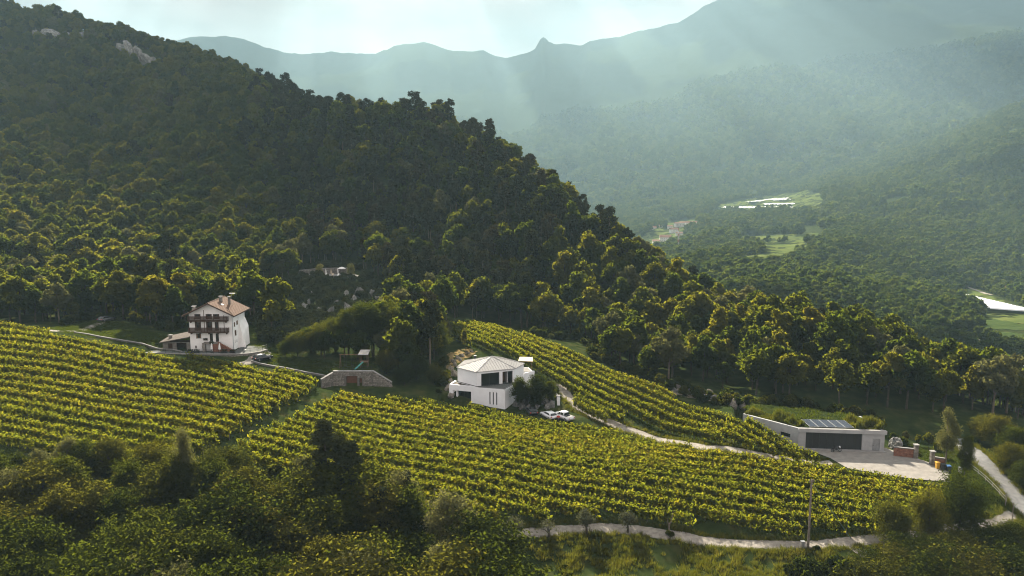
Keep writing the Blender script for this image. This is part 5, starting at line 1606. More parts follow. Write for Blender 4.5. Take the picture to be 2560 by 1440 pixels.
# ------------------------------------------------------------------ the winery
def winery():
    W0_, W1_, W2_ = [p[:2] for p in WIN]
    zt = 3.96
    b = B('winery', (W1_[0] + 6, W1_[1] + 3, 0), 'low grey flat-roofed winery with dark wide gate, grass roof and solar panels', 'building')
    cm = M['concrete']
    a, d, n, L = unit2(W1_, W2_)
    g0, g1 = .088 * L, .735 * L
    dr = (.855 * L, .94 * L)
    b.wall('front_wall', W1_, W2_, -.4, zt - .62, .4, [(g0, g1, .1, 3.22), (dr[0], dr[1], .1, 2.4)], cm, s1=L - .15)
    b.wb('fascia', W1_, W2_, -.05, L + .1, zt - .617, zt, -.55, .35, cm)
    a2, d2, n2, L2 = unit2(W0_, W1_)
    win = (L2 - 3.6, L2 - 1.6, 1.75, 2.45)
    b.wall('wing_wall', W0_, W1_, -.4, zt - .003, .4, [win], cm, s1=L2 - .06)
    b.window(W0_, W1_, win[0], win[1], win[2], win[3], M['iron'], None, mull=1, sill=False)
    # gate of dark panels
    for k in range(8):
        s = g0 + (g1 - g0) * k / 8
        p = b.wb('gate_panel', W1_, W2_, s + .015, s + (g1 - g0) / 8 - .015, .11, 3.21, -.36, -.30, M['iron'])
    d_ = b.wb('grey_door', W1_, W2_, dr[0] + .01, dr[1] - .01, .1, 2.39, -.2, -.12, M['steel'])
    b.wb('door_handle', W1_, W2_, dr[0] + .15, dr[0] + .2, 1.0, 1.2, -.118, -.06, M['iron'], d_)
    b.wb('plinth', W1_, W2_, g0 - .4, L + .1, .092, .16, .002, .8, M['coping'])
    # side and back
    back = 9.0
    nb = -n
    R2 = np.array(W2_) + nb * back + d * (-1.6)
    W2i = np.array(W2_) - d * .15
    b.wall('side_wall', W2i, R2, -.4, zt - .01, .4, [], cm, s0=.41)
    roofp = [tuple(np.array(W0_) + n2 * -.42), tuple(np.array(W1_) + n2 * -.42 + nb * .5), tuple(np.array(W2_) + nb * .56), tuple(R2 + d * .4), tuple(np.array(W0_) + np.array([4.0, 7.5]))]
    b.prism('roof', roofp, zt - .5, zt - .06, M['ground'])
    # solar panels on their frame: five modules wide, each of six strips
    s0, s1 = .14 * L, .66 * L
    sw = (s1 - s0) / 5
    for k in range(5):
        q0 = s0 + k * sw + .05; q1 = s0 + (k + 1) * sw - .05
        def pt(s, o, z): 
            p = np.array(W1_) + d * s + nb * o
            return (p[0], p[1], z)
        f = b.poly('solar_panel', [pt(q0, 1.0, zt + .05), pt(q1, 1.0, zt + .05), pt(q1 - .6, 4.8, zt + .25), pt(q0 - .6, 4.8, zt + .25), pt(q0, 1.0, zt + .12), pt(q1, 1.0, zt + .12), pt(q1 - .6, 4.8, zt + .32), pt(q0 - .6, 4.8, zt + .32)], [(3, 2, 1, 0), (4, 5, 6, 7), (0, 1, 5, 4), (1, 2, 6, 5), (2, 3, 7, 6), (3, 0, 4, 7)], M['steel'])
        for j in range(6):
            t0 = (j + .08) / 6; t1 = (j + .9) / 6
            def pp(s, t): return pt(s - .6 * t, 1.0 + 3.8 * t, zt + .124 + .2 * t)
            V = [pp(q0 + .08, t0), pp(q1 - .08, t0), pp(q1 - .08, t1), pp(q0 + .08, t1)]
            V += [(v[0], v[1], v[2] + .02) for v in V]
            b.poly('cell_strip', V, [(3, 2, 1, 0), (4, 5, 6, 7), (0, 1, 5, 4), (1, 2, 6, 5), (2, 3, 7, 6), (3, 0, 4, 7)], M['panel_glass'], f)
    b.wb('roof_edge', W1_, W2_, .02, L - .02, zt + .002, zt + .05, -.35, .3, M['coping'])
    # grass of the roof
    def tuft(poly, n, h, zb, nm, lm=None):
        P = []
        poly = np.array(poly)
        while len(P) < n:
            q = rng.uniform(poly.min(0), poly.max(0), (n, 2))
            q = q[poly_dist(poly, q[:, 0], q[:, 1]) < 1e-6]
            P.extend(q.tolist())
        P = np.array(P[:n])
        hh = h * np.clip(3.2 * fbm(P[:, 0] / 1.9, P[:, 1] / 1.9, 2, 4) - .75, .12, 1.5) * rng.uniform(.5, 1.1, n)
        base = np.concatenate([P, np.full((n, 1), zb)], 1)
        a = rng.uniform(0, 6.283, n)
        side = np.stack([np.cos(a), np.sin(a), np.zeros(n)], 1) * .05
        tip = base + np.stack([rng.normal(0, .12, n), rng.normal(0, .12, n), hh], 1)
        V = np.stack([base - side, base + side, tip + side * .3, tip - side * .3], 1).reshape(-1, 3)
        me = mesh_np(nm, V - b.o, np.arange(4 * n).reshape(-1, 4), lm or M['leaf_grass'])
        tag(b.add(nm, me), kind='stuff')
    def q(s, o): 
        p = np.array(W1_) + d * s + nb * o
        return (p[0], p[1])
    tuft([q(.68 * L, .7), q(.99 * L, .7), q(.95 * L, 6), q(.60 * L, 6)], 3000, 1.5, zt - .06, 'roof_grass')
    tuft([tuple(np.array(W0_) - n2 * .4), tuple(np.array(W0_) + d2 * 7 - n2 * .5), tuple(np.array(W0_) + d2 * 7 - n2 * 3), tuple(np.array(W0_) - n2 * 4)], 2600, .9, zt - .06, 'roof_grass')
    tuft([tuple(np.array(W0_) + d2 * 6 - n2 * .9), q(-.5, 1.2), q(.10 * L, 1.6), q(.02 * L, 6), tuple(np.array(W0_) + d2 * 4 - n2 * 4.5)], 3000, 1.4, zt - .06, 'roof_grass')
    tuft([q(-.2, 5.2), q(.97 * L, 5.2), q(.88 * L, 9.4), tuple(np.array(W0_) + np.array([4.0, 7.3])), tuple(np.array(W0_) + np.array([1.0, 4.0]))], 4200, .5, zt - .06, 'roof_grass', M['leaf_lawn'])
    return b
winery()
def motorbike():
    a, d, n, L = unit2(WIN[1], WIN[2])
    p = a + d * (.42 * L) + n * 1.3
    o = thing('motorbike', (p[0], p[1], .092), math.atan2(d[1], d[0]) + R(12), 'black motorbike with a white fairing parked at the winery gate', 'motorbike')
    def part(nm, me, par=None): return link(bpy.data.objects.new(nm, me), par or o)
    def tb(nm, P, r, mat, par=None, sides=8):
        r = [r] * len(P) if not hasattr(r, '__len__') else r
        v, f = tube(P, r, sides)
        return part(nm, mesh_np(nm, v, f, mat, True), par)
    for x_ in (-.7, .72):
        a_ = np.linspace(0, 2 * math.pi, 17)
        w = tb('wheel', np.stack([x_ + .27 * np.cos(a_), 0 * a_, .31 + .27 * np.sin(a_)], 1), .05, M['tyre'])
        tb('hub', [(x_, -.06, .31), (x_, .06, .31)], .14, M['rim'], w)
    tb('frame', [(-.7, 0, .31), (-.2, 0, .42), (.25, 0, .45), (.45, 0, .85), (.72, 0, .31)], [.05, .1, .12, .06, .04], M['iron'])
    tb('tank', [(-.1, 0, .82), (.15, 0, .9), (.42, 0, .86)], [.1, .17, .1], M['car_dark'])
    tb('seat', [(-.8, 0, .9), (-.45, 0, .8), (-.08, 0, .8)], [.07, .13, .1], M['tyre'])
    tb('fairing', [(.45, 0, .95), (.62, 0, .95), (.78, 0, .72)], [.16, .2, .08], M['car_white'])
    tb('handlebar', [(.38, -.36, 1.0), (.45, 0, .96), (.38, .36, 1.0)], .025, M['iron'])
    tb('exhaust', [(.1, .16, .35), (-.5, .18, .38), (-.85, .18, .5)], [.04, .05, .07], M['rim'])
motorbike()

def gate_pillar(px, py, label, hgt=2.5, mat=None, w=.62):
    p = at_z(px, py, 0)
    b = B('gate_pillar', (p[0], p[1], 0), label, 'pillar')
    nrow = 7
    for r_ in range(nrow):
        z0 = r_ * hgt / nrow; z1 = (r_ + 1) * hgt / nrow - .012
        for k in range(2):
            s0 = -w / 2 + k * w / 2 + (.08 if r_ % 2 else -.08) * (k == 1); 
            e = (-w / 2 if k == 0 else (.0 + (.08 if r_ % 2 else -.08))), ((.0 + (.08 if r_ % 2 else -.08)) - .012 if k == 0 else w / 2)
            j = rng.uniform(-.015, .015, 4)
            b.prism('stone_block', [(p[0] + e[0] + j[0], p[1] - w / 2 + j[1]), (p[0] + e[1], p[1] - w / 2 + j[2]), (p[0] + e[1] + j[3], p[1] + w / 2), (p[0] + e[0], p[1] + w / 2)], z0, z1, mat or M['stone'])
    b.prism('cap', [(p[0] - w * .68, p[1] - w * .68), (p[0] + w * .68, p[1] - w * .68), (p[0] + w * .68, p[1] + w * .68), (p[0] - w * .68, p[1] + w * .68)], hgt, hgt + .14, M['coping'])
    return p
pA = gate_pillar(2288.5, 1146, 'stone gate pillar joined to a brick wall at the yard entrance')
pB = gate_pillar(2329, 1163, 'stone gate pillar beside the yellow bin at the yard entrance')
def brick_wall(A, Bq, h, label, cols):
    a, d, n, L = unit2(A, Bq)
    b = B('brick_wall', (*(a + d * L / 2), 0), label, 'wall')
    b.wall('core', A, Bq, -.3, h, .24, [], M['mortar'])
    nr = int(h / .26)
    for r_ in range(nr):
        s = -.2 if r_ % 2 else 0
        while s < L - .1:
            s0, s1 = max(0, s) + .012, min(L, s + .5) - .012
            if s1 - s0 > .1:
                b.wb('brick', A, Bq, s0, s1, r_ * .26 + .012, (r_ + 1) * .26 - .012, .001, .035, M['brick'])
            s += .5
    b.wb('coping', A, Bq, -.02, L, h + .003, h + .09, -.3, .07, M['coping'])
brick_wall((pA[0] - 3.4, pA[1] + 1.2), (pA[0] - .36, pA[1] + .1), 1.7, 'low red brick wall running from the gate pillar towards the winery rock', 8)
brick_wall((pB[0] + .36, pB[1] - .1), (pB[0] + 2.0, pB[1] - 1.0), 1.5, 'short red brick wall behind the waste bins', 4)
def bin_(px, py, body, lid, label, h=1.05):
    p = at_z(px, py, 0)
    g = float(ground(p[0], p[1]))
    b = B('waste_bin', (p[0], p[1], g), label, 'bin')
    x, y = p[0], p[1]
    bw_, tw = .24, .32
    V = [(x - bw_, y - bw_, g + .08), (x + bw_, y - bw_, g + .08), (x + bw_, y + bw_, g + .08), (x - bw_, y + bw_, g + .08), (x - tw, y - tw, g + h), (x + tw, y - tw, g + h), (x + tw, y + tw, g + h), (x - tw, y + tw, g + h)]
    b.poly('body', V, [(3, 2, 1, 0), (4, 5, 6, 7), (0, 1, 5, 4), (1, 2, 6, 5), (2, 3, 7, 6), (3, 0, 4, 7)], body)
    b.poly('lid', [(x - tw - .04, y - tw - .05, g + h + .003), (x + tw + .04, y - tw - .05, g + h + .003), (x + tw + .04, y + tw + .04, g + h + .003), (x - tw - .04, y + tw + .04, g + h + .003), (x - tw, y - tw, g + h + .1), (x + tw, y - tw, g + h + .1), (x + tw, y + tw, g + h + .14), (x - tw, y + tw, g + h + .14)], [(3, 2, 1, 0), (4, 5, 6, 7), (0, 1, 5, 4), (1, 2, 6, 5), (2, 3, 7, 6), (3, 0, 4, 7)], lid)
    for s in (-1, 1):
        b.tube('wheel', [(x + s * .2, y + .3, g + .1), (x + s * .26, y + .3, g + .1)], .1, M['tyre'], None, 8)
    b.tube('handle', [(x - .22, y + tw + .06, g + h), (x + .22, y + tw + .06, g + h)], .02, M['iron'], None, 5)
yel = flat_mat('bin_yellow', (0.55, 0.30, 0.03), .5); blu = flat_mat('bin_blue', (0.03, 0.10, 0.25), .5); blk = flat_mat('bin_black', (0.025, 0.03, 0.03), .6)
bin_(2343, 1172, yel, yel, 'bright yellow wheeled waste bin beside the gate pillar', 1.15)
bin_(2357, 1176, blk, blk, 'black wheeled waste bin between the yellow and the blue bin')
bin_(2371, 1179, blk, blu, 'dark waste bin with a blue lid, last of the row of bins')
def cabinet(px, py, h, label, w=.5, y1=None):
    p = hit(px, py)
    b = B('utility_cabinet', p, label, 'cabinet')
    x, y, g = p
    b.prism('case', [(x - w / 2, y - .16), (x + w / 2, y - .16), (x + w / 2, y + .16), (x - w / 2, y + .16)], g - .1, g + h, M['coping'])
    b.prism('roof', [(x - w / 2 - .05, y - .21), (x + w / 2 + .05, y - .21), (x + w / 2 + .05, y + .21), (x - w / 2 - .05, y + .21)], g + h + .002, g + h + .07, M['steel'])
    b.prism('door', [(x - w / 2 + .05, y - .19), (x + w / 2 - .05, y - .19), (x + w / 2 - .05, y - .163), (x - w / 2 + .05, y - .163)], g + .1, g + h - .06, M['steel'])
cabinet(2400, 1184, 1.1, 'grey metal utility cabinet between the bins and the road')
cabinet(2006, 1371, 1.0, 'pale grey utility cabinet at the foot of the pole', .45)

# ------------------------------------------------------------------ pole, wires, fence
def utility_pole():
    p = hit(2020, 1372)
    top = at_y(2020, 1198, p[1])[2]
    b = B('utility_pole', p, 'tall wooden utility pole beside the gravel track', 'pole')
    b.tube('pole', [(p[0], p[1], p[2] - .5), (p[0], p[1], (p[2] + top) / 2), (p[0], p[1], top)], [.17, .14, .11], M['post'], None, 10)
    b.tube('crossarm', [(p[0] - .35, p[1], top - .3), (p[0] + .35, p[1], top - .3)], .05, M['post'], None, 6)
    for s in (-.3, .3):
        b.tube('insulator', [(p[0] + s, p[1], top - .25), (p[0] + s, p[1], top - .08)], .05, M['coping'], None, 8)
    q = hit(2128, 1348)
    M['stay'] = flat_mat('stay_wire', (0.10, 0.20, 0.20), .6)
    w = B('stay_wire', q, 'thin green stay wire from the pole top down to the track', 'wire')
    w.tube('wire', [(p[0], p[1], top - .4), tuple(q)], .025, M['stay'], None, 5)
    w.tube('anchor', [(q[0], q[1], q[2] - .2), (q[0] - .1, q[1], q[2] + .5)], .05, M['iron'], None, 6)
    q2 = hit(2190, 1440)
    w2 = B('low_cable', q2, 'thin green cable running down the bushy bank', 'wire')
    s = hit(2160, 1392)
    w2.tube('cable', [(s[0], s[1], s[2] + 1.2), (q2[0], q2[1], q2[2] + .8)], .022, M['stay'], None, 5)
    w2.tube('stake', [(s[0], s[1], s[2] - .2), (s[0], s[1], s[2] + 1.25)], .04, M['post'], None, 6)
utility_pole()
for i, (px, py, top) in enumerate(((2208, 1392, 1361), (2237, 1375, 1346), (2529, 1315, 1258), (2513, 1265, 1232))):
    p = hit(px, py)
    t = at_y(px, top, p[1])[2]
    b = B('fence_post', p, ['weathered fence post at the top of the bushy bank beside the side track', 'weathered fence post at the end of the gravel track under the dark trees', 'tall thin post standing beside the narrow road bend', 'short thin post between the gravel track and the road'][i], 'post')
    b.tube('post', [(p[0], p[1], p[2] - .3), (p[0], p[1], t)], [.07, .05], M['post'], None, 6)
    b.tube('post_cap', [(p[0], p[1], t), (p[0], p[1], t + .05)], [.065, .03], M['post'], None, 6)
rl = np.array(W2([(2425, 1172), (2455, 1195), (2490, 1228), (2515, 1258)]))
railing('road_railing', rl, ground(rl[:, 0], rl[:, 1]), 'pale metal railing along the inner edge of the narrow road', .9, 2.2, M['coping'], pr=.04)
def stump_post(px, py):
    p = hit(px, py)
    b = B('gate_post', p, 'white gate post at the top of the lane to the new house', 'post')
    x, y, g = p
    b.prism('pillar', [(x - .3, y - .3), (x + .3, y - .3), (x + .3, y + .3), (x - .3, y + .3)], g - .3, g + 2.0, M['house_white'])
    b.prism('cap', [(x - .38, y - .38), (x + .38, y - .38), (x + .38, y + .38), (x - .38, y + .38)], g + 2.003, g + 2.12, M['coping'])
stump_post(1396, 1012)
rw = resample_lin(np.array(W2([(1378, 972), (1388, 990), (1398, 1008)])), 2.0)
path_wall('ramp_wall', rw, ground(rw[:, 0], rw[:, 1]) - .8, ground(rw[:, 0], rw[:, 1]) + .9, .4, M['mortar'], M['coping'], 'low stone wall along the lane beside the new house', 'wall')

# ------------------------------------------------------------------ the person by the pickup
def person():
    p = hit(1397, 1057)
    o = thing('person', tuple(p), R(25), 'person in a red shirt and dark trousers standing between the two white cars', 'person')
    def skin(nm, verts, edges, rad, mat):
        me = bpy.data.meshes.new(nm); me.from_pydata(verts, edges, []); me.update()
        ob = link(bpy.data.objects.new(nm, me), o)
        md = ob.modifiers.new('skin', 'SKIN')
        for k, r_ in enumerate(rad):
            me.skin_vertices[0].data[k].radius = (r_, r_ * .85)
        me.skin_vertices[0].data[0].use_root = True
        ob.modifiers.new('sub', 'SUBSURF').levels = 1
        me.materials.append(mat)
        return ob
    skinm = flat_mat('skin', (0.35, 0.20, 0.14), .6); red = flat_mat('red_shirt', (0.42, 0.03, 0.03), .9); trou = flat_mat('dark_trousers', (0.02, 0.022, 0.03), .9); hair = flat_mat('hair', (0.02, 0.014, 0.01), .8)
    verts = [(0, 0, .98), (0, 0, 1.2), (0, 0, 1.42), (0, .0, 1.52), (0, .02, 1.66), (-.1, 0, .92), (-.11, -.02, .5), (-.11, 0, .09), (-.11, -.13, .05), (.1, 0, .92), (.12, .02, .5), (.12, .04, .09), (.12, -.10, .05),
             (-.19, 0, 1.40), (-.25, .02, 1.14), (-.23, -.12, .90), (.19, 0, 1.40), (.26, .03, 1.14), (.22, -.10, .92)]
    edges = [(0, 1), (1, 2), (2, 3), (3, 4), (0, 5), (5, 6), (6, 7), (7, 8), (0, 9), (9, 10), (10, 11), (11, 12), (2, 13), (13, 14), (14, 15), (2, 16), (16, 17), (17, 18)]
    rad = [.14, .14, .16, .055, .105, .09, .065, .045, .04, .09, .065, .045, .04, .065, .045, .035, .065, .045, .035]
    skin('body', verts, edges, rad, skinm)
    skin('shirt', [(0, 0, 1.0), (0, 0, 1.2), (0, 0, 1.43), (-.19, 0, 1.40), (-.235, .015, 1.2), (.19, 0, 1.40), (.24, .02, 1.2)], [(0, 1), (1, 2), (2, 3), (3, 4), (2, 5), (5, 6)], [.165, .165, .175, .085, .07, .085, .07], red)
    skin('trousers', [(0, 0, .98), (-.1, 0, .9), (-.11, -.02, .5), (-.11, 0, .12), (.1, 0, .9), (.12, .02, .5), (.12, .04, .12)], [(0, 1), (1, 2), (2, 3), (0, 4), (4, 5), (5, 6)], [.155, .11, .085, .07, .11, .085, .07], trou)
    skin('hair', [(0, .03, 1.70), (0, .05, 1.76)], [(0, 1)], [.11, .08], hair)
person()

# ------------------------------------------------------------------ rocks
ICO = None
def rock_mesh(seed, mat, stretch=1.0):
    bm = bmesh.new()
    bmesh.ops.create_icosphere(bm, subdivisions=4, radius=1.0)
    r2 = np.random.default_rng(seed)
    pl = r2.normal(0, 1, (16, 3)); pl /= np.linalg.norm(pl, axis=1, keepdims=True); dd = r2.uniform(.45, .9, 16)
    for v in bm.verts:
        c = np.array(v.co)
        for n_, d_ in zip(pl, dd):
            k = c @ n_
            if k > d_: c = c - n_ * (k - d_) * .9
        f1 = float(fbm(np.array(c[0] * 3.1 + seed), np.array(c[1] * 3.1 + c[2] * 2.3), 4, seed)); f2 = abs(float(fbm(np.array(c[0] * 2.0 + c[2] * 1.3 + 7), np.array(c[1] * 2.0 - c[2] + 3), 3, seed + 9)) - .45)
        c = c * (1 + .40 * (f1 - .45) - .5 * max(0, .12 - f2) * 2)
        v.co = c
    me = bpy.data.meshes.new('rock'); bm.to_mesh(me); bm.free(); me.materials.append(mat)
    return me
ROCKS = [rock_mesh(k, M['rock']) for k in range(5)]
WROCKS = [rock_mesh(20 + k, M['rock_warm']) for k in range(4)]
def rock(px, py, size, label, group=None, protos=ROCKS, sink=.35, name='rock'):
    p = hit(px, py)
    o = link(bpy.data.objects.new(name, protos[int(rng.integers(0, len(protos)))]))
    o.scale = size; o.location = (p[0], p[1], p[2] + size[2] * (1 - 2 * sink) * .5)
    o.rotation_euler = (rng.normal(0, .2), rng.normal(0, .2), rng.uniform(0, 6.28))
    return tag(o, label, 'rock', group)
for (px, py, w, h) in ((735,790,1.6,2.2),(765,785,1.7,3.2),(772,765,1.3,2.6),(800,790,1.8,3.0),(805,762,1.2,2.4),(828,795,2.0,3.2),(845,772,1.6,2.6),(862,752,1.8,3.4),(872,785,2.2,3.6),(886,765,2.0,4.0),(900,742,1.6,3.0),(915,770,1.8,3.2),(930,745,1.6,3.2),(785,742,1.3,1.8),(720,770,1.4,2.0),(945,760,1.4,2.6)):
    rock(px, py, (w * 1.1, w * .7, h * 1.15), 'pale grey limestone rib in the cliff under the upper terrace', 'limestone ribs of the cliff', sink=.3)
for (px, py, w, h) in ((660,735,1.6,1.2),(700,728,1.4,1.0)):
    rock(px, py, (w, w, h), 'grey rock on the shaded bank behind the chalet', 'rocks behind the chalet')
for (px, py, w, h) in ((1118,950,1.1,1.3),(1126,925,1.0,1.2),(1133,905,.9,1.0),(1143,897,.8,.8),(1155,890,.9,.7),(1121,975,1.1,1.5),(1168,884,.7,.6),(1134,938,1.2,1.5),(1128,990,1.0,1.3),(1122,938,.8,1.0),(1138,915,.8,.9),(1150,902,.7,.7),(1117,962,.8,1.0),(1128,960,1.0,1.2),(1180,880,.6,.5)):
    rock(px, py, (w, w, h), 'pale boulder heaped on the dry bank beside the new house', 'boulders beside the new house', WROCKS)
for (px, py, w, h) in ((1296,1012,1.4,2.0),(1312,1008,1.6,2.6),(1330,1006,1.7,2.7),(1348,1006,1.7,2.7),(1364,1009,1.5,2.2),(1380,1015,1.1,1.4),(1305,1020,1.2,1.5),(1340,1020,1.3,1.7),(1322,1022,1.1,1.3),(1370,1020,1.0,1.1)):
    rock(px, py, (w, w * .8, h), 'dark rock mass between the new house and the lane', 'rocks under the house trees')
for k in range(16):
    px = 1660 + k * 13 + rng.uniform(-5, 5)
    rock(px, 968 + (px - 1660) * .25 + rng.uniform(-9, 5), (rng.uniform(.7, 1.5), rng.uniform(.6, 1.1), rng.uniform(.7, 1.5)), 'pale rubble rock in the quarry bank below the wood', 'rubble of the quarry bank', WROCKS if k % 2 else ROCKS)
rock(2240, 1124, (1.7, 1.2, 2.6), 'grey rock face leaning against the right end of the winery', name='leaning_rock')
for (px, py, w, h) in ((300,135,5,7),(322,140,6,8),(345,150,6,8),(365,160,6,7),(385,172,5,6),(95,92,5,4),(130,96,7,5),(165,98,8,5),(200,100,7,5),(425,190,3,2.5)):
    rock(px, py, (w * 1.25, w * .8, h * 1.35), 'pale cliff face breaking through the wood near the hilltop', 'cliffs near the hilltop', sink=.15)
bank = W2([(1105,905),(1120,884),(1165,868),(1195,880),(1170,896),(1140,910),(1120,940)])
M['dry'] = surf_mat('dry_grass', [(0.3, (0.13, 0.095, 0.04)), (0.7, (0.24, 0.18, 0.085))], .8, 9, 1.0, .5, .1, 0)
def drape(name, poly, mat, off=.06, step=1.2, kind='structure'):
    poly = np.array(poly)
    mn, mx = poly.min(0), poly.max(0)
    xs = np.arange(mn[0], mx[0] + step, step); ys = np.arange(mn[1], mx[1] + step, step)
    X, Y = np.meshgrid(xs, ys)
    ins = poly_dist(poly, X, Y) + (fbm(X / (step * 4), Y / (step * 4), 3, 17) - .45) * step * 5 < step * .5
    Z = ground(X, Y) + off
    cell = ins[:-1, :-1] & ins[1:, :-1] & ins[:-1, 1:] & ins[1:, 1:]
    idx = np.arange(X.size).reshape(X.shape)
    F = np.stack([idx[:-1, :-1], idx[:-1, 1:], idx[1:, 1:], idx[1:, :-1]], -1)[cell]
    if not len(F): return None
    V = np.stack([X, Y, Z], -1).reshape(-1, 3)
    used = np.unique(F); re_ = np.full(len(V), -1); re_[used] = np.arange(len(used))
    return tag(link(bpy.data.objects.new(name, mesh_np(name, V[used], re_[F], mat, True))), kind=kind)
drape('dry_bank', bank, M['dry'], .07, .22)
M['soil'] = surf_mat('bare_soil', [(0.3, (0.12, 0.10, 0.075)), (0.7, (0.25, 0.215, 0.165))], .9, 9, 1.0, .6, .1, 0)
drape('quarry_floor', W2([(1660,975),(1720,972),(1790,985),(1850,1008),(1840,1016),(1760,1000),(1690,988)]), M['soil'], .07, .22)

# ------------------------------------------------------------------ upper terrace with parasols
def up(px, Y, z): 
    d = ray(px, 690); return (d[0] / d[1] * Y, Y)
ub = [up(748, 288, 0), up(790, 289, 0), up(840, 289.3, 0), up(882, 289, 0)]
path_wall('terrace_back_wall', ub, np.full(4, UT_Z - .5), np.array([UT_Z + 1.5, UT_Z + 2.0, UT_Z + 2.2, UT_Z + 2.3]), .5, M['mortar'], M['coping'], 'stone wall at the back of the upper parasol terrace', 'wall', stones=.75)
uf = [up(806, 280.5, 0), up(835, 279.8, 0), up(868, 279.8, 0), up(915, 281, 0)]
path_wall('terrace_front_wall', uf, np.full(4, UT_Z - 3.0), np.array([UT_Z - .1, UT_Z + .05, UT_Z + .05, UT_Z + .3]), .5, M['mortar'], M['coping'], 'stone wall holding up the front of the upper parasol terrace', 'wall', stones=.75)
sheet('upper_terrace', [up(772, 281.0, 0), up(905, 281.2, 0), up(884, 288.6, 0), up(756, 287.6, 0)], UT_Z + .1, M['coping'])
for px, Y, c, lb in ((794, 285, 'white_cloth', 'white folded parasol left of the clipped tree on the upper terrace'), (815, 284, 'white_cloth', 'white folded parasol behind the loungers on the upper terrace'), (828, 283, 'cream_cloth', 'beige folded parasol on the upper terrace'), (845, 286, 'white_cloth', 'white folded parasol beside the open one on the upper terrace')):
    q = up(px, Y, 0)
    folded_parasol(q[0], q[1], UT_Z + .1, 2.6, lb, M[c])
def open_parasol():
    q = up(855, 287, 0); z = UT_Z + .1
    b = B('open_parasol', (q[0], q[1], z), 'white open parasol on the upper terrace', 'parasol')
    b.tube('pole', [(q[0], q[1], z), (q[0], q[1], z + 2.7)], .04, M['steel'], None, 6)
    n = 10
    V = [(q[0], q[1], z + 2.85)] + [(q[0] + 1.5 * math.cos(6.283 * k / n), q[1] + 1.5 * math.sin(6.283 * k / n), z + 2.2) for k in range(n)] + [(q[0] + .8 * math.cos(6.283 * k / n), q[1] + .8 * math.sin(6.283 * k / n), z + 2.66) for k in range(n)]
    F = []
    for k in range(n):
        j = (k + 1) % n
        F += [(0, n + 1 + k, n + 1 + j), (n + 1 + k, 1 + k, 1 + j, n + 1 + j)]
    b.poly('canopy', V, F, M['white_cloth'])
    b.tube('base', [(q[0], q[1], z), (q[0], q[1], z + .1)], .35, M['iron'], None, 10)
open_parasol()
def lounger(px, Y, lb, cloth):
    q = up(px, Y, 0); z = UT_Z + .1
    b = B('sun_lounger', (q[0], q[1], z), lb, 'lounger')
    x, y = q
    b.prism('bed', [(x - .3, y - .9), (x + .3, y - .9), (x + .3, y + .35), (x - .3, y + .35)], z + .3, z + .4, cloth)
    b.poly('backrest', [(x - .3, y + .36, z + .3), (x + .3, y + .36, z + .3), (x + .3, y + 1.0, z + .8), (x - .3, y + 1.0, z + .8), (x - .3, y + .36, z + .4), (x + .3, y + .36, z + .4), (x + .3, y + 1.0, z + .9), (x - .3, y + 1.0, z + .9)], [(3, 2, 1, 0), (4, 5, 6, 7), (0, 1, 5, 4), (1, 2, 6, 5), (2, 3, 7, 6), (3, 0, 4, 7)], cloth)
    for dx in (-.25, .25):
        for dy in (-.8, .25):
            b.tube('leg', [(x + dx, y + dy, z), (x + dx, y + dy, z + .3)], .03, M['steel'], None, 5)
for px, Y, lb, c in ((814, 282.2, 'white sun lounger next to the clipped tree on the upper terrace', 'white_cloth'), (831, 282.4, 'beige sun lounger in the middle of the upper terrace', 'cream_cloth'), (845, 282.2, 'white sun lounger near the tall hedge tree on the upper terrace', 'white_cloth')):
    lounger(px, Y, lb, M[c])
def clipped_tree(px, Y, h, w, label):
    q = up(px, Y, 0); g = float(ground(q[0], q[1]))
    C = np.array([(rng.normal(0, w * .1), rng.normal(0, w * .1), h * t) for t in np.linspace(.25, .85, 7)])
    built = (clump_crown(C, np.full(7, w * .48), 1500, .13, flat=.8), tube([(0, 0, -.3), (0, 0, h * .5)], [.12, .08], 6))
    pr = Proto('clipped_tree', built, M['leaf_pale'], M['bark'])
    plant(pr, 'clipped_tree', (q[0], q[1], g), 0, 1.0, label, 'tree')
clipped_tree(799.6, 281.5, 4.4, 2.5, 'round-topped clipped tree at the left end of the upper terrace wall')
clipped_tree(877, 281.5, 4.6, 2.7, 'square clipped tree at the right end of the upper terrace')
fp = np.array(W2([(745, 722), (765, 712), (790, 702)]))
railing('steps_railing', fp, ground(fp[:, 0], fp[:, 1]), 'dark wooden railing along the grassy path up to the parasol terrace', .9, 2.5, M['dark_wood'], pr=.05)

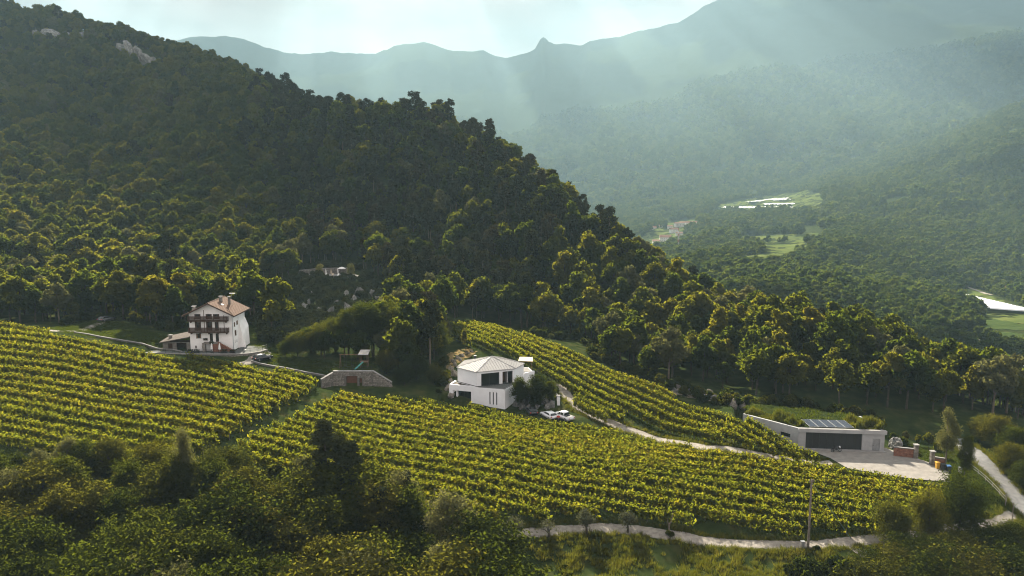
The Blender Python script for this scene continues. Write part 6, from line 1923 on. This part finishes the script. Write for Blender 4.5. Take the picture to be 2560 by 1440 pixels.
# ------------------------------------------------------------------ olive trees by the track
def olive(h, r, n, seed, dense=True):
    C = []; Rr = []
    st = np.random.default_rng(seed)
    for k in range(9):
        a = st.uniform(0, 6.28); q = st.uniform(.1, .75) * r
        C.append((math.cos(a) * q, math.sin(a) * q, h * st.uniform(.5, .88))); Rr.append(r * st.uniform(.3, .5))
    C = np.array(C); Rr = np.array(Rr)
    crown = clump_crown(C, Rr, n, .10, flat=.8, sprig=6)
    parts = [tube([(0, 0, -.3), (.05, 0, h * .18), (-.02, .03, h * .34)], [.22, .17, .15], 8)]
    for k in range(5):
        parts.append(tube([(-.02, .03, h * .3), C[k] * .5 + np.array([0, 0, h * .22]), C[k]], [.12, .08, .03], 6))
    return crown, join(parts)
for i, (px, py, top, r, n, lb) in enumerate(((1285, 1353, 1290, 1.25, 1500, 'bushy olive tree at the left end of the row beside the track'), (1372, 1347, 1298, 1.5, 260, 'heavily pruned olive tree with bare spreading limbs beside the track'),
        (1466, 1339, 1271, 1.15, 1500, 'upright olive tree standing between the pruned olive and the round one'), (1569, 1332, 1277, .95, 1500, 'compact round olive tree beside the gravel track'))):
    p = hit(px, py)
    h = at_y(px, top, p[1])[2] - p[2]
    pr = Proto('olive', olive(h * .93, r, n, i), M['leaf_olive'], M['bark'])
    plant(pr, 'olive_tree', tuple(p), 0, 1.0, lb, 'tree')
def dead_tree():
    p = hit(1672, 1334)
    v, f = join([tube([(0, 0, -.2), (.02, 0, .9), (-.05, 0, 1.6)], [.16, .13, .09], 7), tube([(0, 0, 1.2), (.35, 0, 2.0), (.5, .1, 3.0), (.7, .1, 3.5)], [.09, .07, .04, .015], 6), tube([(-.02, 0, 1.3), (-.25, .1, 1.9), (-.2, .1, 2.3)], [.08, .05, .02], 6), tube([(.4, .05, 2.3), (.2, 0, 2.8)], [.04, .015], 5)])
    o = thing('dead_tree', tuple(p), 0, 'bare dead tree stump with one raised limb above a green bush', 'tree')
    link(bpy.data.objects.new('trunk', mesh_np('dead_trunk', v, f, M['bark_pale'], True)), o)
dead_tree()
for px, py, s, lb in ((1672, 1340, .5, 'small bright bush at the foot of the dead tree'), (1440, 1343, .35, 'low green bush left of the upright olive'), (1484, 1341, .4, 'low green bush right of the upright olive'), (1305, 1358, .55, 'dark low bush beside the bushy olive'), (2040, 1375, .4, 'small bush at the foot of the utility pole')):
    p = hit(px, py)
    plant(SHR[0], 'bush', tuple(p), rng.uniform(0, 6), s, lb, 'bush')
# trees on the rock next to the new house
tree_at(1300, 938, 161.5, NB, 1.0, 'house_tree', 'small leafy tree against the right corner of the new house')
tree_at(1345, 935, 162.5, NB, 1.15, 'house_tree', 'spreading tree on the rock between the new house and the lane')
tree_at(1375, 950, 163.5, NB, .9, 'house_tree', 'small tree leaning over the lane wall beside the new house')

# ------------------------------------------------------------------ rough growth: shrubs of the banks, long grass
def grass_clump(n=46, h=.55, r=.42):
    P = np.concatenate([rng.normal(0, r * .55, (n, 2)), np.zeros((n, 1))], 1)
    a = rng.uniform(0, 6.283, n)
    side = np.stack([np.cos(a), np.sin(a), np.zeros(n)], 1) * .035
    tip = P * 1.5 + np.stack([rng.normal(0, .1, n), rng.normal(0, .1, n), h * rng.uniform(.5, 1.2, n)], 1)
    V = np.stack([P - side - (0, 0, .05), P + side - (0, 0, .05), tip + side * .3, tip - side * .3], 1).reshape(-1, 3)
    return (V, np.arange(4 * n).reshape(-1, 4)), tube([(0, 0, -.1), (0, 0, .05)], [.02, .01], 3)
GRA = [Proto('grass', grass_clump(), M['leaf_grass'], M['bark']) for _ in range(3)]
LAW = [Proto('lawn_grass', grass_clump(40, .26, .5), M['leaf_lawn'], M['bark']) for _ in range(2)]
def fill(poly, area, avoid=(), edge=0.0):
    poly = np.array(poly)
    mn, mx = poly.min(0), poly.max(0)
    n = int((mx[0] - mn[0]) * (mx[1] - mn[1]) / area)
    q = rng.uniform(mn, mx, (n, 2))
    k = poly_dist(poly, q[:, 0], q[:, 1]) <= edge + 1e-6
    for a, m in avoid:
        k &= poly_dist(np.array(a), q[:, 0], q[:, 1]) > m
    q = q[k]
    return q
def line_dist(L, x, y):
    L = np.array(L); best = np.full(x.shape, 1e9)
    for i in range(len(L) - 1):
        ax, ay = L[i]; dx, dy = L[i + 1] - L[i]
        t = np.clip(((x - ax) * dx + (y - ay) * dy) / (dx * dx + dy * dy + 1e-9), 0, 1)
        best = np.minimum(best, np.hypot(x - ax - t * dx, y - ay - t * dy))
    return best
def off_roads(q, m=0):
    k = (line_dist(TRACK, q[:, 0], q[:, 1]) > 1.25 + m) & (line_dist(ROAD, q[:, 0], q[:, 1]) > 1.9 + m) & (line_dist(LANE, q[:, 0], q[:, 1]) > 1.5 + m)
    return q[k]
allq = []
bankp = W2([(1060, 1355), (1230, 1345), (1400, 1332), (1600, 1330), (1800, 1362), (2000, 1372), (2220, 1352), (2400, 1325), (2540, 1295), (2560, 1330), (2400, 1400), (2250, 1440)]) + [(40, 84), (-8, 84)]
g = off_roads(fill(bankp, .30))
dens = fbm(g[:, 0] / 2.5, g[:, 1] / 2.5, 3, 61)
g = g[dens > .36]
verge = off_roads(fill(W2([(1100, 1318), (1250, 1314), (1500, 1304), (1640, 1312), (1780, 1340), (1900, 1350), (2100, 1344), (2230, 1322), (2240, 1340), (2100, 1352), (1900, 1358), (1700, 1338), (1500, 1316), (1230, 1334)]), .5))
edges = []
for L_, w_ in ((TRACK, 1.45), (ROAD, 2.1), (LANE, 1.65)):
    r_ = resample_lin(np.array(L_), .35)
    t_ = np.gradient(r_, axis=0); t_ /= np.linalg.norm(t_, axis=1, keepdims=True)
    for sg in (-1, 1):
        edges.append(r_ + np.stack([t_[:, 1], -t_[:, 0]], 1) * sg * (w_ + rng.normal(0, .25, (len(r_), 1))))
g = np.concatenate([g, verge] + edges)
scatter('long_grass', GRA, np.concatenate([g, ground(g[:, 0], g[:, 1])[:, None]], 1), rng.uniform(0, 6.28, len(g)), rng.uniform(.5, 1.25, len(g)) * (.55 + .9 * fbm(g[:, 0] / 3, g[:, 1] / 3, 2, 8)), rng.integers(0, 3, len(g)), 'rough yellow green grass on the banks and verges of the track', 'grass')
lawn = [fill(W2([(120, 822), (215, 800), (300, 806), (400, 838), (470, 838), (470, 880), (430, 880), (340, 862), (190, 838)]), .55),
        fill(W2([(640, 860), (700, 880), (840, 905), (960, 935), (960, 968), (820, 940), (720, 920), (650, 905)]), .55),
        fill(W2([(600, 800), (640, 790), (700, 800), (760, 810), (760, 870), (660, 870)]), .6),
        fill(W2([(1980, 1010), (2190, 1050), (2240, 1120), (2215, 1078), (2000, 1062), (1860, 1030), (1850, 1005)]), .4),
        fill(W2([(2240, 1110), (2330, 1120), (2430, 1118), (2560, 1240), (2600, 1330), (2500, 1290), (2380, 1200)]), .4),
        fill(W2([(740, 705), (760, 690), (800, 700), (790, 712), (750, 730)]), .5),
        fill(LEFT_BLOCK, 1.6), fill(MAIN_BLOCK, 1.6), fill(UPPER_BLOCK, 1.3)]
lawn = off_roads(np.concatenate(lawn))
lawn = lawn[poly_dist(np.array(YARD), lawn[:, 0], lawn[:, 1]) > .2]
scatter('lawn_grass', LAW, np.concatenate([lawn, ground(lawn[:, 0], lawn[:, 1])[:, None]], 1), rng.uniform(0, 6.28, len(lawn)), rng.uniform(.6, 1.3, len(lawn)), rng.integers(0, 2, len(lawn)), 'short green grass of the lawns and between the vine rows', 'grass')
sh = [fill(W2([(1850, 1000), (2000, 1008), (2190, 1045), (2240, 1090), (2215, 1062), (2000, 1035), (1860, 1018)]), 4.0),
      fill(W2([(1630, 955), (1850, 1000), (1860, 1025), (1780, 1015), (1650, 972)]), 4.5), fill(W2([(640, 800), (700, 800), (720, 850), (690, 870), (650, 850)]), 4.0),
      fill(W2([(490, 815), (630, 812), (640, 795), (600, 780), (480, 795)]), 3.5), fill(W2([(150, 815), (215, 800), (300, 804), (470, 836), (470, 815), (300, 790), (200, 785)]), 5.0),
      fill(W2([(1330, 842), (1460, 852), (1480, 895), (1640, 955), (1640, 945), (1500, 880), (1470, 840), (1340, 830)]), 4.0),
      fill(W2([(2240, 1105), (2300, 1128), (2300, 1140), (2250, 1128)]), 2.5), fill(W2([(2440, 1125), (2600, 1290), (2640, 1260), (2500, 1120)]), 3.5),
      fill(W2([(1290, 985), (1385, 985), (1390, 1020), (1300, 1025)]), 2.5), fill(W2([(1100, 905), (1118, 900), (1120, 1000), (1095, 1000)]), 3.0)]
sh = off_roads(np.concatenate(sh), 1.0)
# keep clear of the chalet, the terrace and the buildings
for rect in ([(CH_X0 - 8, 171), (CH_X0 + 17, 171), (CH_X0 + 17, 176), (CH_X0 + CH_W + 1.5, 185), (CH_X0 - 8, 181)], [(p[0], p[1]) for p in UT], [(-14.5, 160), (3, 160), (6, 173), (5, 179), (-11, 176), (-14.5, 168)]):
    sh = sh[poly_dist(np.array(rect), sh[:, 0], sh[:, 1]) > .8]
wb_ = [tuple(np.array(WIN[0][:2]) + (-1, -1)), tuple(WIN[1][:2]), tuple(WIN[2][:2]), (WIN[2][0], WIN[2][1] + 9), (WIN[0][0] + 3, WIN[0][1] + 8)]
sh = sh[poly_dist(np.array(wb_), sh[:, 0], sh[:, 1]) > .8]
scatter('scrub', SHR, np.concatenate([sh, ground(sh[:, 0], sh[:, 1])[:, None]], 1), rng.uniform(0, 6.28, len(sh)), rng.uniform(.4, 1.25, len(sh)), rng.integers(0, 3, len(sh)), 'dark scrub of bushes on the cliff and along the edge of the wood', 'scrub')
dk = np.concatenate([fill(CLIFF, 4.2), fill(W2([(625, 812), (660, 790), (760, 800), (830, 812), (900, 830), (900, 850), (800, 850), (740, 870), (690, 880), (650, 850)]), 3.4), fill(W2([(640, 870), (690, 885), (700, 900), (650, 890)]), 5.0)])
dk = dk[(poly_dist(np.array([(p[0], p[1]) for p in UT]), dk[:, 0], dk[:, 1]) > 1.2) & (poly_dist(np.array([(CH_X0 - 8, 171), (CH_X0 + 17, 171), (CH_X0 + 17, 176), (CH_X0 + CH_W + 1.5, 185), (CH_X0 - 8, 181)]), dk[:, 0], dk[:, 1]) > .8)]
scatter('dark_scrub', SHD, np.concatenate([dk, ground(dk[:, 0], dk[:, 1])[:, None]], 1), rng.uniform(0, 6.28, len(dk)), rng.uniform(.35, 1.3, len(dk)), rng.integers(0, 2, len(dk)), 'nearly black scrub on the shaded cliff beside the chalet', 'scrub')
print('grass', len(g), len(lawn), 'scrub', len(sh))

# ------------------------------------------------------------------ the far valley
M['meadow'] = surf_mat('meadow', [(0.3, (0.055, 0.080, 0.020)), (0.7, (0.11, 0.125, 0.036))], .06, 8, 1.0, 0, 0, 0)
M['orchard'] = surf_mat('orchard', [(0.3, (0.030, 0.050, 0.014)), (0.7, (0.055, 0.075, 0.022))], .2, 8, 1.0, 0, 0, 0)
M['film'] = surf_mat('greenhouse_film', [(0.3, (0.55, 0.56, 0.56)), (0.7, (0.66, 0.67, 0.67))], .4, 5, .5, 0, 0, .3)
M['far_wall'] = surf_mat('far_wall', [(0.3, (0.50, 0.47, 0.42)), (0.7, (0.68, 0.65, 0.60))], .15, 4, .95, rnd=.2)
M['far_roof'] = surf_mat('far_roof', [(0.3, (0.22, 0.12, 0.085)), (0.7, (0.34, 0.20, 0.145))], .4, 5, .95, rnd=.2)
for nm, fpx in FIELDS_PX:
    m_ = M['orchard'] if nm in ('vineyard_field', 'bend_field') else M['meadow']
    drape(nm, W2([(a, b) for a, b in fpx]), m_, .25, 3.0)
def house(px, py, w, d, h, rz, label, group=None, roof_h=None, roofm=None):
    p = hit(px, py)
    o = thing('village_house', (p[0], p[1], p[2]), rz, label, 'house', group)
    w, d, h = (w * 1.25, d * 1.25, h * 1.2) if p[1] > 1000 else (w, d, h)
    rh = roof_h or w * .22
    link(bpy.data.objects.new('wall', boxes_mesh('wall', [np.array([(-w / 2, -d / 2, -3), (w / 2, -d / 2, -3), (w / 2, d / 2, -3), (-w / 2, d / 2, -3), (-w / 2, -d / 2, h), (w / 2, -d / 2, h), (w / 2, d / 2, h), (-w / 2, d / 2, h)])], M['far_wall'])), o)
    e = .6
    V = [(-w / 2 - e, -d / 2 - e, h + .01), (w / 2 + e, -d / 2 - e, h + .01), (w / 2 + e, d / 2 + e, h + .01), (-w / 2 - e, d / 2 + e, h + .01), (-w / 2 - e, 0, h + rh), (w / 2 + e, 0, h + rh)]
    bm = bmesh.new(); vv = [bm.verts.new(v) for v in V]
    for f in ((0, 1, 5, 4), (2, 3, 4, 5), (1, 2, 5), (3, 0, 4), (3, 2, 1, 0)): bm.faces.new([vv[k] for k in f])
    bmesh.ops.recalc_face_normals(bm, faces=bm.faces)
    me = bpy.data.meshes.new('roof'); bm.to_mesh(me); bm.free(); me.materials.append(roofm or M['far_roof'])
    link(bpy.data.objects.new('roof', me), o)
    nw = max(2, int(w / 3.2))
    for r_ in range(max(1, int(h / 3))):
        for k in range(nw):
            xx = -w / 2 + (k + .5) * w / nw; zz = 1.0 + r_ * 2.9
            link(bpy.data.objects.new('window', boxes_mesh('window', [np.array([(xx - .5, -d / 2 - .05, zz), (xx + .5, -d / 2 - .05, zz), (xx + .5, -d / 2 + .1, zz), (xx - .5, -d / 2 + .1, zz), (xx - .5, -d / 2 - .05, zz + 1.3), (xx + .5, -d / 2 - .05, zz + 1.3), (xx + .5, -d / 2 + .1, zz + 1.3), (xx - .5, -d / 2 + .1, zz + 1.3)])], M['glass'])), o)
    return o
VG = 'houses of the far village'
house(1663, 606, 17, 11, 8.5, R(-8), 'large pale hazy house with a reddish roof beside the lattice mast', None)
for a in ((1693, 566, 9, 8, 6), (1707, 566, 10, 8, 7), (1721, 565, 10, 8, 6.5), (1734, 564, 10, 8, 6), (1684, 582, 12, 9, 6.5), (1655, 560, 8, 7, 5), (1630, 574, 13, 8, 4), (1698, 590, 9, 8, 5), (1652, 569, 7, 6, 4), (1675, 572, 8, 7, 5), (1640, 610, 9, 8, 5)):
    house(a[0], a[1], a[2] * 1.15, a[3], a[4], R(rng.uniform(-25, 25)), 'small pale hazy house in the far village', VG)
house(2502, 926, 9, 7, 5, R(-20), 'white house with a red roof in the valley beyond the right trees')
house(2538, 940, 9, 7, 4, R(15), 'white shed in the valley right of the red-roofed house', roofm=M['film'])
house(2525, 733, 12, 8, 5, R(10), 'pale house with a red roof behind the long greenhouse')
house(2545, 735, 9, 7, 4.5, R(-10), 'smaller pale house half hidden in trees behind the long greenhouse')
def mast():
    p = hit(1695, 628)
    H_ = at_y(1695, 570, p[1])[2] - p[2]
    o = thing('lattice_mast', tuple(p), R(20), 'red and white lattice mast below the far village', 'mast')
    mr = flat_mat('mast_red', (.30, .06, .04), .6); mw = flat_mat('mast_white', (.6, .6, .58), .6)
    ns = 8
    for k in range(ns):
        z0, z1 = H_ * k / ns, H_ * (k + 1) / ns
        w0, w1 = 1.5 * (1 - .8 * k / ns), 1.5 * (1 - .8 * (k + 1) / ns)
        parts = []
        cr = [(-1, -1), (1, -1), (1, 1), (-1, 1)]
        for c in range(4):
            a = cr[c]; b_ = cr[(c + 1) % 4]
            parts.append(tube([(a[0] * w0, a[1] * w0, z0), (a[0] * w1, a[1] * w1, z1)], [.13, .13], 4))
            parts.append(tube([(a[0] * w0, a[1] * w0, z0), (b_[0] * w1, b_[1] * w1, z1)], [.08, .08], 4))
            parts.append(tube([(a[0] * w1, a[1] * w1, z1), (b_[0] * w1, b_[1] * w1, z1)], [.08, .08], 4))
        v, f = join(parts)
        link(bpy.data.objects.new('mast_section', mesh_np('mast_section', v, f, mr if k % 2 else mw)), o)
mast()
def tunnels(name, A, Bq, depth, n, label, r=3.0):
    """row of film tunnels side by side, running from the line A-B uphill"""
    A = hit(*A); Bq = hit(*Bq)
    o = thing(name, tuple((A + Bq) / 2), 0, label, 'greenhouse')
    org = (A + Bq) / 2
    d = (Bq - A); nrm = np.array([-d[1], d[0], 0]); nrm /= np.linalg.norm(nrm)
    if nrm[1] < 0: nrm = -nrm
    zb = float(ground(org[0] + nrm[0] * depth, org[1] + nrm[1] * depth)) - float(ground(org[0], org[1]))
    for k in range(n):
        p0 = A + d * (k / n); p1 = A + d * ((k + 1) / n)
        V = []
        m = 7
        for t in np.linspace(0, 1, 5):
            off = nrm * depth * t
            for j in range(m):
                a = math.pi * j / (m - 1)
                q = (p0 + p1) / 2 + (p1 - p0) * .5 * -math.cos(a) * .98 + off
                gz = (p0[2] + p1[2]) / 2 + zb * t + 1.2
                V.append((q[0], q[1], gz + math.sin(a) * r * .4))
        idx = np.arange(5 * m).reshape(5, m)
        F = np.stack([idx[:-1, :-1], idx[:-1, 1:], idx[1:, 1:], idx[1:, :-1]], -1).reshape(-1, 4)
        link(bpy.data.objects.new('film_tunnel', mesh_np('film_tunnel', np.array(V) - org, F, M['film'], True)), o)
tunnels('greenhouse', (2420, 742), (2600, 785), 34, 22, 'long bright white film greenhouse at the edge of the valley fields')
tunnels('strip_greenhouse', (1802, 521), (2025, 522), 10, 16, 'long thin white greenhouse strip on the hazy terrace', 4)
tunnels('strip_greenhouse', (1912, 511), (1988, 510), 9, 7, 'short thin white greenhouse strip above the long one', 4)
tunnels('terrace_greenhouse', (1862, 507), (1975, 500), 60, 12, 'broad pale greenhouse roof on the hazy terrace above the strips', 4)
tunnels('tent_row', (2362, 706), (2392, 712), 8, 4, 'row of small white tents beside the valley lane', 2)
M['far_lane'] = M['gravel']
strip('valley_lane', W2([(2395, 712), (2430, 722), (2480, 738)]), 4.0, M['gravel'], .4, 2.0)
strip('field_lane', W2([(2390, 824), (2410, 834), (2440, 850), (2500, 856)]), 4.0, M['gravel'], .4, 2.0)
strip('farm_lane', W2([(2462, 908), (2466, 888), (2478, 872), (2460, 862)]), 3.0, M['gravel'], .4, 2.0)

# ------------------------------------------------------------------ unseen cloud bank above the haze, shaped to cast shade and beams
def cloud_bank():
    m, nt, out = new_mat('cloud')
    df = node(nt, 'ShaderNodeBsdfDiffuse', {'Color': (0.85, 0.86, 0.87, 1)})
    tr = node(nt, 'ShaderNodeBsdfTranslucent', {'Color': (0.75, 0.76, 0.78, 1)})
    ms = node(nt, 'ShaderNodeMixShader', {0: 0.35})
    nt.links.new(df.outputs[0], ms.inputs[1]); nt.links.new(tr.outputs[0], ms.inputs[2])
    nt.links.new(ms.outputs[0], out.inputs[0])
    xs = np.arange(-5200, 5200, 46.0); ys = np.arange(3300, 8900, 46.0)
    X, Y = np.meshgrid(xs, ys)
    zc = ZZ.max() + 130
    run = (zc - 60.0) / math.tan(SUN_EL)          # how far the shade falls from the cloud
    EDGE = 435.0 + run * math.cos(SUN_AZ); SX = 60.0 + run * math.sin(SUN_AZ)
    n = fbm(X / 900.0 + 5.3, Y / 1080.0 + 1.7, 5, 77)
    # edge placed so the vineyard stays sunlit and the hill is shaded
    s = n - CLOUD_T + 0.30 * (sstep(EDGE - 110, EDGE + 110, Y + 120 * (fbm(X / 160, Y / 160, 3, 5) - .5)) - 1)
    # gaps widened to let sun onto the valley on the right
    s = s - 0.17 * sstep(SX - 100, SX + 350, X) * (1 - sstep(EDGE + 1000, EDGE + 2600, Y))
    k = np.clip(s / 0.10, 0, 1) ** 0.6
    zc = ZZ.max() + 130
    bot = zc - 45 * k - 30 * k * fbm(X / 90, Y / 90, 3, 9)
    top = zc + 150 * k * fbm(X / 200, Y / 200, 3, 19)
    on = s > 0
    cell = on[:-1, :-1] & on[1:, :-1] & on[:-1, 1:] & on[1:, 1:]
    idx = np.arange(X.size).reshape(X.shape)
    F = np.stack([idx[:-1, :-1], idx[:-1, 1:], idx[1:, 1:], idx[1:, :-1]], -1)[cell]
    V = np.concatenate([np.stack([X, Y, top], -1).reshape(-1, 3), np.stack([X, Y, bot], -1).reshape(-1, 3)])
    F = np.concatenate([F, F[:, ::-1] + X.size])
    used = np.unique(F); re = np.full(len(V), -1); re[used] = np.arange(len(used))
    o = link(bpy.data.objects.new('cloud_bank', mesh_np('cloud_bank', V[used], re[F], m, True)))
    return tag(o, kind='structure')
CLOUD_T = 0.44
cloud_bank()

# ------------------------------------------------------------------ haze
def haze_box():
    m, nt, out = new_mat('haze')
    v = node(nt, 'ShaderNodeVolumePrincipled')
    v.inputs['Color'].default_value = (0.58, 0.86, 1.0, 1)
    v.inputs['Density'].default_value = HAZE_D
    v.inputs['Anisotropy'].default_value = 0.0
    nt.links.new(v.outputs[0], out.inputs['Volume'])
    bm = bmesh.new()
    z0 = ZZ.min() - 1.0; z1 = ZZ.max() + 30
    bmesh.ops.create_cube(bm, size=1.0)
    for w_ in bm.verts:
        w_.co.x = -10600 if w_.co.x < 0 else 10600
        w_.co.y = -60 if w_.co.y < 0 else 10700
        w_.co.z = z0 if w_.co.z < 0 else z1
    me = bpy.data.meshes.new('haze'); bm.to_mesh(me); bm.free()
    me.materials.append(m)
    return tag(link(bpy.data.objects.new('haze', me)), 'thin blue haze filling the air of the valley', 'haze', kind='stuff')
HAZE_D = 0.00008
haze_box()
